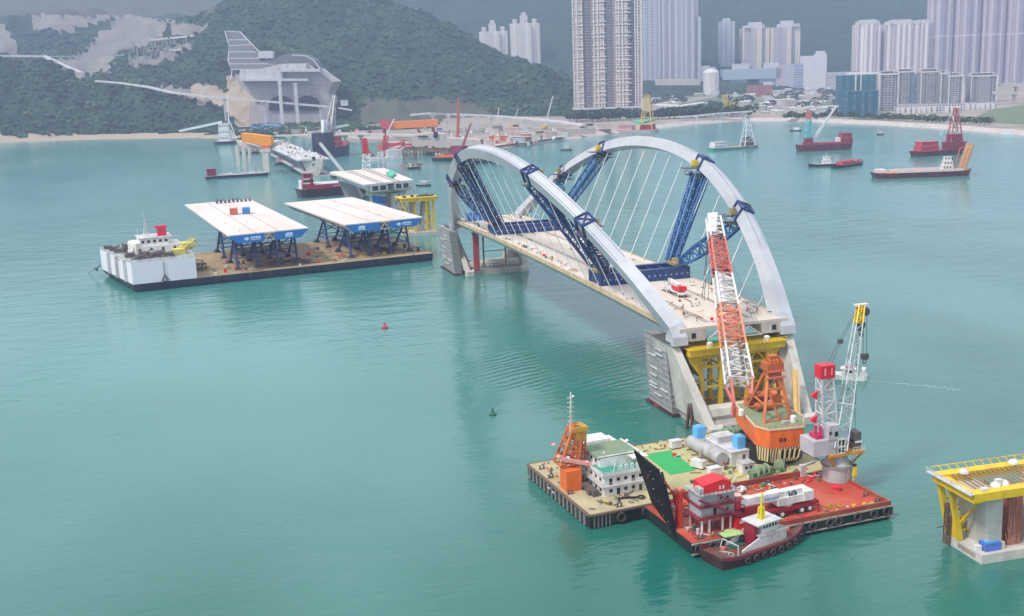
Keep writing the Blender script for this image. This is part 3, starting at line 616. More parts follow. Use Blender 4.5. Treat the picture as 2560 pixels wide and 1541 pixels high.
# trees standing along the reclaimed shore
k = 0
for px, py, dd, h_ in [(1428+i*13.5+rb.uniform(-4, 4), 300-max(0, i-22)*1.0+rb.uniform(-3, 4), 2060+rb.uniform(-30, 40), rb.uniform(14, 23)) for i in range(34)]:
    if 1990 < px: continue
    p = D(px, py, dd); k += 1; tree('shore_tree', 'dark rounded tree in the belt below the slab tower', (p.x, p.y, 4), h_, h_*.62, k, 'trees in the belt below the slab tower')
for px, py, dd, h_ in [(2125+i*12, 300+i*.55, 1830+rb.uniform(-12, 12), rb.uniform(5, 9)) for i in range(30)]:
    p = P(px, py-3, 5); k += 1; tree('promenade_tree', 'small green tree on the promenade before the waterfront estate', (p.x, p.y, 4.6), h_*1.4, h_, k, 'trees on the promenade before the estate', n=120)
for px, py, dd, h_ in [(1640+i*9+rb.uniform(-3, 3), rb.uniform(222, 290), 0, rb.uniform(8, 16)) for i in range(54)]:
    p = P(px, py, 5); k += 1; tree('street_tree', 'little dark tree among the pale sheds behind the promenade', (p.x, p.y, 4.6), h_*1.4, h_, k, 'trees among the sheds', n=120)
for px, py, dd, h_ in [(1965+i*15, 285, 1900+rb.uniform(-20, 20), rb.uniform(8, 13)) for i in range(11)]:
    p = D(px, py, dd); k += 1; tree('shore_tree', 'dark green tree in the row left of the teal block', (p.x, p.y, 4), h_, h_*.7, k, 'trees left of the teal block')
# green netting and red hoardings along the bank
T0 = thing('green_netting', 'bright green netting laid on the bank beside the yellow derrick', 'netting', P(1590, 305, 5)); m_ = M(); m_.add([tuple(P(x, y, 7)) for x, y in [(1585, 300), (1636, 291), (1640, 298), (1600, 308)]], [(0, 1, 2, 3)]); m_.ext([P(x, y, 5.5) for x, y in [(1580, 303), (1636, 293), (1640, 299), (1598, 309)]], (0, 0, 1.4)); obj('sheet', m_, mat('green net', (.1, .45, .28), .7), T0)
# yellow tower frame and pale frames on the bank right of the derrick
for i, (px, py, h_) in enumerate(((1812, 275, 30), (1830, 285, 22))):
    p = P(px, py, 5); T = thing('yellow_site_frame', ('taller', 'shorter')[i]+' pale yellow lattice frame on the promenade site', 'site frame', p); m_ = M(); m_.truss(p, p+Vector((0, 0, h_)), 8, 8, 4, .8, .5); obj('lattice', m_, yel, T)

# ------------------------------------------------------------ the arch bridge (world X across, Y along)
LB = 280.0
def zdk(s): return ZD+1.5*(1-(2*s/LB-1)**2)
def zar(s): return 46.3*(1-abs(2*s/LB-1)**2.17)
KA = .41; AX = 17.9
BR = thing('arch_bridge', 'steel bridge span with two leaning blue grey arches over a pale deck', 'bridge', (0, 0, ZD))
N = 56
def sweep(sec, y0=0, y1=LB, n=N, mm=None):
    mm = mm or M(); mm.loft([[Vector((x, s, zdk(s)+z)) for x, z in sec] for s in [y0+(y1-y0)*i/n for i in range(n+1)]]); return mm
obj('deck_slab', sweep([(-17.8, 0), (-17.8, -.9), (17.8, -.9), (17.8, 0)]), deckm, BR)
for s_ in (-1, 1): obj('box_girder', sweep([(s_*17.7, -.91), (s_*15.2, -4.2), (s_*9.5, -4.2), (s_*9.0, -.91)], .05, LB-.05), concl, BR)
for s_ in (-1, 1): obj('edge_beam', sweep([(s_*17.81, .15), (s_*17.81, -1.6), (s_*18.5, -1.4), (s_*18.5, .15)], 6, LB-6), edgem, BR)
m_ = M()
for s_ in (-1, 1):
    for y in (-.1,):
        m_.bar((s_*1, -.3, ZD-4), (s_*4.8, -.3, ZD-1.2), .35); m_.bar((s_*8.8, -.3, ZD-4), (s_*4.8, -.3, ZD-1.2), .35)
m_.bar((-9, -.3, ZD-4.1), (9, -.3, ZD-4.1), .4); m_.bar((0, -.3, ZD-4), (0, -.3, ZD-1), .4)
for s in range(20, 280, 20):
    m_.bar((-9.2, s, zdk(s)-4), (9.2, s, zdk(s)-4), .5, .8)
obj('cross_frame', m_, white, BR)
m_ = M(); m_.box(-8.6, -1.5, -.6, -.2, ZD-5.2, ZD-3.9); m_.ext([(-8.8, -1.2, ZD-4.4), (-1.2, -1.2, ZD-4.4), (-1.2, -.7, ZD-3.6), (-8.8, -.7, ZD-3.6)], (0, 0, .2)); obj('green_net', m_, mat('green screen net', (.1, .42, .3), .7), BR)
for s_ in (-1, 1):
    m_ = M(); m_.box(s_*13.4-.7, s_*13.4+.7, -.12, -.04, ZD-3.3, ZD-1.7); obj('inspection_hatch', m_, glass, BR)
m_ = M()
rr = random.Random(2)
for s_ in (-7.4, -6.4, 6.6, 7.6):
    sweep([(s_, .03), (s_, .12), (s_+.25, .12), (s_+.25, .03)], 4, LB-6, 40, m_)
for i in range(70):
    x = rr.choice((-6.9, 7.1, -15, 0, 14))+rr.gauss(0, .5); s = rr.uniform(3, 275); a_ = rr.uniform(-.3, .3)
    m_.box(x-.15, x+.15, s, s+rr.uniform(1, 6), zdk(s)+.05, zdk(s)+.3)
obj('rail_strip', m_, mat('dark deck rail', (.18, .15, .12), .8), BR)
for q_, (xa, xb, ya, yb, n_g) in enumerate(((-16, -13, 205, 274, 60), (8, 16, 215, 272, 40), (-16.5, -14.5, 95, 190, 60), (-12, 12, 3, 40, 36), (13, 16.5, 5, 60, 30))): clutter(None, xa, xb, ya, yb, zdk((ya+yb)/2)+.12, n_g, .8, BR, q_)
for s_ in (-1, 1):
    U = Vector((s_*KA, 0, 1)).normalized()
    rings = []; n = 64
    for i in range(n+1):
        s = 1.5+(LB-3)*i/n; z = zar(s); ds = (zar(s+.5)-zar(s-.5)); p = Vector((s_*(AX+KA*z), s, ZD+z))
        Tt = Vector((s_*KA*ds, 1, ds)).normalized(); Bn = Vector((1, 0, -s_*KA)).normalized(); Nn = Bn.cross(Tt).normalized()
        if Nn.z < 0: Nn = -Nn
        f = max(0, 1-z/14); w_ = 4.1+.6*f; d_ = 4.3+1.2*f
        rings.append([p+Bn*w_/2, p-Bn*w_/2, p-Bn*w_/2-Nn*d_, p+Bn*w_/2-Nn*d_])
    xf = s_*(AX+.1); wf = 2.35
    fr_ = lambda z, ya, yb, g=0: [Vector((xf+wf+g, ya, ZD+z)), Vector((xf-wf-g, ya, ZD+z)), Vector((xf-wf-g, yb, ZD+z)), Vector((xf+wf+g, yb, ZD+z))]
    r_all = [fr_(-4.9, -1.0, 4.4, .1), fr_(-2.4, -.7, 4.5)] + rings + [fr_(-2.4, LB+.7, LB-4.5), fr_(-4.9, LB+1.0, LB-4.4, .1)]
    m_ = M(); m_.loft(r_all); rib = obj('arch_rib', m_, archm, BR)
    m_ = M()
    for i in range(6, n-6):
        for e_ in (.16, .84):
            q0 = [rings[i][0].lerp(rings[i][1], e_), rings[i+1][0].lerp(rings[i+1][1], e_)]; m_.bar(q0[0], q0[1], .22, .16)
    obj('edge_rib', m_, mat('arch rail shade', (.2, .24, .32), .5), rib)
    for i in range(20):
        s = 16.5+13*i; z = zar(s); p = Vector((s_*(AX+KA*z), s, ZD+z))-U*4.5; q = Vector((s_*16.9, s, zdk(s)))
        m_ = M(); m_.tube(p, q, .16, n=6); h_ = obj('hanger', m_, cable, BR)
        m_ = M(); m_.tube(q-Vector((0, 0, .1)), q+(p-q).normalized()*1.0, .32, n=8); obj('socket', m_, white, h_)
# things on the deck
def chord_at(s, side): z = zar(s); return Vector((side*(AX+KA*z), s, ZD+z))
for far_, (yc, sa1, sb1, lb) in enumerate(((72, 48, 89, 'near'), (208, 232, 191, 'far'))):
    y0, y1 = yc-6, yc+6
    T = thing('transfer_girder', f'navy steel box frame lying across the {lb} half of the bridge deck', 'support girder', (0, yc, zdk(yc)), 0, 'navy girders across the deck')
    m_ = M(); zb = zdk(yc)+.02
    for yy in (y0, y1-2.2): m_.box(-17.2, 17.2, yy, yy+2.2, zb, zb+4.2)
    obj('side_plate', m_, navy, T)
    m_ = M()
    for i in range(9): m_.box(-17+i*4.2, -16.6+i*4.2, y0+2.25, y1-2.25, zb+.2, zb+3.8)
    obj('cross_rib', m_, navy, T)
    m_ = M()
    for i in range(16): x = -16+i*2.13; m_.box(x, x+.5, y0-.14, y0-.02, zb+1.6, zb+2.2)
    obj('lug', m_, mat('pale lug', (.3, .35, .5), .5), T)
    for side in (-1, 1):
        m_ = M(); m_.box(side*15-2.6, side*15+2.6, yc-3.6, yc+3.6, zb+4.22, zb+5.2); m_.tube((side*15, yc-2, zb+5.2), (side*15, yc-2, zb+6.2), 1.3); m_.tube((side*15, yc+2, zb+5.2), (side*15, yc+2, zb+6.2), 1.3); obj('bearing_platform', m_, mat('ochre platform', (.3, .24, .12), .8), T)
        for k, (s1, foot) in enumerate(((sa1, y0+2 if not far_ else y1-2), (sb1, y1-2 if not far_ else y0+2))):
            pos = 'outer' if k == 0 else 'inner'
            top = chord_at(s1, side)-Vector((side*KA, 0, 1)).normalized()*5.6; ft = Vector((side*14.5, foot, zb+5.3))
            T2 = thing('lattice_prop', f'blue lattice prop under the {"left" if side < 0 else "right"} arch, {pos} one of the {lb} pair', 'prop', ft, 0, 'blue lattice props under the arches')
            col_ = blue if side > 0 else navy
            wd = 3.0
            if k == 0:
                m_ = M(); m_.truss(ft, top, 1.6, 1.6, 12, .55, .3, mid=4.4); obj('lattice', m_, col_, T2)
            else:
                for e_ in (-1, 1):
                    m_ = M(); off = Vector((e_*1.5, 0, 0)); m_.truss(ft+off*.8, top+off*1.6, 1.9, 1.9, 16, .5, .26, 2.3, 2.3); obj('lattice', m_, col_, T2)
            # clamp round the rib
            z = zar(s1); ds = zar(s1+.5)-zar(s1-.5); c_ = chord_at(s1, side); Tt = Vector((side*KA*ds, 1, ds)).normalized(); Bn = Vector((1, 0, -side*KA)).normalized(); Nn = Bn.cross(Tt).normalized()
            if Nn.z < 0: Nn = -Nn
            m_ = M()
            for e_ in (-2.6, 2.6):
                for a_, b_ in (((-2.4, .35), (2.4, .35)), ((-2.4, .35), (-2.4, -4.7)), ((2.4, .35), (2.4, -4.7)), ((-2.4, -4.7), (2.4, -4.7))):
                    m_.bar(c_+Tt*e_+Bn*a_[0]+Nn*a_[1], c_+Tt*e_+Bn*b_[0]+Nn*b_[1], .6)
            for bx in (-2.4, 2.4): m_.bar(c_-Tt*2.6+Bn*bx+Nn*.35, c_+Tt*2.6+Bn*bx+Nn*.35, .6)
            m_.bar(c_-Tt*2.6-Bn*2.3+Nn*.45, c_+Tt*2.6+Bn*2.3+Nn*.45, .45); m_.bar(c_-Tt*2.6+Bn*2.3+Nn*.45, c_+Tt*2.6-Bn*2.3+Nn*.45, .45)
            obj('arch_clamp', m_, navy, T2)
            m_ = M(); pc = c_-Nn*6.2
            m_.box(pc.x-4, pc.x+4, pc.y-3.6, pc.y+3.6, pc.z-.3, pc.z); m_.box(pc.x-3+side*-3.5, pc.x+1-side*3.5, pc.y-3, pc.y+3, pc.z+2.4, pc.z+2.7)
            for ax_ in (-4, 4):
                for ay_ in (-3.6, 0, 3.6): m_.bar((pc.x+ax_, pc.y+ay_, pc.z), (pc.x+ax_, pc.y+ay_, pc.z+1.4), .16)
                m_.bar((pc.x+ax_, pc.y-3.6, pc.z+1.4), (pc.x+ax_, pc.y+3.6, pc.z+1.4), .14)
            obj('work_platform', m_, dgrey, T2)
            m_ = M(); pj = c_-Nn*2.6-Bn*side*3.6; m_.box(pj.x-.8, pj.x+.8, pj.y-1.1, pj.y+1.1, pj.z-1.2, pj.z+.9); m_.tube((pj.x, pj.y, pj.z-2.4), (pj.x, pj.y, pj.z-1.2), .5); obj('jack_block', m_, yel if side > 0 and k == 1 else mat('ochre platform', (0, 0, 0)), T2)
T = thing('blue_shelter', 'bright blue panelled shelter at the far left end of the bridge deck', 'shelter', (-8, 268, zdk(268)))
m_ = M(); m_.box(-15, -3, 262, 265, zdk(264)+.02, zdk(264)+4.5); obj('body', m_, sky_b, T)
m_ = M()
for i in range(5): m_.box(-15+i*3-.1, -15+i*3+.1, 261.8, 261.98, zdk(264), zdk(264)+4.6)
obj('panel_joint', m_, white, T)

# people
def person_mesh():
    j = [(0, 0, .95), (0, 0, 1.15), (0, 0, 1.42), (0, 0, 1.52), (0, .02, 1.64), (.11, 0, .9), (.13, .02, .5), (.14, 0, .06), (.14, .14, .03), (-.11, 0, .9), (-.12, -.03, .5), (-.13, -.06, .06), (-.13, .08, .03), (.2, 0, 1.4), (.27, .03, 1.12), (.28, .14, .9), (-.2, 0, 1.4), (-.27, .03, 1.12), (-.28, .12, .9)]
    e = [(0, 1), (1, 2), (2, 3), (3, 4), (0, 5), (5, 6), (6, 7), (7, 8), (0, 9), (9, 10), (10, 11), (11, 12), (2, 13), (13, 14), (14, 15), (2, 16), (16, 17), (17, 18)]
    r_ = [.15, .13, .15, .06, .105, .09, .065, .045, .04, .09, .065, .045, .04, .06, .045, .035, .06, .045, .035]
    me = bpy.data.meshes.new('person'); me.from_pydata(j, e, []); o = bpy.data.objects.new('tmp', me); C.collection.objects.link(o)
    md = o.modifiers.new('s', 'SKIN'); sv = me.skin_vertices[0].data
    for v, q in zip(sv, r_): v.radius = (q, q*.85)
    sv[0].use_root = True; o.modifiers.new('u', 'SUBSURF').levels = 1
    dg = bpy.context.evaluated_depsgraph_get(); m2 = bpy.data.meshes.new_from_object(o.evaluated_get(dg)); bpy.data.objects.remove(o); return m2
pm = person_mesh(); pm.materials.clear(); pm.materials.append(cloth); pm.materials.append(skin)
for f in pm.polygons:
    if f.center.z > 1.5 or (f.center.z < 1.0 and f.center.z > .82 and abs(f.center.x) > .22): f.material_index = 1
    f.use_smooth = True
ppl = [(1708, 775, 'worker standing alone beside the near arch foot on the deck'), (1729, 771, 'worker in the middle of the near deck, right of the first'), (1748, 768, 'worker standing behind the pair on the near deck'), (1793, 781, 'worker left of the lattice boom on the near deck'), (1742, 806, 'worker closest to the open end of the deck'), (1892, 787, 'worker at the right edge of the near deck, by the arch foot'), (1802, 770, 'worker standing just behind the lattice boom'), (1868, 782, 'worker between the boom and the right arch foot')]
proto = None
for px, py, lb in ppl:
    p = P(px, py, ZD+.1); p.z = zdk(max(0, p.y))+.12
    if proto is None:
        proto = thing('person', lb, 'person', p, .4, 'workers on the bridge deck'); o = bpy.data.objects.new('body', pm); C.collection.objects.link(o); o.parent = proto
        RM[o.name_full] = RM[proto.name_full]; m_ = M(RM[proto.name_full]); m_.loft([[Vector((math.cos(a_*.785)*.21, math.sin(a_*.785)*.16, z)) for a_ in range(8)] for z in (.98, 1.2, 1.42)]); obj('vest', m_, vest, proto)
        m_ = M(RM[proto.name_full]); m_.dome((0, .02, 1.68), .13, 10, 4, 1); obj('helmet', m_, helm, proto)
    else: dup(proto, p, px*.7, lb)

# lorry-mounted crane
def lorry_crane(name, label, o, rz, Ln, colA, colB, boomcol, bl, cat='mobile crane', boom_up=.12, marks=False):
    T = thing(name, label, cat, o, rz); fr = RM[T.name_full]; u = Ln/13.0; n = lambda: M(fr @ Matrix.Scale(u, 4))
    m_ = n(); m_.box(-6.2, 6.2, -1.25, 1.25, .95, 1.45); m_.box(-5.5, 5.5, -.9, .9, .6, .95); obj('chassis', m_, colA, T)
    m_ = n(); m_.ext([(4.4, -1.25, 1.0), (6.6, -1.25, 1.0), (6.7, -1.25, 1.9), (6.2, -1.25, 2.8), (4.4, -1.25, 2.8)], (0, 2.5, 0)); cab = obj('cab', m_, colA, T)
    m_ = n(); m_.box(6.5, 6.6, -1.1, 1.1, 1.95, 2.6); m_.box(4.8, 5.9, -1.28, -1.26, 1.9, 2.6); obj('windscreen', m_, glass, cab)
    xs = [-4.6, -3.2, 0.2, 1.6, 3.4, 4.9] if Ln > 15 else [-4.6, -3.0, 2.4, 4.0]
    for x in xs:
        for y in (-1, 1):
            m_ = n(); m_.tube((x, y*1.0, .58), (x, y*1.32, .58), .58, n=14); wh = obj('wheel', m_, tyre, T)
            m_ = n(); m_.tube((x, y*1.325, .58), (x, y*1.36, .58), .3, n=10); obj('rim', m_, white, wh)
    m_ = n(); m_.tube((-1.2, 0, 1.45), (-1.2, 0, 1.8), 1.1); m_.box(-3.6, .8, -1.2, 1.2, 1.8, 2.9); obj('turntable', m_, colB, T)
    m_ = n(); m_.box(-5.2, -3.5, -1.3, 1.3, 1.8, 3.2); obj('counterweight', m_, colB, T)
    m_ = n(); m_.box(-.8, 1.2, -1.3, -.5, 1.8, 3.4); oc = obj('crane_cab', m_, white, T)
    m_ = n(); p0 = Vector((-3.4, .35, 3.1)); p1 = p0+Vector((bl, 0, bl*boom_up)); m_.bar(p0, p1, 1.15, 1.25, w2=.95, h2=1.05); bo = obj('boom', m_, boomcol, T)
    m_ = n(); m_.bar(p1-Vector((.6, 0, 0)), p1+Vector((.9, 0, -.2)), .8, 1.3); obj('boom_head', m_, dgrey if not marks else red, bo)
    m_ = n(); m_.tube((0, .35, 2.2), p0.lerp(p1, .45), .22); obj('lift_ram', m_, red, T)
    if marks:
        m_ = n(); q = p0.lerp(p1, .14); y = 1.0
        m_.torus((q.x, y, q.z), (0, 1, 0), .42, .09, 14, 4); m_.ext([(q.x+.55, y, q.z-.5), (q.x+.75, y, q.z-.5), (q.x+1.0, y, q.z+.5), (q.x+.8, y, q.z+.5)], (0, .05, 0)); m_.box(q.x-.3, q.x+.3, y, y+.05, q.z-.04, q.z+.06)
        obj('painted_mark', m_, blk, bo)
        m_ = n(); q = p0.lerp(p1, .3)
        for i in range(5): m_.box(q.x+1+i*.5, q.x+1.3+i*.5, .95, 1.0, q.z-.2, q.z+.2)
        obj('painted_letter', m_, mat('pale blue lettering', (.25, .3, .5), .6), bo)
    m_ = n()
    for x in (-5.6, 2.9):
        for y in (-1, 1): m_.box(x-.25, x+.25, y*1.25, y*1.9, .9, 1.2); m_.tube((x, y*1.85, .05), (x, y*1.85, 1.1), .12)
    obj('outrigger', m_, colA, T); return T
p = P(1690, 738, ZD+.5); p.z = zdk(p.y)+.03
q = P(1668, 712, ZD+.5); d_ = q-p
lorry_crane('mobile_crane', 'red and white four axle crane lorry parked on the bridge deck', p, math.atan2(d_.y, d_.x)+.25, 14, white, red, white, 7.6)
bpy.data.objects['mobile_crane'].rotation_euler[2] += 0

# ------------------------------------------------------------ the two river piers
def ushape(yc, e_, label):
    T = thing('bridge_pier', label, 'bridge pier', (0, yc, 0))
    Y = lambda v: yc+e_*v
    m_ = M(); m_.box(-16.4, 16.4, min(Y(-17), Y(17)), max(Y(-17), Y(17)), -4, 2.4); obj('pile_cap', m_, conc, T)
    for sd_ in (-1, 1):
        m_ = M()
        m_.loft([[Vector((sd_*17.2, Y(-16.2), 2.41)), Vector((sd_*14.4, Y(-16.2), 2.41)), Vector((sd_*14.4, Y(15), 2.41)), Vector((sd_*17.2, Y(15), 2.41))],
                 [Vector((sd_*20.4, Y(1.5), 23.4)), Vector((sd_*17.8, Y(1.5), 23.4)), Vector((sd_*17.8, Y(14), 23.4)), Vector((sd_*20.4, Y(14), 23.4))]]); obj('leg', m_, concl, T)
        m_ = M(); rings = []
        for i in range(13):
            t_ = i/12; z = 2.41+20.9*t_; xo = 14.35+3.4*t_; yf = -9+11.5*t_; inner = xo-(.4+3.2*(1-t_)**2.0+1.0*t_)
            rings.append([Vector((sd_*xo, Y(yf), z)), Vector((sd_*inner, Y(yf+1), z)), Vector((sd_*inner, Y(13), z)), Vector((sd_*xo, Y(13), z))])
        m_.loft(rings); obj('inner_web', m_, conc, T)
        m_ = M(); m_.box(sd_*18.4-2.6, sd_*18.4+2.6, min(Y(1), Y(13)), max(Y(1), Y(13)), 23.41, 23.9); obj('bearing_shelf', m_, dgrey, T)
    m_ = M(); m_.loft([[Vector((x, Y(-8.2+3.2*math.cos(a_*.7854)), 3.6+2.6*math.sin(a_*.7854))) for a_ in range(8)] for x in (-14.3, 14.3)]); obj('tie_beam', m_, concl, T)
    m_ = M(); m_.loft([[Vector((sd2*x, Y(-16.9), z)) for sd2, x, z in ((-1, 17.4, 0), (-1, 17.4, 3.0), (-1, 12.2, 3.0), (-1, 12.2, 0))], [Vector((sd2*x, Y(-18.4), z)) for sd2, x, z in ((-1, 16.4, 0), (-1, 16.8, 2.2), (-1, 13.2, 2.2), (-1, 13.2, 0))]]); obj('cap_nose', m_, concl, T)
    m_ = M(); m_.loft([[Vector((sd2*x, Y(-16.9), z)) for sd2, x, z in ((1, 17.4, 0), (1, 17.4, 3.0), (1, 12.2, 3.0), (1, 12.2, 0))], [Vector((sd2*x, Y(-18.4), z)) for sd2, x, z in ((1, 16.4, 0), (1, 16.8, 2.2), (1, 13.2, 2.2), (1, 13.2, 0))]]); obj('cap_nose', m_, concl, T)
    return T
ushape(0, 1, 'pale concrete pier with sloping buttress legs under the near end of the arch bridge')
PF = ushape(LB-2, 1, 'grey concrete pier with curved opening under the far end of the arch bridge')
scf = mat('fine grey scaffold mesh', (.30, .31, .31), .85, var=.18, scale=.5, stain=(.17, .18, .18), samt=.8, sscale=(.15, .15, 1.6))
def scaffold(label, x0, x1, y0, y1, z1, lean=0):
    T = thing('scaffold', label, 'scaffold', ((x0+x1)/2, (y0+y1)/2, 0)); R4 = lambda z, g: [Vector((x0-g+lean*z/z1, y0-g+z*.04, z)), Vector((x1+lean*z/z1, y0-g+z*.04, z)), Vector((x1+lean*z/z1, y1+g, z)), Vector((x0-g+lean*z/z1, y1+g, z))]
    m_ = M(); m_.loft([R4(.9, 0), R4(z1, 0)]); obj('mesh_sheeting', m_, scf, T)
    m_ = M()
    for k in range(int(z1/1.9)+1):
        q = R4(.9+k*1.9, .14)
        for i in (0, 3): m_.bar(q[i], q[(i+1) % 4], .16, .22)
    q0, q1 = R4(.9, .14), R4(z1, .14)
    for i in (0, 3):
        for k in range(5): t_ = k/4; m_.bar(q0[i].lerp(q0[(i+1) % 4], t_), q1[i].lerp(q1[(i+1) % 4], t_), .12)
    obj('tube', m_, mat('galvanised tube', (.36, .37, .38), .5), T)
    m_ = M(); rr = random.Random(4)
    for k in range(9):
        z = rr.uniform(3, z1-2); t_ = rr.uniform(.05, .6); q = R4(z, .3); a, b_ = q[3].lerp(q[0], t_), q[3].lerp(q[0], t_+.3); m_.bar(a, b_, .5, .25)
    objs('board', m_, offw, T)
    m_ = M(); m_.ext([(x0-.9, y0-1.4, .1), (x1+.5, y0-1.4, .1), (x1+.5, y1+1, .1), (x0-1.4, y1+1, .1)], (0, 0, .5)); obj('platform', m_, mat('dark float', (.05, .02, .02), .7, stain=(.3, .04, .05), samt=.8), T)
    return T
scaffold('grey sheeted scaffold against the left side of the near pier', -18.2, -13.5, 4, 21, 23, -1.9)
scaffold('grey sheeted scaffold against the left side of the far pier', -21.5, -17.8, LB-14, LB+14, 23, -2)
def yframe(T, x0, x1, y0, y1, z0, z1, nb=3, cw=.9):
    m_ = M()
    for y in (y0, y1):
        for i in range(nb+1): x = x0+(x1-x0)*i/nb; m_.bar((x, y, z0), (x, y, z1), cw)
        for k in range(1, 4): z = z0+(z1-z0)*k/4; m_.bar((x0, y, z), (x1, y, z), cw*.45)
        for i in range(nb):
            xa, xb = x0+(x1-x0)*i/nb, x0+(x1-x0)*(i+1)/nb
            m_.bar((xa, y, z0), (xb, y, (z0+z1)/2), cw*.35); m_.bar((xb, y, z0), (xa, y, (z0+z1)/2), cw*.35); m_.bar((xa, y, (z0+z1)/2), (xb, y, z1), cw*.35); m_.bar((xb, y, (z0+z1)/2), (xa, y, z1), cw*.35)
    for i in range(nb+1):
        x = x0+(x1-x0)*i/nb
        for k in range(4): z = z0+(z1-z0)*(k+1)/4; m_.bar((x, y0, z), (x, y1, z), cw*.4)
        m_.bar((x, y0, z0), (x, y1, z1), cw*.3); m_.bar((x, y1, z0), (x, y0, z1), cw*.3)
    obj('lattice_frame', m_, yel, T)
T = thing('yellow_support_frame', 'bright yellow steel frame standing between the legs of the near pier', 'support frame', (0, 0, 2.5))
m_ = M()
for y in (0, 7):
    for x in (-10.6, -4.4, 4.4, 10.6): m_.bar((x, y, 2.45), (x*1.06, y, 19.4), 1.2)
    for xa, xb in ((-10.6, -4.4), (4.4, 10.6)):
        for z in (3.2, 9.2, 15.6, 18.6): m_.bar((xa, y, z), (xb, y, z), .8 if z > 15 else .5)
        if y == 0: m_.bar((xa+1.4, y, 10.6), (xb-1.4, y, 14.2), .2); m_.bar((xb-1.4, y, 10.6), (xa+1.4, y, 14.2), .2)
        m_.bar((xa, y, 15.6), ((xa+xb)/2, y, 18.6), .4); m_.bar((xb, y, 15.6), ((xa+xb)/2, y, 18.6), .4)
    m_.bar((-4.4, y, 9.2), (4.4, y, 9.2), .4); m_.bar((-4.4, y, 3.2), (4.4, y, 3.2), .6)
for x in (-10.6, -4.4, 4.4, 10.6):
    for z in (3.2, 9.2, 15.6): m_.bar((x, 0, z), (x, 7, z), .4)
obj('lattice_frame', m_, yel, T)
for sd_ in (-1, 1): m_ = M(); m_.ext([(sd_*10.7, -.3, 12), (sd_*10.7, -.3, 19.6), (sd_*15.6, -.3, 19.6), (sd_*14.4, -.3, 17)], (0, 6.6, 0)); obj('haunch', m_, yel, T)
m_ = M(); m_.box(-15.8, 15.8, -2.6, -.2, 19.7, 21.6); m_.box(-15.8, 15.8, 5.5, 8, 19.7, 21.6); m_.box(-16.2, 16.2, -3.2, 8.6, 21.62, 21.95); obj('top_beam', m_, yel, T)
m_ = M()
for i in range(27): m_.bar((-16.2+i*1.246, -3.2, 21.95), (-16.2+i*1.246, -3.2, 23.0), .1)
m_.bar((-16.2, -3.2, 23.0), (16.2, -3.2, 23.0), .12); m_.bar((-16.2, -3.2, 22.5), (16.2, -3.2, 22.5), .1); obj('handrail', m_, yel, T)
for x in (-8.8, 10.2):
    m_ = M(); m_.tube((x, -1.4, 21.96), (x, -1.4, 23.2), .9); m_.dome((x, -1.4, 23.2), .9, 10, 3, .4); obj('water_tank', m_, white, T)
T = thing('red_post', 'red steel post beside the opening of the far pier', 'post', (-11, LB-15.5, 0)); m_ = M(); m_.box(-12.6, -9.6, LB-19.9, LB-18.2, 2.41, 22); obj('shaft', m_, mat('red post paint', (.4, .06, .07), .6), T)
m_ = M(); m_.box(-13.2, -9, LB-20.3, LB-18.1, 22.01, 22.6); obj('head', m_, dgrey, T)
T = thing('pier_work_frame', 'thin dark frame with yellow posts in the opening of the far pier', 'frame', (0, LB-16, 0)); m_ = M()
for x in (-6.8, 5.2): m_.box(x-.4, x+.4, LB-17.9, LB-17.2, 4, 21)
m_.bar((-6.8, LB-17.5, 12), (5.2, LB-17.5, 12), .35); obj('post', m_, mat('olive post', (.2, .19, .06), .7), T)
m_ = M()
for i in range(9): m_.bar((-8+i*2.2, LB-17.6, 2.6), (-8+i*2.2, LB-17.6, 5.2), .25)
m_.bar((-8, LB-17.6, 5.2), (9.6, LB-17.6, 5.2), .25); m_.bar((-8, LB-17.6, 3.9), (9.6, LB-17.6, 3.9), .2); obj('railing', m_, dgrey, T)
# fender piles by the near pier
T = thing('timber_piles', 'cluster of dark leaning piles at the left foot of the near pier', 'pile cluster', (-20, -14, 0)); m_ = M()
for k in range(6): m_.bar((-20.5+k*.7, -9+(k % 3), -2), (-18.9+k*.25, -8, 7.5-(k % 3)), .42)
obj('pile', m_, rust, T)

# ------------------------------------------------------------ hull helper (x along the length, bow at +L/2)
def hull_rings(L_, W_, z0, z1, bow=.2, stern=.06, sheer=0.0, rake=.08, n=16, taper=1.0):
    rings = []
    for i in range(n+1):
        u = i/n; x = -L_/2+L_*u
        f = 1.0
        if u > 1-bow: f = max(.04, max(0, 1-((u-(1-bow))/bow)**2)**.6*taper+(1-taper))
        if u < stern: f = min(f, .82+.18*u/stern)
        zt = z1+sheer*(max(0, (u-.6)/.4)**2+.5*max(0, (.25-u)/.25)**2); xb = x*(1-rake)
        rings.append([Vector((x, -W_/2*f, zt)), Vector((x, W_/2*f, zt)), Vector((xb, W_/2*f*.88, z0)), Vector((xb, -W_/2*f*.88, z0))])
    return rings
def add_tyres(fr, pts, T, r=.75, ax=(0, 1, 0)):
    for p in pts:
        m_ = M(fr); m_.torus(p, ax, r, r*.36, 12, 5); obj('tyre_fender', m_, tyre, T)
def bollard(fr, T, p):
    m_ = M(fr); x, y, z = p
    for dx in (-.5, .5): m_.tube((x+dx, y, z), (x+dx, y, z+.9), .22, n=8); m_.tube((x+dx, y, z+.9), (x+dx, y, z+1.0), .3, n=8)
    m_.box(x-.9, x+.9, y-.3, y+.3, z, z+.12); obj('bollard', m_, dgrey, T)
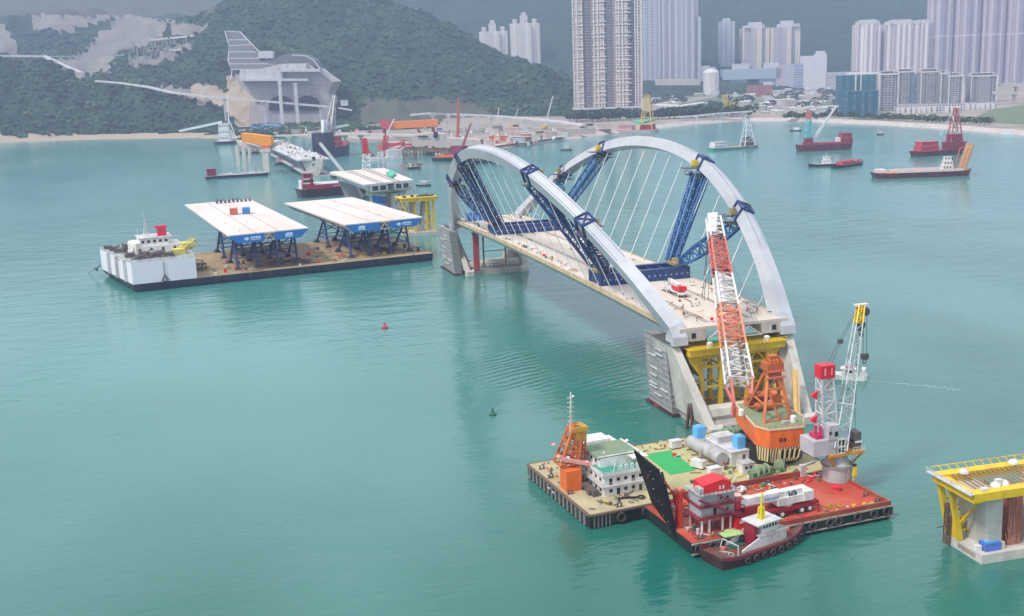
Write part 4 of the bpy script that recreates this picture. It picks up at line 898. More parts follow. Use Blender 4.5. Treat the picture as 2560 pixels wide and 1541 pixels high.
def railing(mm, pts, h_=1.1, st=2.0, r=.08):
    for a, b_ in zip(pts[:-1], pts[1:]):
        a, b_ = Vector(a), Vector(b_); n = max(1, int((b_-a).length/st))
        for i in range(n+1): q = a.lerp(b_, i/n); mm.bar(q, q+Vector((0, 0, h_)), r)
        for k in (.5, 1): mm.bar(a+Vector((0, 0, h_*k)), b_+Vector((0, 0, h_*k)), r*.8)
def winch(name, label, o, rz, s_=1.0):
    T = thing(name, label, 'winch', o, rz); fr = RM[T.name_full] @ Matrix.Scale(s_, 4)
    m_ = M(fr); m_.tube((-1.6, 0, 1.4), (1.6, 0, 1.4), .8, n=12); obj('drum', m_, grnd, T)
    for x in (-1.7, 0, 1.7): m_ = M(fr); m_.tube((x-.1, 0, 1.4), (x+.1, 0, 1.4), 1.35, n=16); m_.torus((x, 0, 1.4), (1, 0, 0), 1.3, .12, 16, 4); obj('flange', m_, mat('pale green steel', (.26, .34, .22), .6), T)
    m_ = M(fr); m_.box(-2.4, 2.4, -1.5, -1.1, .05, .9); m_.box(-2.4, 2.4, 1.1, 1.5, .05, .9); m_.box(2.0, 3.4, -1, 1, .05, 1.7); m_.box(-3.2, -2.0, -.7, .7, .05, 1.4); obj('frame', m_, grnd, T); return T

# ------------------------------------------------------------ crane vessel in front of the bridge
DZ = 3.5
CVO = Vector((-71.8, -66.2, 0)); CVR = R(4.6); CL, CW = 68.5, 38.0
CV = thing('crane_vessel', 'wide crane barge with green yellow deck and white house at its left end', 'barge', CVO, CVR); cf = RM[CV.name_full]
m_ = M(cf); m_.loft([[Vector((x, y0, z)) for x, y0 in ((a, b_), (c, b_), (c, d_), (a, d_))] for z, a, b_, c, d_ in ((-1.5, 2, 1, CL-2, CW-1), (.6, 0, 0, CL, CW), (DZ, 0, 0, CL, CW))]); obj('hull', m_, blk, CV)
m_ = M(cf); m_.box(.3, 17, .3, CW-.3, DZ+.005, DZ+.05); obj('fore_deck', m_, mat('pale tan deck', (.42, .36, .22), .85, var=.15, scale=.15, stain=(.3, .27, .16), samt=.6), CV)
m_ = M(cf); m_.box(17.05, CL-.3, .3, CW-.3, DZ+.005, DZ+.055); obj('main_deck', m_, ydeck, CV)
m_ = M(cf)
for a, b_ in (((0, 0), (CL, 0)), ((0, 0), (0, CW)), ((0, CW), (CL, CW)), ((CL, 0), (CL, CW))): m_.bar((a[0], a[1], DZ-.15), (b_[0], b_[1], DZ-.15), .7, .45)
obj('rubbing_strake', m_, rust, CV)
m_ = M(cf)
for i in range(15): y = 2+i*2.4; m_.box(-.28, -.02, y, y+1.1, .2, DZ-.5)
for i in range(5): x = 1+i*1.0; m_.box(x, x+.3, -.22, -.02, .2, DZ-.5)
objs('fender_bar', m_, mat('grey fender', (.16, .16, .15), .7), CV)
add_tyres(cf, [(8, -.4, 1.8), (14.5, -.4, 2.2), (21, -.4, 2)], CV, .95)
m_ = M(cf); m_.quad((-.3, 24, 2.4), (-.3, 22.7, 2.4), (-.3, 22.7, 1.9), (-.3, 24, 1.9)); m_.quad((-.3, 21.2, 2.2), (-.3, 20, 2.2), (-.3, 20, 1.7), (-.3, 21.2, 1.7)); obj('hull_mark', m_, white, CV)
for p in ((2, 33, DZ), (1.5, 14, DZ), (8.5, 1.6, DZ), (26, CW-1.6, DZ), (30, CW-1.4, DZ), (43, CW-1.5, DZ), (46, 1.4, DZ), (1.5, 26, DZ)): bollard(cf, CV, p)
# white accommodation, three tiers
hx0, hx1, hy0, hy1 = 7.9, 20.4, 8.5, 30.0
cf0 = cf; cf = cf0 @ Matrix.Translation((0, 0, DZ)) @ Matrix.Diagonal((1, 1, .84, 1)) @ Matrix.Translation((0, 0, -DZ))
m_ = M(cf); m_.box(hx0, hx1, hy0, hy1, DZ+.06, DZ+3.0); h1 = obj('lower_house', m_, white, CV)
m_ = M(cf); m_.box(hx0-.7, hx1+.6, hy0-.7, hy1+.6, DZ+3.01, DZ+3.35); obj('house_deck', m_, offw, CV)
m_ = M(cf); m_.box(hx0, hx1, hy0, hy1, DZ+3.36, DZ+6.2); h2 = obj('middle_house', m_, white, CV)
m_ = M(cf); m_.box(hx0-.5, hx1+.5, hy0-.5, hy1+.5, DZ+6.21, DZ+6.5); obj('house_deck', m_, offw, CV)
m_ = M(cf); m_.box(hx0-.3, hx1+.3, hy0-.3, hy0+8, DZ+6.505, DZ+6.56); obj('teal_deck', m_, teal, CV)
m_ = M(cf); railing(m_, [(hx0-.4, hy1, DZ+6.5), (hx0-.4, hy0-.4, DZ+6.5), (hx1+.4, hy0-.4, DZ+6.5)], 1.1, 1.3); m_.box(hx0-.45, hx1+.4, hy0-.5, hy0-.42, DZ+6.5, DZ+7.3); m_.box(hx0-.5, hx0-.42, hy0-.5, hy1, DZ+6.5, DZ+7.3); railing(m_, [(hx0-.6, hy1, DZ+3.3), (hx0-.6, hy0-.6, DZ+3.3), (hx1+.5, hy0-.6, DZ+3.3)], 1.1, 1.3); obj('railing', m_, white, CV)
m_ = M(cf); m_.box(hx0+1.5, hx1-1, hy0+5, hy1-1, DZ+6.57, DZ+9.3); h3 = obj('wheelhouse', m_, white, CV)
m_ = M(cf); m_.box(hx0+1, hx1-.2, hy0+5.2, hy1-6, DZ+9.31, DZ+9.6); obj('green_roof', m_, grnr, CV)
m_ = M(cf); m_.box(hx0+1, hx1-3, hy1-5.8, hy1-.5, DZ+9.31, DZ+10.3); m_.bar((hx0+1, hy0+5.2, DZ+9.75), (hx1-.2, hy0+5.2, DZ+9.75), .3); m_.bar((hx1-.2, hy0+5.2, DZ+9.75), (hx1-.2, hy1-6, DZ+9.75), .3); m_.box(hx1-3.6, hx1+.6, hy0+2, hy0+7.5, DZ+8.9, DZ+9.3); obj('roof_trim', m_, white, CV)
for hh, z, ys in ((h1, DZ+1.1, 0), (h2, DZ+4.3, 0)):
    for i in range(6):
        x = hx0+1.4+i*2.0; m_ = M(cf); tall = (i+(z > 6)) % 3 == 1; m_.box(x, x+.85, hy0-.05, hy0-.01, z-(.9 if tall else 0), z+1.0); obj('door' if tall else 'window', m_, glass, hh)
    for i in range(8):
        y = hy0+1.5+i*2.5; m_ = M(cf); m_.box(hx0-.05, hx0-.01, y, y+.9, z, z+.9); obj('window', m_, glass, hh)
for i in range(5): m_ = M(cf); x = hx0+2.4+i*2; m_.box(x, x+.9, hy0+5.95, hy0+5.99, DZ+7.7, DZ+8.5); obj('window', m_, glass, h3)
for i in range(5): m_ = M(cf); y = hy0+7+i*2.4; m_.box(hx0+1.45, hx0+1.49, y, y+1, DZ+7.6, DZ+8.5); obj('window', m_, glass, h3)
m_ = M(cf)
for i in range(4): m_.box(hx0+5+i*1.5, hx0+5.9+i*1.5, hy0+1.5, hy0+1.9, DZ+6.57, DZ+8)
m_.bar((hx0+3, hy0+1, DZ+6.6), (hx0+3.9, hy0+1.4, DZ+9.2), .14); m_.bar((hx0+4.7, hy0+1, DZ+6.6), (hx0+3.9, hy0+1.4, DZ+9.2), .14); obj('locker', m_, white, CV)
m_ = M(cf); m_.tube((hx1-.4, hy1-10, DZ+9.6), (hx1-.4, hy1-10, DZ+10.6), .07, n=6); m_.dome((hx1-.4, hy1-10, DZ+10.6), .5, 10, 3, 1); m_.dome((hx0+4, hy0+8, DZ+9.6), .35, 8, 3, 1); obj('radar_dome', m_, white, CV)
cf = cf0
# orange stern tower with anchor boom and mast
ox, oy = 2.8, 17
m_ = M(cf); m_.box(ox-1.8, ox+2.2, oy-2, oy+2, DZ+.06, DZ+5.4); obj('orange_housing', m_, org, CV)
m_ = M(cf); m_.truss((ox, oy+2.5, DZ+5.4), (ox+3.2, oy+2.6, DZ+15.4), 4.6, 4.2, 5, .55, .32, 2.4, 2.4, up=(0, 1, 0)); m_.truss((ox+4, oy+4, DZ+.1), (ox+4.4, oy+3.2, DZ+12), 2.6, 2.6, 5, .4, .26, 2, 2, up=(0, 1, 0)); obj('orange_lattice_tower', m_, orgd, CV)
m_ = M(cf); m_.box(ox+1.6, ox+5.4, oy+.6, oy+4.6, DZ+14, DZ+15.2); m_.box(ox+2.2, ox+5.2, oy+1.0, oy+3.4, DZ+11.6, DZ+13.99); obj('tower_head', m_, mat('ochre head', (.5, .3, .04), .6), CV)
m_ = M(cf); m_.bar((ox+1.6, oy+2.8, DZ+11), (ox+2.0, oy+2.8, DZ+23.8), .5, w2=.22)
for k in range(6): z = DZ+16.4+k*1.2; m_.bar((ox+1.0, oy+2.8, z), (ox+2.7, oy+2.8, z), .13)
m_.dome((ox+2.6, oy+2.8, DZ+22.6), .35, 8, 3, 1); obj('mast', m_, white, CV)
m_ = M(cf); m_.bar((ox-1, oy+4.5, DZ+8), (ox+8.5, oy+4, DZ+6.8), .6); m_.bar((ox-2, oy+.5, DZ+8), (ox+5, oy-1.8, DZ+6.2), .9, .8); m_.dome((ox+4.2, oy-1, DZ+6.4), .9, 8, 3, .8); m_.dome((ox-2.4, oy+1, DZ+8.4), .8, 8, 3, .8); m_.dome((ox-2.4, oy+4, DZ+10.6), .7, 8, 3, .6); obj('jib', m_, mat('pinkish jib', (.65, .3, .26), .6), CV)
m_ = M(cf); m_.box(hx0-2.4, hx0-.9, hy0+1, hy0+12, DZ+.06, DZ+1.6); m_.tube((hx0-3, hy0+3, DZ+1), (hx0-1, hy0+3, DZ+1), .9); m_.tube((hx0-3, hy0+7, DZ+1), (hx0-1, hy0+7, DZ+1), .9); obj('anchor_winch', m_, dgrey, CV)
T = thing('deck_anchor', 'dark spare anchor lying on the tan deck before the white house', 'anchor', cf @ Vector((14, 4.5, DZ+.06))); fr = RM[T.name_full]; m_ = M(fr); m_.bar((-3.5, 1, .3), (1.2, -.4, .4), .35); m_.torus((1.5, -.5, .4), (0, 0, 1), .8, .22, 12, 5); m_.bar((-4.2, -.4, .3), (-2.8, 2.2, .3), .4); m_.bar((-4, .6, .3), (-6, -2.2, 1.6), .22); obj('shank', m_, blk, T)
# deck things
T = thing('green_mat', 'bright green mat painted flat patch on the crane barge deck', 'deck mat', P(1676, 1157, DZ)); m_ = M(); m_.ext([P(x, y, DZ+.07) for x, y in [(1612, 1137), (1677, 1126), (1741, 1176), (1676, 1188)]], (0, 0, .04)); obj('sheet', m_, grn, T)
def wbox(label, px, py, sx, sy, h_, rz=0.0, col=white, name='deck_locker'):
    o = P(px, py, DZ+.06); T = thing(name, label, 'locker', o, CVR+rz); fr = RM[T.name_full]; m_ = M(fr); m_.box(-sx/2, sx/2, -sy/2, sy/2, .35, h_); obj('body', m_, col, T)
    m_ = M(fr); m_.box(-sx/2-.06, sx/2+.06, -sy/2-.06, sy/2+.06, h_, h_+.15); obj('lid', m_, offw, T); m_ = M(fr); m_.box(-sx/2+.2, sx/2-.2, -sy/2+.2, sy/2-.2, 0, .349); obj('base', m_, blk, T)
wbox('white deck locker at the far edge of the green mat', 1688, 1121, 3.1, 2, 2.2)
wbox('white deck locker turned askew at the right edge of the green mat', 1746, 1170, 2.2, 3.6, 2.0, .5)
wbox('white deck locker nearest the red barge, right of the green mat', 1785, 1190, 3.2, 2.2, 2.2)
o = P(1815, 1150, DZ+.06); T = thing('deck_house', 'long grey and white deckhouse with light blue tanks before the crane', 'deckhouse', o, CVR+.0); fr = F(o, CVR)
m_ = M(fr); m_.box(-1, 5.5, -4, 9, 0, 3.2); obj('wall', m_, white, T)
m_ = M(fr); m_.box(-1.2, 5.7, -4.2, 9.2, 3.21, 3.5); m_.box(-.5, 4.8, 3, 7, 3.5, 5.2); obj('roof', m_, offw, T)
m_ = M(fr); m_.tube((-3.3, -3.5, 1.9), (-3.3, 12, 1.9), 1.8, n=16); obj('grey_tank', m_, grey, T)
for x, y, z in ((2.8, -1.6, 3.5), (-2.2, 10, 3.4)): m_ = M(fr); m_.box(x-1.2, x+1.2, y-1.3, y+1.3, z, z+3.2); m_.tube((x, y, z+3.2), (x, y, z+3.45), .9); obj('blue_tank', m_, ltblue, T)
m_ = M(fr); m_.box(2.5, 3.2, -4.06, -4.01, .3, 2.3); obj('door', m_, glass, T)
m_ = M(fr)
for k in range(9): m_.bar((-6, -3+k*.9, .4), (-4.6, -3.5+k, 1.1), .12)
m_.torus((-2, 13.5, 2.6), (0, 1, 0), 1.5, .14, 14, 4); obj('pipework', m_, rust, T)
o = P(1863, 1180, DZ+.06); T = thing('control_cabin', 'little white cabin with windows between deckhouse and green winch', 'cabin', o, CVR); fr = F(o, CVR); m_ = M(fr); m_.box(-1.7, 1.7, -1.5, 1.5, 0, 2.6); w_ = obj('wall', m_, white, T)
m_ = M(fr); m_.box(-1.9, 1.9, -1.7, 1.7, 2.61, 2.8); obj('roof', m_, grey, T)
for x in (-1, .4): m_ = M(fr); m_.box(x, x+.7, -1.55, -1.51, 1.3, 2.0); obj('window', m_, glass, w_)
winch('green_winch', 'green winch with pale drums at the near edge of the crane barge deck', P(1902, 1190, DZ+.06), CVR+.2, 1.05)
winch('green_winch', 'green winch right of the pale-drum winch, under the striped counterweight', P(1948, 1172, DZ+.06), CVR+.9, .95)
winch('green_winch', 'green winch at the far edge behind the blue tank', P(1812, 1100, DZ+.06), CVR+.3, 1.25)
winch('green_winch', 'green winch tucked under the front of the orange crane house', P(1848, 1092, DZ+.06), CVR+.9, 1.1)

clutter(cf, 20, 62, 1.5, 7, DZ+.07, 46, .8, CV, 3); clutter(cf, 20, 50, 32, 37, DZ+.07, 40, .8, CV, 4); clutter(cf, 2, 17, 1.5, 7.5, DZ+.06, 16, .8, CV, 5); clutter(cf, 36, 50, 8, 30, DZ+.07, 50, .9, CV, 6); clutter(cf, 2, 6, 20, 36, DZ+.06, 16, .8, CV, 8)
# ------------------------------------------------------------ orange revolving crane on that vessel
HZ = 14.0
hc = [P(1843, 1011, HZ), P(1898, 1073, HZ), P(2012, 1070, HZ), P(1990, 1030, HZ)]
cen = Vector((-13.5, -45, DZ))
FC = thing('floating_crane', 'huge orange revolving crane with red and white lattice boom rising over the bridge deck', 'crane', cen, 0)
m_ = M(); m_.tube((cen.x, cen.y, DZ+.06), (cen.x, cen.y, 8.6), 8.6, 8.4, n=28); obj('slewing_ring', m_, blk, FC)
y_f, y_b = -33.0, -56.0
pl = [(-16.8, y_f), (-21.2, y_b+4.6), (-19.4, y_b+.4), (-10.2, y_b-.6), (-5.8, y_b+7), (-6.4, y_f)]
m_ = M(); m_.loft([[Vector((x, y, z)) for x, y in pl] for z in (9.2, HZ-.05)]); obj('crane_house', m_, org, FC)
m_ = M(); m_.ext([Vector((x*.985+(-14)*.015, y*.985+(-44)*.015, HZ-.04)) for x, y in pl], (0, 0, .12)); obj('roof_deck', m_, mat('green roof deck', (.20, .26, .15), .7, stain=(.3, .25, .14), samt=.5), FC)
m_ = M()
for i in range(6): a, b_ = pl[i], pl[(i+1) % 6]; m_.bar((a[0], a[1], HZ+.1), (b_[0], b_[1], HZ+.1), .35, .4)
obj('roof_kerb', m_, mat('cream kerb', (.6, .5, .35), .7), FC)
m_ = M(); railing(m_, [(x, y, HZ+.2) for x, y in pl[1:5]], 1.0, 1.5, .07); obj('railing', m_, orgd, FC)
strp = mat('pale striped skirt', (.8, .66, .36), .6, var=.05)
sk = [(-21.0, y_b+4.2), (-19.2, y_b+.5), (-10.4, y_b-.4), (-6.1, y_b+6.4)]; sb = [(-20.2, y_b+5.0), (-18.6, y_b+1.4), (-10.8, y_b+.7), (-7.0, y_b+6.8)]
m_ = M(); m_.loft([[Vector((*p, 5.0)) for p in sb+[(-10, -44), (-19, -44)]], [Vector((*p, 9.19)) for p in sk+[(-8, -42), (-20.5, -42)]]]); ct = obj('counterweight', m_, mat('black skirt', (.02, .02, .02), .6), FC)
m_ = M()
for j in range(3):
    n = (5, 12, 6)[j]
    for i in range(n):
        t0, t1 = i/n, (i+.56)/n; sh = .35 if j < 2 else -.35
        A = lambda t_: Vector((*[sk[j][k]+(sk[j+1][k]-sk[j][k])*t_ for k in (0, 1)], 9.15)); B_ = lambda t_: Vector((*[sb[j][k]+(sb[j+1][k]-sb[j][k])*max(0, min(1, t_)) for k in (0, 1)], 5.05))
        nrm = Vector((0, -.16, -.02)); q = [A(t0)+nrm, A(t1)+nrm, B_(t1-sh/n*1.6)+nrm, B_(t0-sh/n*1.6)+nrm]; m_.ext(q, Vector((0, .06, 0)))
obj('hazard_stripe', m_, strp, ct)
for i in range(4):
    t_ = .36+i*.155; m_ = M(); A = [sk[1][k]+(sk[2][k]-sk[1][k])*t_ for k in (0, 1)]; B_ = [sb[1][k]+(sb[2][k]-sb[1][k])*t_ for k in (0, 1)]
    a0 = Vector((A[0], A[1], 9.19)).lerp(Vector((B_[0], B_[1], 5)), .18); a1 = Vector((A[0], A[1], 9.19)).lerp(Vector((B_[0], B_[1], 5)), .72)
    m_.ext([a0+Vector((-.6, -.5, 0)), a0+Vector((.6, -.5, 0)), a1+Vector((.6, -.5, 0)), a1+Vector((-.6, -.5, 0))], Vector((0, .22, 0))); obj('vent', m_, mat('vent black', (.012, .008, .008), .7), ct)
m_ = M()
for i in range(5):
    t_ = .36-.0775+i*.155; A = [sk[1][k]+(sk[2][k]-sk[1][k])*t_ for k in (0, 1)]; B_ = [sb[1][k]+(sb[2][k]-sb[1][k])*t_ for k in (0, 1)]
    a0 = Vector((A[0], A[1], 9.19)).lerp(Vector((B_[0], B_[1], 5)), .14); a1 = Vector((A[0], A[1], 9.19)).lerp(Vector((B_[0], B_[1], 5)), .78); m_.bar(a0+Vector((0, -.62, 0)), a1+Vector((0, -.62, 0)), .42, .25)
obj('vent_frame', m_, strp, ct)
# two small dark characters on the flank
m_ = M(); x, y = -16.8, y_b+.02
for k in range(2):
    xx = x+k*1.1; yy = y-.095*k*1.1; m_.box(xx, xx+.18, yy-.06, yy, 10.7, 11.8); m_.box(xx+.5, xx+.66, yy-.06, yy, 10.7, 11.8); m_.box(xx, xx+.66, yy-.06, yy, 11.1, 11.28)
m_.box(x, x+.66, y-.06, y, 11.62, 11.8); obj('painted_letter', m_, blk, FC)
for p in ((-20, -42), (-10.6, -52), (-9, -38)):
    m_ = M(); m_.tube((p[0], p[1], HZ+.1), (p[0], p[1], HZ+1.5), .8); m_.dome((p[0], p[1], HZ+1.5), .8, 10, 3, .5); obj('vent_cowl', m_, white, FC)
m_ = M(); m_.box(-14, -12.5, -53, -51.9, HZ+.1, HZ+.9); m_.box(-9.5, -8.5, -48, -47, HZ+.1, HZ+1.2); obj('hatch', m_, grey, FC)
# A-frame
apx = D(1937, 905, ahead(Vector((-13, -44, 0)))); apx = Vector((-12.6, -45.0, 0))
for z in [x*.5 for x in range(20, 160)]:
    if pix(Vector((-12.6, -45, z)))[1] < 903: apx.z = z; break
AZt = apx.z
def att(px_, py_, Yw):      # world point on the sight line where Y = Yw
    d = ray(px_, py_); t = (Yw-CAM.y)/d.y; return CAM+d*t
nf = [P(1910, 1059, HZ), P(1977, 1048, HZ)]; ff = [P(1870, 1018, HZ), P(1952, 1012, HZ)]
m_ = M()
hd = [Vector((-14.4, -45.5, AZt-4)), Vector((-10.9, -45.5, AZt-4)), Vector((-14.4, -43.5, AZt-4)), Vector((-10.9, -43.5, AZt-4))]
for a, b_ in zip(nf+ff, hd): m_.bar(a, b_, .75)
mid = lambda a, b_, t_: a.lerp(b_, t_)
for t_ in (0.02, .36, .7): m_.bar(mid(nf[0], hd[0], t_), mid(nf[1], hd[1], t_), .45)
m_.bar(mid(nf[0], hd[0], .36), mid(ff[0], hd[2], .36), .4); m_.bar(mid(nf[1], hd[1], .36), mid(ff[1], hd[3], .36), .4)
m_.bar(nf[0].lerp(nf[1], .6), mid(nf[0], hd[0], .75), .4); m_.bar(ff[0], mid(nf[0], hd[0], .4), .35); m_.bar(ff[0], ff[1], .4)
m_.bar(mid(ff[0], hd[2], .3), mid(ff[1], hd[3], .3), .4); m_.bar(mid(ff[0], hd[2], .3), mid(ff[1], hd[3], .75), .3)
obj('a_frame', m_, orgd, FC)
m_ = M(); m_.box(-15, -10.3, -46.4, -42.8, AZt-2.6, AZt-.6); m_.box(-14.6, -10.7, -46, -43.2, AZt-4.2, AZt-3.2); m_.box(-13.8, -11.4, -45.6, -43.4, AZt-.6, AZt+1.2)
for k in range(4): m_.tube((-14.2+k*1.05, -45, AZt-.6), (-13.6+k*1.05, -45, AZt-.6), 1.15, n=12)
obj('a_frame_head', m_, mat('deep orange head', (.45, .11, .02), .5), FC)
m_ = M(); railing(m_, [(-15, -46.4, AZt-2.6), (-10.3, -46.4, AZt-2.6)], 1.2, 1); m_.bar((-15.4, -46.7, AZt-4.3), (-10, -46.7, AZt-4.3), .5); m_.bar((-15.2, -46.6, AZt-2.7), (-10.1, -46.6, AZt-2.7), .4); obj('head_walkway', m_, redp, FC)
m_ = M(); m_.box(-15, -10, -37, -34, HZ+.1, HZ+2.6); m_.tube((-15, -37, HZ+3), (-10, -37, HZ+3), 1.2, n=14); m_.tube((-15, -40.5, HZ+1.3), (-10, -40.5, HZ+1.3), 1.1, n=14); m_.box(-9.0, -7.4, -40, -34, HZ+.1, HZ+4); obj('hoist_machinery', m_, orgd, FC)
# boom
b0 = Vector((-12.9, -29.5, 13)); tip = att(1783, 545, 22.0)
def bpt(px_, py_):           # point of the boom axis nearest that sight line
    best = None
    for i in range(401):
        t_ = i/400; q = b0.lerp(tip, t_); e_ = abs(pix(q)[1]-py_)
        if best is None or e_ < best[0]: best = (e_, t_, q)
    return best[1]
seg = [(1010, 'base'), (955, 'w'), (866, 'o'), (768, 'w2'), (690, 'r'), (598, 'w3')]
ts = [bpt(0, y) for y, _ in seg]+[1.0]
dirb = (tip-b0).normalized()
def wid(t_): return 7.1*(1-t_)+3.9*t_
cols = {'w': white, 'o': mat('faded orange lattice', (.72, .26, .16), .5), 'w2': white, 'r': redp, 'w3': white}
side = Vector((1, 0, 0)); upb = side.cross(dirb).normalized()
m_ = M()
pb = b0.lerp(tip, ts[1])
for e_ in (-1, 1):
    ft = b0+side*e_*2.6
    for u_ in (-1, 1): m_.bar(ft, pb+side*e_*3.35+upb*u_*2.2, .8, w2=.6)
    m_.bar(ft+Vector((0, 0, -.5)), ft+Vector((0, 0, -3.5)), 1.2)
obj('boom_foot', m_, redp, FC)
for i, (k_, nb) in enumerate((('w', 5), ('o', 6), ('w2', 6), ('r', 6), ('w3', 5))):
    a, c = b0.lerp(tip, ts[i+1]), b0.lerp(tip, ts[i+2])
    m_ = M(); h1_, h2_ = wid(ts[i+1])*.62, wid(ts[i+2])*.62
    m_.truss(a, c, wid(ts[i+1]), h1_, nb, .55, .26, wid(ts[i+2]), h2_, up=upb)
    # centre lacing seen between the chords
    n = nb*2
    for j in range(n):
        q0, q1 = a.lerp(c, j/n), a.lerp(c, (j+1)/n); e_ = 1 if j % 2 else -1; ww = wid(ts[i+1])*.5
        m_.bar(q0+side*e_*ww*.9-upb*h1_*.4, q1-side*e_*ww*.9-upb*h1_*.4, .28); m_.bar(q0-side*e_*ww*.5+upb*h1_*.4, q1+side*e_*ww*.5+upb*h1_*.4, .28)
    obj('boom_section', m_, cols[k_], FC)
m_ = M(); a, c = b0.lerp(tip, ts[3]), b0.lerp(tip, ts[4]); 
for e_ in (-1,): m_.ext([a+side*e_*2.4+upb*1.6, a+side*e_*.9+upb*1.6, c+side*e_*.8+upb*1.4, c+side*e_*2.0+upb*1.4], -upb*.2)
m_.c = 0; obj('boom_walkway', m_, mat('white boom plate', (.66, .6, .66), .6), FC)
m_ = M(); a, c = b0.lerp(tip, ts[1]), b0.lerp(tip, ts[2])
for k in range(7):
    q = a.lerp(c, (k+.5)/7.2); m_.ext([q+side*x+dirb*y+upb*2.35 for x, y in ((.4, 0), (1.6, .2), (1.2, 1.0), (.5, .8))], -upb*.3)
obj('boom_cutout', m_, dgrey, FC)
m_ = M(); a = b0.lerp(tip, ts[5]+.25*(1-ts[5])); e2 = tip+dirb*1.0
m_.ext([a+side*-1.9-upb*1.2, a+side*-.6-upb*1.2, e2+side*1.2-upb*1.2, e2+side*-1.6-upb*1.2], upb*2.6); m_.bar(a-side*1.2, e2-side*.3, 2.6, 2.2); obj('boom_head', m_, white, FC)
m_ = M(); q = a+side*1.6
for k in range(4): m_.tube(q+dirb*k*1.0+side*-.5, q+dirb*k*1.0+side*.9, 1.0, n=12)
m_.box(q.x-.9, q.x+1.2, q.y-1.2, q.y+1.2, q.z-3.5, q.z+.6); obj('sheave_block', m_, dgrey, FC)
m_ = M(); lo = b0.lerp(tip, ts[5]); hk = Vector((3.2, 22, zdk(22)+2))
for dx in (-1.7, -.9, 1.0): m_.bar(b0.lerp(tip, .93)+side*(-1.8+dx*.25), (hk.x+dx*.8-.6, hk.y+2, ZD+1.2+abs(dx)), .13)
obj('hoist_rope', m_, rope, FC)
m_ = M(); q = b0.lerp(tip, ts[4]+.05)-side*2.6
m_.bar(q, q+Vector((-.2, 0, -4.6)), .55, .9); m_.bar(q+Vector((.2, 0, -4.6)), q+Vector((-1.0, 0, -4.9)), .5); obj('side_ladder', m_, dgrey, FC)
m_ = M()
for dx in (-.5, .5): m_.bar((-12.6+dx, -44.5, AZt-.6), tip+side*dx*.8-dirb*2, .07)
obj('luffing_rope', m_, rope, FC)
m_ = M(); q = b0.lerp(tip, ts[4]+(ts[5]-ts[4])*.25)
m_.tube(q+side*1.0+upb*.6, q+side*1.2-dirb*2.2+upb*.6, .9, n=10); obj('red_bucket', m_, mat('deep red', (.4, .02, .02), .5), FC)
# yellow and peach braces leaning beside the crane on the pier
T = thing('yellow_brace', 'pair of leaning yellow braces beside the right leg of the near pier', 'brace', (10, -12, 3)); m_ = M()
for a, b_ in (((5, -18, 3), (9, -10, 18)), ((10, -19, 3), (13.2, -12, 15)), ((8, -18.5, 3), (6.5, -13, 12))): m_.bar(a, b_, 1.0); m_.bar(Vector(a)+Vector((1.2, 0, 0)), Vector(b_)+Vector((1.2, 0, 0)), .5)
obj('strut', m_, mat('peach yellow steel', (.62, .38, .1), .6), T)

# ------------------------------------------------------------ red landing barge alongside
RBO = Vector((-56.8, -88.6, 0)); RBR = R(3.2); RL, RW = 52.5, 24.5
RB = thing('landing_barge', 'red decked landing barge with raised black ramp moored in front of the crane barge', 'barge', RBO, RBR); rf = RM[RB.name_full]
m_ = M(rf); m_.loft([[Vector(p) for p in ((x0, y0, z), (x1, y0, z), (x1, y1, z), (x0, y1, z))] for z, x0, x1, y0, y1 in ((-1.5, 3, RL-3, .6, RW-.6), (.8, .5, RL, 0, RW), (3.3, 0, RL, 0, RW))]); obj('hull', m_, blk, RB)
m_ = M(rf); m_.box(.4, RL-.4, .5, RW-.5, 3.305, 3.36); obj('deck', m_, rdeck, RB)
m_ = M(rf); m_.box(15, RL-1, .02, .5, 3.36, 4.5); m_.box(9, RL-8, RW-.5, RW-.02, 3.36, 4.8); m_.box(RL-.5, RL-.02, .6, RW-.6, 3.36, 4.1); bw = obj('bulwark', m_, mat('dull red bulwark', (.3, .045, .03), .6, stain=(.3, .16, .06), samt=.6), RB)
m_ = M(rf); m_.bar((0, -.05, 3.2), (RL, -.05, 3.2), .3, .35); m_.bar((0, -.1, .9), (RL, -.1, .9), .3, .25); obj('rubbing_strake', m_, mat('pale rubbing strake', (.35, .32, .26), .7), RB)
add_tyres(rf, [(1.6, -.4, 2.3), (5, -.4, 2.2), (7.2, -.4, 2.3), (12.5, -.4, 2.4), (30.5, -.4, 2.2), (35, -.4, 2.2), (37.3, -.4, 2.2), (42.5, -.4, 2.3), (47, -.4, 2.3), (50.5, -.4, 2.3)], RB, .85)
for p in ((RL-2, 3, 3.36), (RL-2.2, 7, 3.36), (3, 1.6, 3.36), (8, 1.4, 3.36), (12, RW-1.4, 3.36), (24, RW-1.4, 3.36)): bollard(rf, RB, p)
m_ = M(rf)
# raised ramp, standing almost upright at the left end
e0, e1 = Vector((-57.2, -81.0, 1.8)), Vector((-54.6, -64.6, .6)); rt0, rt1 = Vector((-59.4, -78.2, 16.6)), Vector((-60.0, -64.6, 17.2)); th = Vector((.7, .05, .1))
m_ = M(); m_.loft([[e0, e1, e1+th, e0+th], [e0.lerp(rt0, .8), e1.lerp(rt1, .8), e1.lerp(rt1, .8)+th, e0.lerp(rt0, .8)+th], [rt0+Vector((0, 2.2, 0)), rt1, rt1+th*.6, rt0+Vector((0, 2.2, 0))+th*.6]]); rp = obj('bow_ramp', m_, mat('black ramp plate', (.008, .008, .009), .9, stain=(.016, .015, .014), samt=.5, spec=.2), RB)
m_ = M()
for k in range(7): t_ = (k+.5)/7; a = e0.lerp(e1, t_)+th*1.1; b_ = rt0.lerp(rt1, t_)+th*1.1; m_.bar(a, a.lerp(b_, .96), .5, .4)
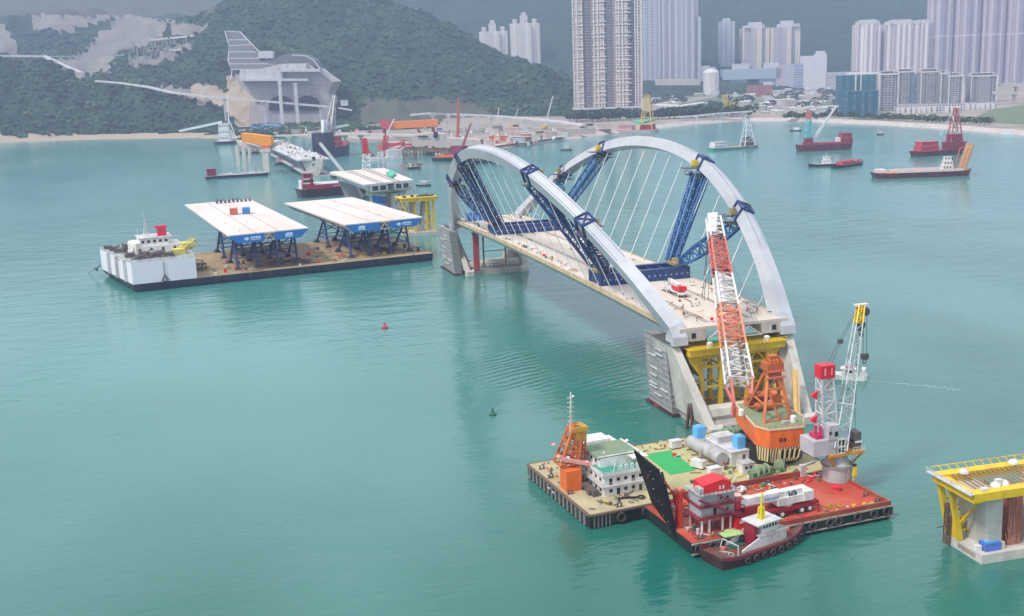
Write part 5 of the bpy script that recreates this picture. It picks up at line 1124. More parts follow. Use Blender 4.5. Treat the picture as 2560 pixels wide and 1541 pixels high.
obj('ramp_rib', m_, mat('dark green ramp', (.02, .026, .022), .9), rp)
m_ = M(); rr = random.Random(9)
for k in range(26):
    t_ = rr.random(); q = e0.lerp(e1, rr.uniform(.08, .92)).lerp(rt0.lerp(rt1, rr.uniform(.1, .9)), t_); m_.box(q.x-.4, q.x-.1, q.y, q.y+rr.uniform(.15, .5), q.z-.1, q.z+.12)
obj('bolt', m_, mat('dim bolt', (.12, .12, .12), .7), rp)
for yy in (9.5, 17.5):
    T = thing('ramp_gantry', ('near' if yy < 10 else 'far')+' red frame gantry that hoists the black ramp', 'gantry', rf @ Vector((3, yy, 3.4)), RBR); m_ = M(rf)
    z0 = 3.37; H_ = 8.6 if yy < 10 else 7.6
    for dy in (-.8, .8): m_.bar((2.0, yy+dy, z0), (2.4, yy+dy*.7, z0+H_), .7); m_.bar((6.2, yy+dy, z0), (5.2, yy+dy*.7, z0+H_*.55), .4); m_.bar((5.2, yy+dy*.7, z0+H_*.55), (2.6, yy+dy*.6, z0+H_), .4)
    for z in (2, 5, 7.5): m_.bar((2.1, yy-.8, z0+z), (2.1, yy+.8, z0+z), .4)
    for z, x in ((2.4, 5.8), (4.6, 5.2)): m_.bar((2.2, yy, z0+z), (x, yy, z0+z), .3)
    obj('leg', m_, mat('gantry red', (.5, .035, .02), .45, stain=(.4, .12, .05), samt=.5), T); m_ = M(rf); m_.bar((2.4, yy, z0+H_), (-.4, yy, z0+H_+.6), .3); m_.bar((2.4, yy, z0+H_-.2), (-1.6, yy, z0+H_+2.5), .12); m_.tube((2.4, yy-.8, z0+H_), (2.4, yy+.8, z0+H_), .6); obj('hoist_arm', m_, redp, T)
# stacked red / grey accommodation on white posts
ho = rf @ Vector((8.6, 6.6, 3.36)); T = thing('stilt_deckhouse', 'two storey grey and red deckhouse with bright red roof box on white posts', 'deckhouse', ho, RBR); fr = RM[T.name_full] @ Matrix.Diagonal((.92, .9, .82, 1))
m_ = M(fr)
for x in (-4.2, -2.2, 1.4, 3.6):
    for y in (-3, 3): m_.tube((x, y, 0), (x, y, 4.2), .28, n=8)
obj('post', m_, white, T)
for k, z in enumerate((4.2, 7.5)):
    m_ = M(fr); m_.box(-5.2-(k == 0)*.4, 5.6, -4, 4, z, z+.4); obj('gallery', m_, mat('maroon gallery', (.22, .02, .04), .5), T)
    m_ = M(fr); m_.box(-4.6, 4.6, -3.1, 3.1, z+.41, z+3.2); wl = obj('storey', m_, mat('grey green wall', (.36, .39, .42), .5, stain=(.4, .2, .2), samt=.4), T)
    m_ = M(fr); m_.box(-1.2 if k == 0 else .6, -.3 if k == 0 else 1.1, -3.16, -3.11, z+.5 if k == 0 else z+1.6, z+2.6); obj('door' if k == 0 else 'window', m_, glass, wl)
    m_ = M(fr); m_.box(2.4, 3.0, -3.16, -3.11, z+1.5, z+2.2); obj('window', m_, glass, wl)
m_ = M(fr); m_.box(-5.2, 5.6, -4, 4, 10.9, 11.2); obj('roof', m_, grey, T)
m_ = M(fr); m_.ext([(-3.6, -2.8, 11.21), (3.8, -2.8, 11.21), (3.8, -2.8, 13.6), (1.5, -2.8, 14.4), (-3.6, -2.8, 13.4)], (0, 5.2, 0)); rx = obj('red_roof_box', m_, red, T)
m_ = M(fr); m_.box(.6, 1.0, -2.88, -2.82, 11.7, 12.7); m_.box(1.5, 1.9, -2.88, -2.82, 11.7, 12.7); obj('white_patch', m_, white, rx)
m_ = M(fr); m_.box(-4.9, -3.65, -3, -.5, 11.21, 12.8); obj('vent', m_, grey, T)
m_ = M(fr); m_.bar((-5.6, -4, 10.2), (6.6, -4.2, 3.2), .5); m_.bar((-.5, -4.1, 10.8), (6.8, -4.2, 6.4), .4); m_.bar((5.6, -4, 4.6), (8.6, -4, 1.0), .5); railing(m_, [(-5.4, -4, 4.6), (5.6, -4, 4.6)], 1.1, 1.1, .1); railing(m_, [(-5.2, -4, 7.9), (5.6, -4, 7.9)], 1.1, 1.1, .1); railing(m_, [(-5.2, -4, 11.2), (5.6, -4, 11.2)], 1.0, 1.1, .1); obj('stair', m_, mat('maroon gallery', (0, 0, 0)), T)
T = thing('red_bin', 'red machinery bin on the deck right below the stilt deckhouse', 'bin', rf @ Vector((14.2, 4.2, 3.37)), RBR); m_ = M(RM[T.name_full]); m_.ext([(-1.6, -1.4, .1), (1.8, -1.4, .1), (1.2, -1.4, 2.2), (-1.2, -1.4, 2.6)], (0, 3, 0)); obj('body', m_, red, T); m_ = M(RM[T.name_full]); m_.box(-.6, .5, -1.5, -1.42, 1.2, 1.8); obj('patch', m_, white, T)
T = thing('deck_machinery', 'pink and white machinery on a red platform between deckhouse and big lorry', 'machinery', rf @ Vector((16.5, 11.5, 3.37)), RBR); fr = RM[T.name_full]
m_ = M(fr); m_.box(-3.5, 8, -2.4, 2.6, 1.6, 2.2); m_.box(-3.5, 8, -2.5, -2.2, .2, 1.6); obj('platform', m_, redp, T)
m_ = M(fr); m_.box(-2.4, .4, -1.4, 1.4, 2.21, 3.6); m_.tube((1.5, 0, 2.2), (1.5, 0, 4.2), 1.2); m_.box(2.8, 5, -1, 1, 2.21, 3.3); obj('engine', m_, mat('pinkish machine', (.6, .45, .42), .6), T)
m_ = M(fr); m_.torus((-.5, 2.2, 4), (0, 1, 0), 1.2, .14, 12, 4); m_.bar((-2, 2, 2.2), (4, 2.4, 4.6), .3); obj('hose', m_, mat('pink hose', (.6, .2, .2), .6), T)
m_ = M(fr)
for k in range(4): m_.tube((-2+k*2.4, -2.52, 1), (-2+k*2.4, -2.6, 1), .26, n=8)
obj('lamp', m_, white, T)
o = rf @ Vector((25.5, 6.0, 3.37)); lorry_crane('mobile_crane', 'long white boomed crane lorry with dark red chassis on the red barge', o, RBR+R(4)+math.pi, 21, mat('lorry maroon', (.3, .015, .025), .4), white, white, 10.2, marks=True, boom_up=.02)
T = thing('red_vent', 'small red capstan near the right end of the red deck', 'capstan', rf @ Vector((46.5, 13, 3.37)), RBR); m_ = M(RM[T.name_full]); m_.tube((0, 0, 0), (0, 0, .7), 1.1, .8); m_.tube((0, 0, .7), (0, 0, 1.0), 1.2); obj('drum', m_, red, T)
T = thing('white_bin', 'white sack on the far bulwark of the red deck beside yellow chains', 'sack', rf @ Vector((26, RW-2.2, 3.37)), RBR); m_ = M(RM[T.name_full]); m_.dome((0, 0, 0), 1.3, 10, 4, .9); obj('bag', m_, white, T)
for k, (u_, v_, lb) in enumerate(((29.5, RW-2.6, 'yellow chain pile beside the white sack at the far bulwark'), (39.5, 4.5, 'yellow chain pile near the front right edge of the red deck'))):
    T = thing('chain_pile', lb, 'chain', rf @ Vector((u_, v_, 3.37)), RBR); m_ = M(RM[T.name_full]); rr = random.Random(k)
    for i in range(22): m_.torus((rr.uniform(-2, 2), rr.uniform(-.9, .9), rr.uniform(.05, .4)), (rr.random(), rr.random(), rr.random()), .3, .08, 8, 4)
    obj('link', m_, mat('ochre chain', (.5, .28, .05), .6), T, kind='stuff')

clutter(rf, 14, 50, RW-5, RW-1, 3.38, 60, .8, RB, 11); clutter(rf, 12, 50, 1, 3.6, 3.38, 40, .7, RB, 12); clutter(rf, 2, 10, 1, 8, 3.38, 30, .8, RB, 13); clutter(rf, 6, 16, 12, 22, 3.38, 36, .9, RB, 14)
m_ = M(rf); rr = random.Random(21)
for k in range(5): m_.tube((13+k*3.2, 7.6, 3.4), (14.6+k*3.2, 8.6, 4.6), .5)
obj('red_drum', m_, red, RB, kind='stuff')
# ------------------------------------------------------------ grey pedestal crane on the red barge
pc = rf @ Vector((47.0, 21.0, 0)); pc = Vector((-7.0, -66.6, 3.36)); PC = thing('pedestal_crane', 'grey white pedestal crane with red mast head and slim lattice boom', 'crane', pc)
x, y = pc.x, pc.y
m_ = M(); m_.tube((x, y, 3.38), (x, y, 7.2), 3.5, n=20); m_.tube((x, y, 7.2), (x, y, 7.5), 3.9, n=20); m_.tube((x, y, 7.5), (x, y, 9.9), 3.2, 2.2, n=20); m_.tube((x, y, 9.9), (x, y, 11.2), 1.8, n=16); obj('pedestal', m_, grey, PC)
m_ = M(); m_.torus((x, y, 7.4), (0, 0, 1), 3.7, .22, 20, 4); obj('collar', m_, blk, PC)
_M = M; M = lambda T=None: _M(Matrix.Translation((.6, 0, -2.6)) if T is None else T)
m_ = M(); m_.box(x-4.8, x+4.8, y-3.4, y+3.6, 13, 13.6); m_.bar((x-4.6, y-3, 13), (x-1.6, y-1.6, 8.5), .5); m_.bar((x+4.4, y-3, 13), (x+1.6, y-1.6, 9.5), .4); obj('slewing_platform', m_, mat('amber platform', (.5, .25, .03), .6), PC)
m_ = M(); m_.box(x-9.0, x-2.6, y-2.8, y+3.4, 13.61, 17.4); obj('machine_house', m_, mat('pale grey house', (.44, .45, .49), .5, stain=(.3, .22, .2), samt=.5, sscale=(.4, .4, .1)), PC)
m_ = M(); m_.box(x-4.9, x-2.2, y-3.0, y, 17.41, 21); cb = obj('cabin', m_, mat('pale grey house', (0, 0, 0)), PC)
m_ = M(); m_.box(x-3.4, x-2.5, y-3.08, y-3.02, 18.2, 19.4); m_.box(x-2.18, x-2.1, y-2.6, y-.6, 18.2, 19.6); m_.box(x-4.9, x-4.3, y-3.08, y-3.02, 18.8, 19.5); obj('window', m_, glass, cb)
m_ = M(); m_.box(x-2.4, x-.6, y-3.1, y-2.9, 13.8, 17.2); obj('panel_opening', m_, blk, PC)
m_ = M()
for dx in (-2.5, -1.6, -.6): m_.bar((x+dx, y-3.2, 13.6), (x+dx, y-3.2, 17.6), .2)
for z in (13.8, 15.4, 17.3): m_.bar((x-2.6, y-3.2, z), (x-.5, y-3.2, z), .25)
obj('panel_frame', m_, white, PC)
m_ = M(); m_.box(x-7.4, x-5.6, y-1.5, y+2, 17.41, 18.4); m_.bar((x-6.8, y, 18.4), (x-6.8, y, 20.6), .5); m_.bar((x-5.8, y-.5, 18.4), (x-5.8, y-.5, 20.4), .5); obj('red_motor', m_, mat('magenta red', (.5, .02, .09), .5), PC)
m_ = M(); m_.box(x+2.9, x+4.7, y-2, y+1, 13.61, 18); obj('fan_cover', m_, dgrey, PC)
m_ = M(); m_.box(x+2.9, x+4.9, y-2.2, y+1, 15.4, 15.8); railing(m_, [(x+1.8, y-3.2, 13.6), (x+4.8, y-3.3, 13.6)], 1.1, 1, .1); obj('fan_shelf', m_, white, PC)
M = _M
mb = Vector((x-2.0, y+1.6, 14.8)); mt = Vector((x-3.4, y+1.0, 0))
for z in [q*.25 for q in range(60, 260)]:
    if pix(Vector((mt.x, mt.y, z)))[1] < 944: mt.z = z; break
m_ = M(); m_.truss(mb, mt, 4.2, 3.2, 5, .40, .26, 3.0, 2.4, up=(0, 1, 0)); obj('mast', m_, offw, PC)
m_ = M(); m_.box(mt.x-1.9, mt.x+1.9, mt.y-1.5, mt.y+1.5, mt.z+.02, mt.z+3.2); mh = obj('mast_head', m_, mat('bright red head', (.62, .015, .03), .4), PC)
m_ = M(); m_.box(mt.x-1.1, mt.x-.6, mt.y-1.56, mt.y-1.51, mt.z+.8, mt.z+2.6); m_.box(mt.x+.8, mt.x+1.1, mt.y-1.56, mt.y-1.51, mt.z+.8, mt.z+2.6); obj('slot', m_, mat('pink slot', (.7, .3, .35), .5), mh)
for k, z in enumerate((mt.z-3.2, mt.z-9.3)):
    m_ = M(); m_.ext([(mt.x-2.0, mt.y-.4, z), (mt.x-3.8, mt.y-.4, z-1.1), (mt.x-2.2, mt.y-.4, z-2.2)], (0, .8, 0)); obj('red_bracket', m_, mat('bright red head', (0, 0, 0)), PC)
bt = Vector((x+5.4, y+7, 0)); 
bt = att(2152, 765, -58.0)
bf = Vector((x-1.2, y-2.6, 12.0))
m_ = M(); m1 = bf.lerp(bt, .33); m2 = bf.lerp(bt, .875)
m_.truss(bf, m1, 3.4, 1.6, 5, .30, .16, 2.8, 2.0, up=(0, -1, .3)); m_.truss(m1, m2, 2.8, 2.0, 9, .26, .14, 1.7, 1.4, up=(0, -1, .3)); obj('boom', m_, mat('pale boom grey', (.40, .46, .49), .5), PC)
m_ = M(); m_.truss(m2, bt, 1.7, 1.4, 4, .34, .2, 1.5, 1.2, up=(0, -1, .3)); m_.bar(m2, bt, 1.0, .8); obj('boom_tip', m_, yel, PC)
m_ = M(); m_.box(bt.x-1.6, bt.x+1.8, bt.y-.6, bt.y+.6, bt.z, bt.z+.5); obj('tip_plate', m_, white, PC)
m_ = M(); m_.tube((bt.x+1.4, bt.y-.4, bt.z-1.6), (bt.x+1.4, bt.y+.4, bt.z-1.6), 1.1); q = m2.lerp(bt, -.1); m_.tube((q.x+1, q.y-.4, q.z), (q.x+1, q.y+.4, q.z), 1.0); m_.box(q.x+.2, q.x+1.2, q.y-.5, q.y+.5, q.z-3, q.z); obj('sheave', m_, dgrey, PC)
m_ = M(); m_.torus(bf.lerp(bt, .30), (bt-bf), 2.6, .12, 18, 4); obj('boom_ring', m_, white, PC)
hb = Vector((bt.x+1.6, bt.y, 0))
for z in [q*.25 for q in range(40, 260)]:
    if pix(Vector((hb.x, hb.y, z)))[1] < 886: hb.z = z; break
m_ = M(); 
for dx in (-.5, .5): m_.bar((bt.x+1.3+dx, bt.y, bt.z-1.6), (hb.x+dx, hb.y, hb.z), .09)
m_.bar((q.x-.2, q.y, q.z-2), (P(2137, 1180, 6).x, P(2137, 1180, 6).y, 6), .09); m_.bar((q.x+.2, q.y, q.z-2), (P(2130, 1180, 6).x, P(2130, 1180, 6).y, 6), .07)
mid_ = mt.lerp(bt, .42)+Vector((0, 0, 1.5))
for dx in (-.6, .6): m_.bar((mt.x+1.2+dx, mt.y, mt.z+3.1), mid_+Vector((dx*.5, 0, 0)), .1)
for dx in (-.3, .3): m_.bar(mid_+Vector((dx, 0, 0)), (bt.x-.6+dx, bt.y, bt.z-.2), .08)
obj('rope', m_, rope, PC)
m_ = M(); m_.box(hb.x-.9, hb.x+.9, hb.y-.5, hb.y+.5, hb.z-1.4, hb.z); m_.torus((hb.x, hb.y, hb.z-2), (0, 1, 0), .5, .15, 10, 4); obj('hook_block', m_, dgrey, PC)
m_ = M(); m_.box(mid_.x-.6, mid_.x+.6, mid_.y-.4, mid_.y+.4, mid_.z-.7, mid_.z+.4); obj('equaliser', m_, dgrey, PC)
p = P(2135, 1206, 3.4); T = thing('yellow_hook', 'yellow hook block hanging at the right end of the red barge', 'hook', p); m_ = M(); m_.bar((p.x, p.y, 5.0), (p.x+.2, p.y, 7.6), .9, 1.0, w2=.6, h2=.7); m_.bar((p.x-.2, p.y, 3.5), (p.x, p.y, 5.2), .3); obj('block', m_, yel, T)
m_ = M(); m_.tube((p.x+.1, p.y-.3, 7.7), (p.x+.1, p.y+.3, 7.7), .45); obj('pulley', m_, blk, T)
p = P(2006, 1185, 4); T = thing('white_stand', 'white bent pipe stand left of the grey crane pedestal', 'pipe stand', p); m_ = M(); m_.box(p.x-.7, p.x+.7, p.y-.5, p.y+.5, 3.4, 6.4); m_.bar((p.x, p.y, 6), (p.x+4, p.y+1, 6.2), .5); obj('pipe', m_, offw, T)

# ------------------------------------------------------------ harbour tug in front
o, rz, ln = line(P(1776, 1416, 0), P(2004, 1336, 0)); TG = thing('tugboat', 'tugboat with white wheelhouse and yellow mast beside the red barge', 'tug', o, rz); tf = RM[TG.name_full] @ Matrix.Diagonal((1, 1, .88, 1)); TL, TW = ln, 8.4
m_ = M(tf); m_.loft(hull_rings(TL, TW, -1.2, 2.0, .42, .12, 1.6, .06, 18)); obj('hull', m_, mat('dark maroon hull', (.05, .018, .02), .5, stain=(.12, .06, .05)), TG)
m_ = M(tf); rg = hull_rings(TL*.965, TW*.93, 1, 2.0, .42, .12, 1.6, 0, 18); m_.loft([[r[0]+Vector((0, 0, .06)), r[1]+Vector((0, 0, .06)), r[1]+Vector((0, 0, .12)), r[0]+Vector((0, 0, .12))] for r in rg]); obj('deck', m_, mat('brown red tug deck', (.14, .045, .035), .7, stain=(.1, .12, .1), samt=.6), TG)
m_ = M(tf); rg = hull_rings(TL, TW, 1, 2.0, .42, .12, 1.6, 0, 18)
for a, b_ in zip(rg[:-1], rg[1:]):
    for k in (0, 1): m_.bar(a[k]+Vector((0, 0, .45)), b_[k]+Vector((0, 0, .45)), .18, .8)
obj('bulwark', m_, mat('maroon bulwark', (.2, .03, .04), .5, stain=(.1, .08, .07)), TG)
for i in range(9):
    x = -TL*.26+i*TL*.09; f = 1 if x < TL*.08 else max(.3, max(0, 1-((x/TL-.08)/.42)**2)**.6); m_ = M(tf); m_.torus((x, -TW/2*f-.25, 1.2+.25*max(0, i-5)), (0, 1, 0), .62, .24, 12, 5); obj('tyre_fender', m_, tyre, TG)
m_ = M(tf); m_.loft([[Vector((TL*.47, y, z)) for y, z in ((-1, 1.2), (1, 1.2), (1, 3.6), (-1, 3.6))], [Vector((TL*.505, y, z)) for y, z in ((-.7, 1.4), (.7, 1.4), (.7, 3.7), (-.7, 3.7))]]); obj('bow_fender', m_, tyre, TG)
m_ = M(tf); m_.box(-1.5, 6.2, -2.6, 2.6, 2.15, 4.9); lh = obj('lower_house', m_, white, TG)
m_ = M(tf); m_.ext([(-1.51, -2.6, 2.2), (-7, -2.6, 2.2), (-6.9, -2.6, 2.9), (-1.51, -2.6, 4.9)], (0, .25, 0)); m_.ext([(-1.51, 2.35, 2.2), (-7, 2.35, 2.2), (-6.9, 2.35, 2.9), (-1.51, 2.35, 4.9)], (0, .25, 0)); objs('side_bulwark', m_, white, TG)
m_ = M(tf); m_.box(-2, 6.6, -2.8, 2.8, 4.91, 5.1); obj('bridge_deck', m_, grey, TG)
m_ = M(tf); m_.box(-.6, 4, -2.0, 2.0, 5.11, 7.6); wh = obj('wheelhouse', m_, white, TG)
for i in range(5): m_ = M(tf); x = -.3+i*.88; m_.box(x, x+.5, -2.06, -2.01, 6.4, 7.2); obj('window', m_, glass, wh)
for i in range(2): m_ = M(tf); m_.box(1.5+i*2.2, 1.75+i*2.2, -2.66, -2.61, 3.0, 4.4); obj('porthole', m_, grey, lh)
m_ = M(tf); m_.box(-2.4, 4.8, -2.6, 2.6, 7.61, 8.0); obj('roof', m_, offw, TG)
m_ = M(tf); m_.truss((1, 0, 8.0), (1.1, 0, 11), 1.1, 1.1, 3, .22, .14, .8, .8, up=(0, 1, 0)); m_.bar((1, 0, 8), (1.2, 0, 14.8), .55, w2=.2); m_.bar((.3, 0, 11.2), (1.9, 0, 11.2), .16); obj('mast', m_, mat('bright yellow mast', (.75, .62, .02), .5), TG)
m_ = M(tf); m_.box(-2.6, -1.6, -1.6, 1.6, 2.2, 7.2); obj('funnel', m_, mat('dark crimson', (.25, .01, .03), .5), TG)
m_ = M(tf); m_.ext([(-7.6, 2.2, 4.6), (-3.2, .8, 4.8), (-2.7, 3.0, 4.8), (-4.2, 5.0, 4.7), (-7.2, 4.6, 4.6)], (0, 0, .15)); obj('green_awning', m_, mat('lime awning', (.36, .52, .2), .7), TG)
m_ = M(tf); m_.box(-6.8, -3, 0.5, 4, 2.2, 2.4)
for q in ((-7, 2.6), (-3.6, 1.2), (-4.4, 3.6)): m_.bar((q[0], q[1], 2.2), (q[0], q[1], 4.6), .12)
obj('awning_post', m_, mat('dark teal deck', (.02, .12, .1), .7), TG)
m_ = M(tf); m_.bar((-8.3, -2.8, 2.2), (-8, -2.4, 4.4), .2); m_.bar((-8.0, -2.4, 4.4), (-8, 2.4, 4.4), .2); m_.bar((-8.3, 2.8, 2.2), (-8, 2.4, 4.4), .2); obj('towing_arch', m_, offw, TG)
m_ = M(tf); rr = random.Random(1)
for k in range(4): m_.torus((-10.5+rr.uniform(-.5, 1.2), rr.uniform(-1.2, .8), 2.3), (rr.uniform(-.1, .1), 0, 1), rr.uniform(.7, 1.3), .09, 14, 4)
obj('mooring_rope', m_, mat('pale rope', (.5, .46, .4), .8), TG)
m_ = M(tf); m_.tube((-9, 1.2, 2.2), (-9, 1.2, 3), .6); m_.tube((9, -.3, 2.6), (9, -.3, 3.4), .5); m_.box(7.2, 8.2, -.8, .8, 2.3, 3.3); obj('capstan', m_, redp, TG)

# ------------------------------------------------------------ yellow capped pier at the right edge
A0, B0 = P(2354, 1362, 0), P(2454, 1412, 0); Cc = P(2570, 1393, 0); rz = math.atan2((Cc-B0).y, (Cc-B0).x); o = B0.copy(); o.z = 0
T = thing('bridge_pier', 'V-shaped pale concrete pier with yellow falsework at the right edge of the view', 'bridge pier', o, rz); pf = RM[T.name_full] @ Matrix.Diagonal((1, 1, .74, 1)); depth = 12
dd = (A0-B0).length
m_ = M(pf); m_.box(0, 26, 0, dd, -3, 2.8); obj('pile_cap', m_, concl, T)
m_ = M(pf)
for k in range(5): m_.box(-.05, -.01, 2+k*.01, 8, .8+k*.3, .9+k*.3)
obj('cap_mark', m_, rust, T)
leg_ = lambda xb, xt, nm, mt_, wb=3.0, wt=4.2: obj(nm, M(pf).loft([[Vector((xb, 1.8, 2.8)), Vector((xb+wb, 1.8, 2.8)), Vector((xb+wb, dd-1.8, 2.8)), Vector((xb, dd-1.8, 2.8))], [Vector((xt, .6, 20)), Vector((xt+wt, .6, 20)), Vector((xt+wt, dd-.6, 20)), Vector((xt, dd-.6, 20))]]), mt_, T)
leg_(3.0, .2, 'leg', concl, 3.0, 4.6); leg_(12.2, 17.2, 'leg', concl, 3.0, 4.6)
m_ = M(pf); m_.box(8.2, 11.4, 2.6, dd-3, 2.81, 19.5); obj('core_column', m_, terra, T)
m_ = M(pf); rr = random.Random(8)
for k in range(40): x = rr.uniform(8, 11); m_.bar((x, 2.5, 2.9), (x+rr.uniform(-1, 1), 2.4, rr.uniform(5, 18)), .1)
obj('rebar', m_, mat('rust rebar', (.45, .2, .14), .8), T, kind='stuff')
m_ = M(pf); m_.box(-3.6, 24, -1.4, 1.0, 20.0, 22.4); m_.box(-3.6, 24, dd-1, dd+1.4, 20.0, 22.4); m_.box(-3.7, -1.5, -1.3, dd+1.3, 19.6, 21.8); m_.bar((-3.6, dd+2.4, 23.4), (24, dd+2.4, 23.4), .2); 
for k in range(12): m_.bar((-1.4+k*2.1, dd+1.3, 22.4), (-1.6+k*2.1, dd+2.4, 23.5), .14)
obj('cap_beam', m_, yel, T)
m_ = M(pf)
for k in range(20): m_.bar((-1+k*1.2, 1, 22), (-1+k*1.2+.6, dd-1, 22.1), .28)
obj('cap_lacing', m_, mat('brown lacing', (.28, .18, .08), .8), T)
m_ = M(pf)
for y in (dd+.6, dd-3.2):
    m_.bar((-2.4, y, 20), (.4, y, 3), 1.1); m_.bar((4.5, y, 20), (3.6, y, 3), .8)
    for z in (6, 10, 14): m_.bar((-.4, y, z), (4, y, z), .4)
    m_.bar((-.5, y, 6), (4, y, 12), .3); m_.bar((4, y, 12), (-.8, y, 18), .3)
for x in (.5, 13, 16.5): m_.bar((x-.8, .4, 20), (x, .8, 3) if x > 5 else (x, dd, 3), .5)
m_.box(0, 1.6, dd-2.6, dd-.2, 2.81, 9); objs('falsework', m_, yel, T)
m_ = M(pf); m_.truss((6.7, dd-2, 3), (6.7, dd-2, 19), 1.2, 1.2, 8, .2, .14, up=(0, 1, 0)); obj('ladder_tower', m_, mat('brown lacing', (0, 0, 0)), T)
for k, (x, y) in enumerate(((3.2, 1.2), (2.0, dd-1.5), (5.6, 1.6), (12.5, 0), (15.5, dd), (17.5, 1))):
    m_ = M(pf); m_.dome((x, y, 22.45), 1.1, 9, 3, 1.1); obj('white_bag', m_, white, T)
m_ = M(pf); m_.box(3.4, 4.8, 1.0, 2.0, 22.5, 24.2); m_.box(-1.2, .2, -.6, .5, 22.5, 23.2); objs('crate', m_, offw, T)
m_ = M(pf); railing(m_, [(-4.6, -1.6, 22.4), (-4.6, dd+2.4, 22.4)], 1.2, 1.6, .1); m_.box(-4.7, -3.7, -1.4, dd+2.2, 22.1, 22.4); obj('cap_railing', m_, offw, T)
T = thing('blue_generator', 'blue generator box on the cap of the right yellow pier', 'generator', pf @ Vector((3.5, 2.2, 2.82)), rz); m_ = M(RM[T.name_full]); m_.box(-1.9, 1.9, -1.2, 1.2, .02, 1.7); obj('casing', m_, mat('generator blue', (.08, .16, .5), .5), T); m_ = M(RM[T.name_full]); m_.box(-1.4, 1.4, -.8, .8, 1.71, 2.1); obj('lid', m_, ltblue, T)
m_ = M(RM[T.name_full]); m_.box(2.2, 3.0, -.9, .4, .02, 1.6); m_.box(-3.6, -2.2, -.4, .6, .02, 1.2); obj('white_tank', m_, white, T)
p = P(2345, 1345, 1); T = thing('cap_ladder', 'small dark ladder stack at the left corner of the right pier cap', 'ladder', pf @ Vector((-.6, dd-.5, 0)), rz); m_ = M(RM[T.name_full]); m_.truss((-.2, 0, .5), (-.2, 0, 9.5), 1.0, 1.0, 6, .2, .14, up=(0, 1, 0)); m_.bar((-2.4, .4, 4.2), (.8, 0, 4.6), .25); obj('frame', m_, rust, T)

# ------------------------------------------------------------ big flat barge with two deck segments (left)
BO = Vector((-187.0, 294.6, 0)); BRZ = R(7.6); BL, BW = 166.5, 88.0
LBG = thing('deck_barge', 'long flat cargo barge with tan deck, white raised bow block and dark hull', 'barge', BO, BRZ); bf_ = RM[LBG.name_full]
m_ = M(bf_)
def brow(z, i): return [Vector(p) for p in ((4+i*3, 0+i, z), (BL-i, i, z), (BL-i, BW-i, z), (2+i*5, BW-i, z), (-6+i*8, 62, z))]
m_.loft([brow(-2, 1), brow(1.6, .2), brow(4.2, 0)]); obj('hull', m_, hullb, LBG)
m_ = M(bf_); m_.ext([(36, .6, 4.21), (BL-.6, .6, 4.21), (BL-.6, BW-.6, 4.21), (36, BW-.6, 4.21)], (0, 0, .06)); obj('deck', m_, tand, LBG)
m_ = M(bf_); m_.bar((36, .5, 4.35), (BL, .5, 4.35), .5, .2); m_.bar((BL-.5, 0, 4.35), (BL-.5, BW, 4.35), .5, .2); obj('deck_edge', m_, mat('pale deck edge', (.4, .34, .26), .8), LBG)
WH = 15.4
m_ = M(bf_); wp = [(4.2, .15), (36, .15), (35.9, 60), (2, 66), (-6, 61.5)]; m_.ext([(x, y, 4.25) for x, y in wp], (0, 0, WH-4.25)); wb = obj('bow_block', m_, mat('clean white steel', (.74, .73, .8), .4, var=.03), LBG)
m_ = M(bf_); m_.ext([(x*.99+.1, y*.99+.2, WH+.01) for x, y in wp], (0, 0, .1)); obj('bow_deck', m_, mat('grey green bow deck', (.33, .37, .35), .8, stain=(.2, .18, .16), samt=.7), LBG)
m_ = M(bf_); railing(m_, [(*p, WH+.1) for p in wp+[wp[0]]], 1.3, 3.0, .16); obj('railing', m_, offw, LBG)
for y in (10, 26, 42): m_ = M(bf_); f = (y)/61.5; x = 4.2-10.2*f; m_.bar((x-.7, y, 4.6), (x-.7, y, WH+.6), 1.6, 1.6); m_.bar((x-.5, y+2.2, 5), (x-.5, y+2.2, WH), .7, .7); obj('bow_rib', m_, offw, LBG)
m_ = M(bf_); m_.bar((20, -.1, 5), (20, -.1, WH-1), .25); m_.torus((20, -.4, 5.6), (0, 1, 0), 1.2, .3, 12, 4); m_.bar((18.2, -.3, 4.6), (20, -.3, 8), .4); m_.bar((21.8, -.3, 4.6), (20, -.3, 8), .4); obj('side_anchor', m_, dgrey, LBG)
m_ = M(bf_); m_.bar((-6.5, 60, 7), (-9, 61, 4.8), .6); m_.bar((-9.8, 60, 5.4), (-8.4, 62.4, 3.8), .8); obj('bow_anchor', m_, dgrey, LBG)
# wheelhouse block
m_ = M(bf_); m_.box(8, 33, 26, 44, WH+.12, WH+4.2); m_.loft([[Vector((10+3.5*math.cos(a_*.7854+2.3), 34+9*math.sin(a_*.7854+2.3), z)) for a_ in range(8)] for z in (WH+.12, WH+6)]); h1 = obj('lower_house', m_, white, LBG)
m_ = M(bf_); m_.box(12, 28, 28, 42, WH+4.21, WH+8); h2 = obj('bridge_house', m_, white, LBG)
m_ = M(bf_); m_.box(11.4, 29, 27.4, 42.6, WH+8.01, WH+8.5); obj('roof', m_, offw, LBG)
for i in range(5): m_ = M(bf_); m_.box(13+i*3, 14.4+i*3, 27.9, 27.98, WH+5.6, WH+7.0); obj('window', m_, glass, h2)
for i in range(4): m_ = M(bf_); m_.box(11+i*6, 12.2+i*6, 25.9, 25.98, WH+.6+(i % 2)*1.2, WH+3); obj('window', m_, glass, h1)
m_ = M(bf_); m_.truss((16, 33, WH+8.5), (16.4, 33, WH+15.5), 2.6, 2.0, 4, .22, .16, .8, .6, up=(0, 1, 0)); m_.bar((16.2, 33, WH+14), (16, 33, WH+22), .3, w2=.15); m_.bar((12, 33, WH+8.5), (12, 33, WH+13), .2); m_.bar((15, 33, WH+17), (17.4, 33, WH+17), .2); obj('mast', m_, white, LBG)
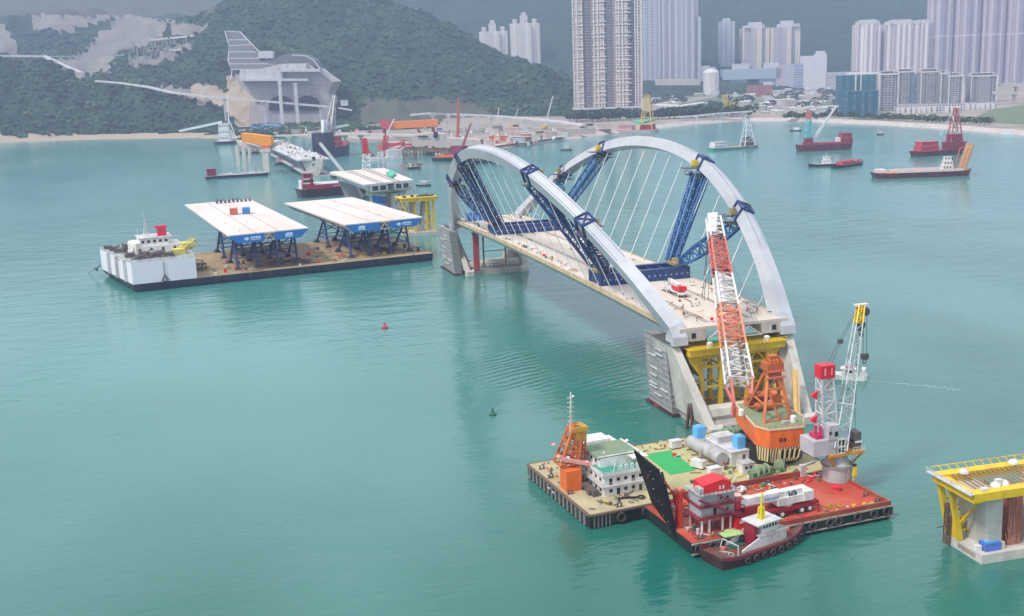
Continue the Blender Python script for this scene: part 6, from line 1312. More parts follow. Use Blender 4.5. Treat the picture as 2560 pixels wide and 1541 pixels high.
m_ = M(bf_); m_.box(22, 26.5, 30, 35, WH+8.51, WH+13); m_.box(20.5, 27, 30.5, 34, WH+13, WH+13.8); obj('red_funnel', m_, mat('funnel red', (.62, .02, .07), .5), LBG)
m_ = M(bf_); m_.truss((29, 14, WH+.2), (39, 22, WH+5), 3.6, 3, 5, .5, .35); m_.box(27, 33, 12, 18, WH+.2, WH+3.0); m_.box(32, 38, 17, 25, WH+2.8, WH+5.2); obj('yellow_winch', m_, mat('pale yellow gear', (.6, .52, .14), .6), LBG)
rr = random.Random(6)
for k, (x, y, s_) in enumerate(((10, 8, 1.6), (17, 10, 1.9), (24, 9, 1.7), (1, 50, 1.6), (3, 40, 1.8), (6, 20, 1.6), (13, 18, 1.7), (20, 18, 1.5), (-2, 58, 1.3), (8, 52, 1.9))):
    T = thing('mooring_winch', ('dark winch on the white bow block, '+('nearest its front corner', 'second along the near edge', 'third along near edge, beside yellow gear', 'close to the bow tip', 'on the left side before the wheelhouse', 'at the left edge behind the corner', 'in the middle row, left', 'in the middle row, right', 'at the very tip of the bow', 'behind the wheelhouse on the left')[k]), 'winch', bf_ @ Vector((x, y, WH+.12)), BRZ+rr.uniform(-.6, .6)); fr = RM[T.name_full] @ Matrix.Scale(s_, 4)
    m_ = M(fr); m_.tube((-1.2, 0, 1), (1.2, 0, 1), .62, n=10); m_.box(-1.7, 1.7, -1, -.7, 0, .7); m_.box(-1.7, 1.7, .7, 1, 0, .7); obj('drum', m_, dgrey, T)
    m_ = M(fr)
    for xx in (-1.3, 1.3): m_.torus((xx, 0, 1), (1, 0, 0), .9, .14, 12, 4)
    obj('flange', m_, rust, T)
m_ = M(bf_)
for k in range(24): x, y = rr.uniform(0, 34), rr.uniform(2, 24); m_.bar((x, y, WH+.12), (x+rr.uniform(-2.5, 2.5), y+rr.uniform(-1, 1), WH+rr.uniform(.4, 2.4)), .3)
for k in range(5): m_.tube((rr.uniform(2, 32), rr.uniform(3, 20), WH+.1), (rr.uniform(2, 32), rr.uniform(3, 20), WH+.5), .3)
obj('deck_gear', m_, mat('mixed grey gear', (.22, .21, .22), .7), LBG, kind='stuff')
T = thing('black_rack', 'dark open rack standing on the tan deck against the white bow block', 'rack', bf_ @ Vector((41, 27, 4.28)), BRZ); m_ = M(RM[T.name_full])
m_.truss((-4, 0, 1.6), (4, 0, 1.6), 4, 3, 4, .5, .3); obj('frame', m_, rust, T)
T = thing('white_bollard_box', 'white low box beside the dark rack on the barge deck', 'box', bf_ @ Vector((34, 17, WH+.2)), BRZ); m_ = M(RM[T.name_full]); m_.box(-2.5, 2.5, -1.6, 1.6, 0, 1.2); m_.box(-2.2, 2.2, -1.3, 1.3, 1.2, 1.5); obj('body', m_, white, T)
T = thing('dunnage_pile', 'dark heap of timber and steel on the tan deck between the two trestles', 'timber pile', bf_ @ Vector((86, 16, 4.3)), BRZ); m_ = M(RM[T.name_full])
for k in range(60): x, y, a_ = rr.uniform(-11, 11), rr.uniform(-9, 9), rr.uniform(-.5, 1.5); l = rr.uniform(2, 8); z = rr.uniform(.1, .9); m_.bar((x, y, z), (x+l*math.cos(a_), y+l*math.sin(a_), z+rr.uniform(-.1, .1)), rr.uniform(.3, .7))
obj('timber', m_, mat('dark timber', (.10, .075, .055), .9, var=.3), T, kind='stuff')
m_ = M(RM[T.name_full]); m_.bar((-14, -5, .2), (0, -10.5, .2), .4); m_.bar((0, -10.5, .2), (12, -8, .2), .4); obj('skid', m_, rust, T)
T = thing('chain_heap', 'dark curled chain and drum heap at the right end of the barge deck', 'chain', bf_ @ Vector((147, 22, 4.3)), BRZ); m_ = M(RM[T.name_full])
for k in range(26): m_.torus((rr.uniform(-6, 6), rr.uniform(-4, 4), rr.uniform(.3, 2.2)), (rr.random(), rr.random(), rr.random()), rr.uniform(.6, 1.6), .2, 10, 4)
m_.box(-5, -2, -2, 1, 0, 1.6); obj('link', m_, dgrey, T, kind='stuff')
for p in ((150, 50, 4.3), (160, 30, 4.3), (162, 12, 4.3)):
    m_ = M(bf_); m_.tube(p, (p[0], p[1], p[2]+2), .8, n=10); m_.tube((p[0], p[1], p[2]+2), (p[0], p[1], p[2]+2.4), 1.1, n=10); obj('bollard', m_, blk, LBG)
for k in range(7): m_ = M(bf_); m_.torus((46+k*18, -.2, 2.6), (0, 1, 0), .8, .28, 10, 4); obj('tyre_fender', m_, tyre, LBG)
T = thing('anchor_chain', 'thin mooring chain running from the bow tip into the water at left', 'chain', bf_ @ Vector((-9, 61, 5))); a = bf_ @ Vector((-9, 61, 5)); m_ = M(); q = P(222, 682, 0); m_.bar(a, q, .18); obj('chain', m_, dgrey, T)

clutter(bf_, 40, 160, 2, 60, 4.3, 130, 1.6, LBG, 15)
# deck segments on trestles
def segment(name_i, cor, label, marks, label2):
    ZS = 24.5
    nl, nr_, fl_, frr = [P(*c, ZS) for c in cor]
    ax = ((nr_-nl).normalized()+ (frr-fl_).normalized()).normalized(); rz = math.atan2(ax.y, ax.x)
    W = ((nr_-nl).length+(frr-fl_).length)/2; Lg = ((fl_-nl).length+(frr-nr_).length)/2; ay = Vector((-ax.y, ax.x, 0))
    sh = (((fl_-nl)+(frr-nr_))/2); skew = sh.dot(ax)
    o = Vector((nl.x, nl.y, 0)); T = thing('deck_segment', label, 'bridge segment', o, rz); fr = RM[T.name_full]
    K = lambda x, y, z: Vector((x+skew*y/Lg, y, z))
    m_ = M(fr); m_.loft([[K(0, y, ZS), K(W, y, ZS), K(W, y, ZS-.9), K(0, y, ZS-.9)] for y in (0, Lg/2, Lg)]); obj('deck_slab', m_, deckm2, T)
    for x0, x1, x2, x3 in ((.2, 4.5, W*.42, W*.44), (W*.56, W*.58, W-4.5, W-.2)):
        m_ = M(fr); m_.loft([[K(x0, y, ZS-.91), K(x3, y, ZS-.91), K(x2, y, ZS-4.6), K(x1, y, ZS-4.6)] for y in (.2, Lg-.2)]); obj('box_girder', m_, offw, T)
    m_ = M(fr)
    for u0, u1 in ((0, .44), (.56, 1)):
        a, b_ = W*u0, W*u1; m_.ext([K(a+.1, -.12, ZS-.5), K(b_-.1, -.12, ZS-.5), K(b_-(4.5 if u1 == 1 else .4), -.12, ZS-4.7), K(a+(4.5 if u0 == 0 else .4), -.12, ZS-4.7)], Vector((0, .25, 0)))
    bl_ = obj('blue_end_cover', m_, sky_b, T)
    m_ = M(fr); m_.bar(K(W*.44, .1, ZS-4.4), K(W*.5, .1, ZS-1.2), .35); m_.bar(K(W*.5, .1, ZS-1.2), K(W*.56, .1, ZS-4.4), .35); m_.bar(K(W*.44, .1, ZS-4.4), K(W*.56, .1, ZS-4.4), .4)
    for y in range(12, int(Lg), 18): m_.bar(K(W*.43, y, ZS-4.4), K(W*.57, y, ZS-4.4), .6)
    obj('cross_frame', m_, offw, T)
    for (u, logo) in marks:
        m_ = M(fr); x = W*u; z = ZS-2.6
        if logo:
            m_.ext([K(x-1.6, -.2, z), K(x, -.2, z-1.0), K(x+1.6, -.2, z), K(x, -.2, z+1.0)], Vector((0, .06, 0)))
            for i in range(4): m_.ext([K(x+2.2+i*1.4, -.2, z-.1), K(x+3.3+i*1.4, -.2, z-.1), K(x+3.3+i*1.4, -.2, z+.9), K(x+2.2+i*1.4, -.2, z+.9)], Vector((0, .06, 0)))
            m_.ext([K(x+2.2, -.2, z-.9), K(x+7.5, -.2, z-.9), K(x+7.5, -.2, z-.5), K(x+2.2, -.2, z-.5)], Vector((0, .06, 0)))
        else:
            m_.ext([K(x-1.8, -.2, z-.1), K(x+2.2, -.2, z-.1), K(x+2.2, -.2, z+1.1), K(x-1.0, -.2, z+1.1)], Vector((0, .06, 0)))
            for i in range(2): m_.ext([K(x-2, -.2, z-.6-i*.55), K(x+2.4, -.2, z-.6-i*.55), K(x+2.4, -.2, z-.3-i*.55), K(x-2, -.2, z-.3-i*.55)], Vector((0, .06, 0)))
        obj('company_mark', m_, mat('pale blue mark', (.62, .78, .95), .5), bl_)
    m_ = M(fr)
    for u in (.34, .62):
        for i in range(14): y = Lg*i/14; m_.bar(K(W*u, y, ZS+.04), K(W*u, y+Lg/14*.85, ZS+.04), .5, .1)
    obj('joint_strip', m_, mat('reddish joint', (.42, .3, .24), .8), T)
    # trestles under it
    nA = (.12, .37, .63, .88)
    for r_i, (yb, lb) in enumerate(((8, 'near'), (53, 'far'))):
        T2 = thing('support_trestle', f'{lb} row of navy splayed trestle legs under the {label2}', 'trestle', fr @ K(W/2, yb, 0), rz)
        for u in nA:
            xc = W*u; tp = ZS-4.75; base = 4.3
            for k, (dy0, dy1) in enumerate(((-1, -6.5), (1, 19))):
                pt, pb_ = K(xc, yb+8+dy0, tp), K(xc, yb+8+dy1*1.0, base)
                m_ = M(fr); m_.tube(pt, pb_, .6, .75, n=8); lg = obj('leg', m_, navy, T2)
                m_ = M(fr); m_.loft([[pb_+Vector((sx*1.8, sy*1.8, 0)) for sx, sy in ((-1, -1), (1, -1), (1, 1), (-1, 1))], [pb_+Vector((sx*.8, sy*.8, 1.9)) for sx, sy in ((-1, -1), (1, -1), (1, 1), (-1, 1))]]); obj('foot', m_, mat('dark maroon foot', (.05, .03, .05), .6), lg)
        m_ = M(fr)
        for i in range(3):
            xa, xb = W*nA[i], W*nA[i+1]
            for f_ in (.3, .62):
                for dy0, dy1 in ((-1, -6.5), (1, 19)):
                    dy = dy0+(dy1-dy0)*f_; m_.bar(K(xa, yb+8+dy, tp-(tp-base)*f_), K(xb, yb+8+dy, tp-(tp-base)*f_), .45)
            m_.bar(K(xa, yb+7, tp-1), K(xb, yb+8-4.5, tp-(tp-base)*.62), .4); m_.bar(K(xb, yb+9, tp-1), K(xa, yb+8+12, tp-(tp-base)*.62), .4)
        for u in nA:
            for f_ in (.36, .68): m_.bar(K(W*u, yb+8-1-5.5*f_, tp-(tp-base)*f_), K(W*u, yb+8+1+18*f_, tp-(tp-base)*f_), .5)
            m_.bar(K(W*u, yb+8-1-5.5*.68, tp-(tp-base)*.68), K(W*u, yb+8+1+18*.3, tp-(tp-base)*.3), .4)
        obj('brace', m_, navy, T2)
        m_ = M(fr)
        for u in nA: q = K(W*u, yb+8, tp); m_.box(q.x-1.8, q.x+1.8, q.y-2.4, q.y+2.4, tp+.02, tp+.7)
        m_.bar(K(W*nA[0], yb+8, tp-.4), K(W*nA[3], yb+8, tp-.4), .8); obj('head_beam', m_, navy, T2)
    return T, fr, W, Lg, K, ZS
deckm2 = mat('pale segment deck', (.66, .60, .57), .75, var=.05, scale=.06, stain=(.55, .45, .36), samt=.5, sscale=(.06, .015, .1))
S1 = segment(0, ((570.4, 589.6), (764, 571.4), (455, 513), (625, 498)), 'left pale bridge deck segment with blue end covers, carried on trestles', ((.22, True), (.74, False)), 'left deck segment')
S2 = segment(1, ((862.3, 562.3), (1044, 540.4), (704, 505.5), (879, 493)), 'right pale bridge deck segment with blue end covers, nearer the arch bridge', ((.2, False), (.68, True)), 'right deck segment')
for q_, S_ in enumerate((S1, S2)): clutter(S_[1], 6, S_[2]-8, 4, 150, S_[5]+.05, 12, .8, S_[0], 30+q_)
T1, fr, W, Lg, K, ZS = S1
for px, py, c, lb in ((585, 536, mat('box brick red', (.55, .14, .08), .6), 'brick red container on the left deck segment'), (616, 534, mat('box blue', (.05, .22, .5), .6), 'blue container beside the red one on the left deck segment')):
    p = P(px, py, ZS+.1); T = thing('container', lb, 'container', p, BRZ-.2); f2 = RM[T.name_full]; m_ = M(f2); m_.box(-2.3, 2.3, -3, 3, .1, 3.4); bd = obj('body', m_, c, T); m_ = M(f2)
    for i in range(8): m_.box(-2.1+i*.56, -1.95+i*.56, -3.1, -3.01, .4, 3.2)
    obj('rib', m_, c, T); m_ = M(f2); m_.box(-2.4, 2.4, -3.1, 3.1, 3.41, 3.6); obj('roof', m_, c, T)
p = P(582, 506, ZS+.1); T = thing('deck_equipment', 'row of small dark machines at the far end of the left deck segment', 'equipment', p, BRZ); f2 = RM[T.name_full]; m_ = M(f2); rr = random.Random(12)
for k in range(9): x = -11+k*2.7; m_.box(x, x+1.4, -1, 1, .02, 1.2+rr.random()*1.6); m_.bar((x, 0, 1), (x+rr.uniform(-2, 2), .5, 3.4), .3)
obj('machine', m_, dgrey, T, kind='stuff')

# ------------------------------------------------------------ work vessels and half built spans in the middle distance
def vessel(name, label, cat, pa, pb, W_, H_, hullm, deckm_, bow=.22, sheer=.8, stern=.06, z=0):
    o, rz, ln = line(P(*pa, 0), P(*pb, 0)); T = thing(name, label, cat, o, rz); fr = RM[T.name_full]
    m_ = M(fr); m_.loft(hull_rings(ln, W_, -1.2, H_, bow, stern, sheer, .06)); obj('hull', m_, hullm, T)
    m_ = M(fr); rg = hull_rings(ln*.97, W_*.93, H_-1, H_, bow, stern, sheer, 0); m_.loft([[r[0]+Vector((0, 0, .05)), r[1]+Vector((0, 0, .05)), r[1]+Vector((0, 0, .12)), r[0]+Vector((0, 0, .12))] for r in rg]); obj('deck', m_, deckm_, T)
    return T, fr, ln
def house(T, fr, x0, x1, y0, y1, z0, z1, m0, m1, tiers=1, win=True):
    for k in range(tiers):
        h_ = (z1-z0)/tiers; ins = k*.8; m_ = M(fr); m_.box(x0+ins, x1-ins, y0+ins, y1-ins, z0+k*h_, z0+(k+1)*h_-.3); wl = obj('deckhouse', m_, m0, T)
        m_ = M(fr); m_.box(x0+ins-.4, x1-ins+.4, y0+ins-.4, y1-ins+.4, z0+(k+1)*h_-.29, z0+(k+1)*h_); obj('roof', m_, m1, T)
        if win:
            m_ = M(fr); n = max(2, int((x1-x0)/2.5))
            for i in range(n): xx = x0+ins+.8+i*(x1-x0-1.6)/n; m_.box(xx, xx+1.0, y0+ins-.08, y0+ins-.02, z0+k*h_+h_*.35, z0+k*h_+h_*.7)
            obj('window_row', m_, glass, wl)
def aframe(T, fr, x, z0, zt, sx, sy, c0, hd, ch=.6, lean=0):
    m_ = M(fr)
    for ex in (-1, 1):
        for ey in (-1, 1): m_.bar((x+ex*sx/2, ey*sy/2, z0), (x+ex*sx*.1+lean, ey*sy*.12, zt), ch)
    for t_ in (.15, .35, .55, .75):
        z = z0+(zt-z0)*t_; k = 1-t_*.85
        for ey in (-1, 1): m_.bar((x-sx/2*k+lean*t_, ey*sy/2*k, z), (x+sx/2*k+lean*t_, ey*sy/2*k, z), ch*.6)
        for ex in (-1, 1): m_.bar((x+ex*sx/2*k+lean*t_, -sy/2*k, z), (x+ex*sx/2*k+lean*t_, sy/2*k, z), ch*.6)
        m_.bar((x-sx/2*k+lean*t_, -sy/2*k, z), (x+sx/2*(k-.16)+lean*t_, -sy/2*k, z+(zt-z0)*.2), ch*.5)
    obj('a_frame', m_, c0, T); m_ = M(fr); m_.box(x+lean-sx*.16, x+lean+sx*.16, -sy*.16, sy*.16, zt, zt+2.2); obj('a_frame_head', m_, hd, T)
def boom(T, fr, a, b_, w_, c, n=10, w2=None):
    m_ = M(fr); m_.truss(a, b_, w_, w_, n, w_*.2, w_*.12, w2 or w_*.5, w2 or w_*.5); m_.bar(a, b_, w_*.35, w2=w_*.2); obj('boom', m_, c, T)
ywhite = mat('crane white', (.7, .72, .74), .5); hullr = mat('red black hull', (.10, .02, .03), .5, stain=(.2, .1, .08))
# derricks in the right bay
T, fr, L_ = vessel('derrick_barge', 'white and green derrick lighter with tall white A-frame, leftmost in the right bay', 'derrick barge', (1776, 378), (1896, 369), 15, 3, mat('grey green hull', (.18, .25, .24), .6), mat('pink deck', (.4, .28, .25), .8))
m_ = M(fr); m_.loft(hull_rings(L_*.42, 15.3, .2, 2.6, .05, .1, .2, 0)); m_.v = [v-(fr.to_3x3() @ Vector((L_*.29, 0, 0))) for v in m_.v]; obj('green_band', m_, mat('sea green', (.03, .30, .25), .5), T)
house(T, fr, -L_*.47, -L_*.2, -6, 6, 3.1, 10, ywhite, offw, 2); aframe(T, fr, L_*.27, 3.1, 36, 15, 10, ywhite, grey, .9)
m_ = M(fr); m_.box(L_*.18, L_*.36, -4, 4, 3.1, 9); m_.box(L_*.22, L_*.32, -3, 3, 9, 15); obj('winch_house', m_, dgrey, T)
T, fr, L_ = vessel('derrick_barge', 'crimson derrick lighter with teal mast and long white boom pointing up right', 'derrick barge', (1992, 379), (2132, 373), 16, 7, hullr, crim, .14, 1.2)
m_ = M(fr); m_.box(-L_*.36, L_*.28, -7.6, 7.6, 7, 9.2); obj('hold_coaming', m_, mat('maroon coaming', (.28, .03, .06), .5), T)
house(T, fr, L_*.26, L_*.46, -6.5, 6.5, 7.2, 19, mat('maroon house', (.34, .04, .07), .5), crim, 2); m_ = M(fr); m_.box(L_*.2, L_*.26, -3, 3, 9, 14); obj('white_cabin', m_, ywhite, T)
m_ = M(fr); m_.box(-L_*.36, -L_*.24, -4, 4, 7.2, 15); obj('crane_base', m_, crim, T)
m_ = M(fr); m_.truss((-L_*.3, 0, 15), (-L_*.3, 0, 36), 8, 6, 5, .7, .5, 5, 4, up=(0, 1, 0)); obj('crane_mast', m_, mat('teal lattice', (.12, .5, .55), .5), T); m_ = M(fr); m_.box(-L_*.3-2.8, -L_*.3+2.8, -2.2, 2.2, 36, 45); obj('mast_head', m_, redp, T)
boom(T, fr, (-L_*.22, 0, 12), (L_*.2, 2, 50), 2.4, ywhite, 12)
T, fr, L_ = vessel('derrick_barge', 'red derrick lighter with boxy red house and red A-frame, rightmost derrick', 'derrick barge', (2282, 392), (2420, 383), 16, 5, hullr, crim, .14, 1)
house(T, fr, -L_*.42, -L_*.1, -6.5, 6.5, 5.2, 15, mat('coral red house', (.5, .06, .08), .5), mat('coral red house', (0, 0, 0)), 2); aframe(T, fr, L_*.24, 5.2, 46, 17, 10, mat('dull red lattice', (.42, .12, .12), .6), redp, 1.0)
m_ = M(fr); m_.box(L_*.08, L_*.4, -6, 6, 5.2, 13); m_.box(L_*.14, L_*.32, -4.6, 4.6, 13, 21); obj('machine_house', m_, crim, T); m_ = M(fr); m_.bar((L_*.3, -2, 14), (L_*.16, -2, 40), 1.0); m_.bar((L_*.2, 2, 44), (L_*.0, 2, 20), .4); obj('white_strut', m_, ywhite, T)
T, fr, L_ = vessel('derrick_barge', 'pinkish derrick lighter with tall yellow lattice frame lying against the bank', 'derrick barge', (1545, 331), (1648, 331), 22, 4, mat('pale hull', (.5, .42, .42), .6), redp, .18, .8)
house(T, fr, -L_*.45, -L_*.12, -7, 7, 4.2, 10, mat('pink house', (.6, .36, .36), .6), crim, 1); aframe(T, fr, L_*.22, 4.2, 58, 22, 13, mat('ochre lattice', (.62, .42, .12), .6), rust, 1.3); m_ = M(fr); m_.box(L_*.08, L_*.38, -5, 5, 4.2, 12); obj('machine_house', m_, crim, T)
T, fr, L_ = vessel('tugboat', 'small black hulled tug with white wheelhouse pushing a red loaded lighter', 'tug', (2092, 415), (2020, 418), 8, 2.4, blk, grey, .35, 1.2)
house(T, fr, -L_*.28, L_*.0, -2.6, 2.6, 2.5, 9.5, ywhite, offw, 2); m_ = M(fr); m_.bar((-L_*.12, 0, 9.5), (-L_*.12, 0, 13), .3); obj('mast', m_, ywhite, T)
T, fr, L_ = vessel('lighter', 'small black lighter with red cargo in front of the crimson derrick', 'lighter', (2086, 422), (2156, 411), 11, 2.6, blk, mat('brown deck', (.2, .1, .08), .8), .35, 2)
rr = random.Random(20)
m_ = M(fr)
for k in range(12): x = -L_*.32+k*L_*.05; m_.box(x, x+2.4, -3.5, 3.5, 2.7, 2.9+rr.uniform(1, 3.4))
obj('cargo', m_, mat('red cargo', (.45, .06, .07), .6), T); m_ = M(fr); m_.box(L_*.16, L_*.3, -3, 3, 2.7, 5.4); obj('hatch_box', m_, grey, T)
T, fr, L_ = vessel('landing_craft', 'long orange decked landing craft with tan ramp raised at its right end', 'landing craft', (2182, 446), (2428, 437), 20, 4.5, hullr, mat('orange tan deck', (.52, .26, .12), .7), .06, .8, .1)
m_ = M(fr)
for y in (-9, 9): m_.box(-L_*.3, L_*.38, y-.5, y+.5, 4.6, 6.6)
m_.box(-L_*.47, -L_*.38, -6, 6, 5, 7.5); obj('side_rail', m_, mat('pinkish white steel', (.62, .55, .55), .6), T)
m_ = M(fr); m_.bar((L_*.40, 0, 4.6), (L_*.475, 0, 27), 15, 1.4); rp2 = obj('ramp', m_, mat('tan ramp', (.45, .26, .12), .6), T)
m_ = M(fr)
for y in (-8, 8): m_.bar((L_*.36, y, 4.6), (L_*.41, y, 22), .7); m_.bar((L_*.41, y, 22), (L_*.44, y, 24), .5)
obj('ramp_post', m_, redp, T); house(T, fr, L_*.22, L_*.33, 2, 9, 4.6, 16, ywhite, offw, 3)
m_ = M(fr)
for k in range(11): x = -L_*.28+k*L_*.06; m_.bar((x, 0, 4.7), (x+4, 0, 5.6), .8)
obj('deck_cleat', m_, grey, T)
def sboat(label, px0, py, px1, col=blk, white_top=True, dark=False):
    T, fr, L_ = vessel('small_boat', label, 'boat', (px1, py), (px0, py), max(3, .0+ (px1-px0)*.11), 1.6, col, grey, .35, .8)
    m_ = M(fr); m_.box(-L_*.3, L_*.14, -L_*.09, L_*.09, 1.8, 4.4); obj('cabin', m_, ywhite if not dark else grey, T); m_ = M(fr); m_.box(-L_*.34, L_*.18, -L_*.11, L_*.11, 4.41, 4.8); obj('canopy', m_, ywhite, T)
    return T, fr, L_
sboat('small white topped launch moored left of the crimson derrick', 1974, 328, 2004); sboat('tiny dark launch in mid bay, right of the crimson derrick', 2192, 338, 2210, dark=True)
sboat('white launch with wake near the right edge', 2505, 336, 2532, ywhite); sboat('lone dark sampan between the two arches', 1401, 377, 1429, dark=True)
sboat('small dark boat just left of the far arch foot', 1040, 466, 1076, dark=True)
for i, (pa, pb, w0, w1, lb) in enumerate((((2532, 337), (2570, 339), .8, 2.2, 'short white wake behind the launch at the right edge'), ((2170, 952), (2400, 974), .3, 2.2, 'thin white wake trailing right behind the white workboat'))):
    a, b_ = P(*pa, .03), P(*pb, .03); d_ = (b_-a).normalized(); nn = Vector((-d_.y, d_.x, 0)); m_ = M(); T = thing('wake', lb, 'wake', a); rr = random.Random(3)
    for k in range(40):
        t0 = k/40; t1 = t0+.018; ww = (w0+(w1-w0)*t0)*rr.uniform(.15, .6)*(1-t0*.6); c0, c1 = a.lerp(b_, t0), a.lerp(b_, t1); of = nn*rr.uniform(-.6, .6)*(w0+(w1-w0)*t0); m_.quad(c0+of-nn*ww*.4, c1+of-nn*ww*.3, c1+of+nn*ww*.3, c0+of+nn*ww*.4)
    obj('foam', m_, mat('foam', (.6, .68, .68), .7), T, kind='stuff')
# white workboat right of the crane
o, rz, ln = line(P(2168, 950, 0), P(2068, 944, 0)); T = thing('workboat', 'white catamaran workboat heading left behind the slim lattice boom', 'workboat', o, rz); fr = RM[T.name_full]; TL = ln
m_ = M(fr); m_.loft(hull_rings(TL, 4.6, -.6, 1.6, .4, .05, .7, .04)); obj('hull', m_, ywhite, T)
m_ = M(fr); m_.box(-TL*.46, TL*.1, -2.28, 2.28, 1.61, 1.8); m_.box(-TL*.5, TL*.48, -2.36, -2.28, .9, 1.2); obj('deck', m_, grey, T)
m_ = M(fr); m_.box(-TL*.22, TL*.14, -1.7, 1.7, 1.81, 3.6); cb = obj('cabin', m_, white, T); m_ = M(fr); m_.box(-TL*.24, TL*.17, -1.9, 1.9, 3.61, 3.8); obj('roof', m_, white, T)
m_ = M(fr); m_.box(-TL*.16, TL*.08, 1.71, 1.78, 2.5, 3.2); m_.box(-TL*.16, TL*.08, -1.78, -1.71, 2.5, 3.2); obj('window_row', m_, glass, cb)
m_ = M(fr); m_.box(-TL*.1, TL*.04, -1, 1, 3.81, 4.7); obj('red_flybridge', m_, mat('dull rose', (.5, .12, .16), .6), T); m_ = M(fr); m_.box(-TL*.45, -TL*.36, -2, 2, 1.81, 3.8); obj('stern_gantry', m_, offw, T); m_ = M(fr); m_.bar((TL*.0, 0, 4.7), (-.3, 0, 6.6), .25); obj('mast', m_, white, T)
# buoys
def buoy(px, py, s_, c, lb):
    p = P(px, py, 0); T = thing('buoy', lb, 'buoy', p); fr = RM[T.name_full] @ Matrix.Scale(s_, 4); m_ = M(fr); m_.tube((0, 0, -.4), (0, 0, .5), 1.1, 1.2, 14); m_.tube((0, 0, .5), (0, 0, .9), 1.2, .5, 14); obj('float', m_, c, T); m_ = M(fr)
    for a_ in range(4): m_.bar((math.cos(a_*1.57)*.5, math.sin(a_*1.57)*.5, .8), (0, 0, 2.2), .14)
    m_.dome((0, 0, 2.1), .35, 8, 3, 1); obj('top_mark', m_, c, T)
buoy(962, 821, 1.1, mat('buoy crimson', (.5, .02, .06), .5), 'crimson buoy floating alone in mid water'); buoy(1232, 1038, .95, mat('buoy green', (.01, .12, .07), .5), 'dark green buoy floating below the crimson one')
T, fr, L_ = vessel('flat_barge', 'low barge with small red cabin under the tall grey columns at left', 'barge', (512, 448), (672, 438), 16, 3, hullb, mat('pinkish barge deck', (.42, .36, .36), .8), .03, .1, .02); house(T, fr, -L_*.46, -L_*.32, -4, 4, 3.2, 11, crim, mat('coral red house', (0, 0, 0)), 1)
m_ = M(fr); rr = random.Random(31)
for k in range(20): x = rr.uniform(-L_*.28, L_*.45); y = rr.uniform(-6, 5); m_.box(x, x+rr.uniform(2, 7), y, y+2.5, 3.2, 3.4+rr.uniform(.3, 1.6))
obj('cargo', m_, offw, T, kind='stuff')
T, fr, L_ = vessel('supply_barge', 'dark red barge with red and white wheelhouse behind the right deck segment', 'barge', (745, 494), (925, 480), 26, 7.5, mat('red barge hull', (.05, .02, .03), .5), mat('grey hatch', (.48, .47, .5), .7), .05, .3, .05)
m_ = M(fr); m_.box(-L_*.42, L_*.46, -12.6, 12.6, 7.6, 11); obj('red_coaming', m_, mat('deep crimson coaming', (.36, .015, .05), .5), T); m_ = M(fr); m_.box(-L_*.3, L_*.44, -11, 11, 11.01, 11.4); m_.box(-L_*.05, L_*.1, -12.8, -12.61, 8.8, 9.6); obj('hatch_cover', m_, offw, T)
house(T, fr, -L_*.46, -L_*.3, -11, -2, 7.6, 21, mat('deep crimson coaming', (0, 0, 0)), crim, 3); m_ = M(fr); m_.box(-L_*.47, -L_*.44, -8, 2, 8, 15); m_.box(-L_*.45, -L_*.36, -11.2, -11.1, 12.2, 13.4); m_.box(-L_*.45, -L_*.36, -11.2, -11.1, 16, 17); obj('white_panel', m_, ywhite, T)
T, fr, L_ = vessel('derrick_barge', 'white derrick lighter lying under the wooded shore at far left', 'derrick barge', (538, 362), (592, 360), 18, 5, blk, grey, .1, .5); house(T, fr, -L_*.3, L_*.25, -6, 6, 5.2, 34, ywhite, offw, 3); m_ = M(fr); m_.bar((L_*.2, 0, 20), (L_*.26, 0, 78), 2.4, w2=1.2); m_.bar((-L_*.1, 0, 36), (-L_*2.1, 0, 24), 4, w2=3.4); m_.bar((L_*.3, 0, 34), (L_*.5, 0, 5), 1.4); m_.bar((L_*.2, 0, 44), (L_*.5, 0, 5), 1.0); obj('boom', m_, ywhite, T)
T, fr, L_ = vessel('derrick_barge', 'dark hulled derrick vessel with red house and grey lattice boom behind the launching gantry', 'derrick barge', (800, 396), (872, 385), 22, 12, mat('navy slab hull', (.015, .02, .05), .5), crim, .4, 6); m_ = M(fr); m_.box(-L_*.5, -L_*.22, -10.5, 10.5, 2, 32); obj('stern_slab', m_, mat('navy slab hull', (0, 0, 0)), T)
house(T, fr, -L_*.12, L_*.16, -7, 7, 12, 26, mat('coral red house', (0, 0, 0)), crim, 2); boom(T, fr, (-L_*.12, 0, 30), (L_*.14, 0, 78), 9, grey, 8, 2); m_ = M(fr); m_.bar((-L_*.34, 0, 32), (-L_*.3, 0, 48), 4); m_.bar((-L_*.24, 0, 32), (-L_*.22, 0, 48), 3); m_.bar((-L_*.1, 0, 36), (L_*.55, 0, 38), 2.4); obj('white_mast', m_, ywhite, T)
T, fr, L_ = vessel('crane_barge', 'rusty crane barge with red crawler crane behind the left arch crown', 'barge', (1088, 402), (1180, 404), 18, 4, blk, rust, .05, .4); m_ = M(fr); m_.box(-L_*.2, L_*.2, -5, 5, 4.2, 9); m_.box(L_*.0, L_*.34, -5, 5, 9, 18); obj('crane_house', m_, crim, T); boom(T, fr, (L_*.22, 0, 12), (L_*.46, 4, 44), 2.4, mat('dull red lattice', (0, 0, 0)), 8)
m_ = M(fr); m_.bar((-L_*.4, -5, 6), (L_*.4, -6, 8), 2); m_.bar((-L_*.3, -7, 5), (L_*.3, -7.4, 6), 1.2); obj('orange_pipe', m_, orgd, T)
T, fr, L_ = vessel('crane_barge', 'dark low barge seen through the hangers of the left arch', 'barge', (1185, 410), (1262, 406), 14, 4, blk, dgrey, .1, .6); m_ = M(fr); rr = random.Random(2)
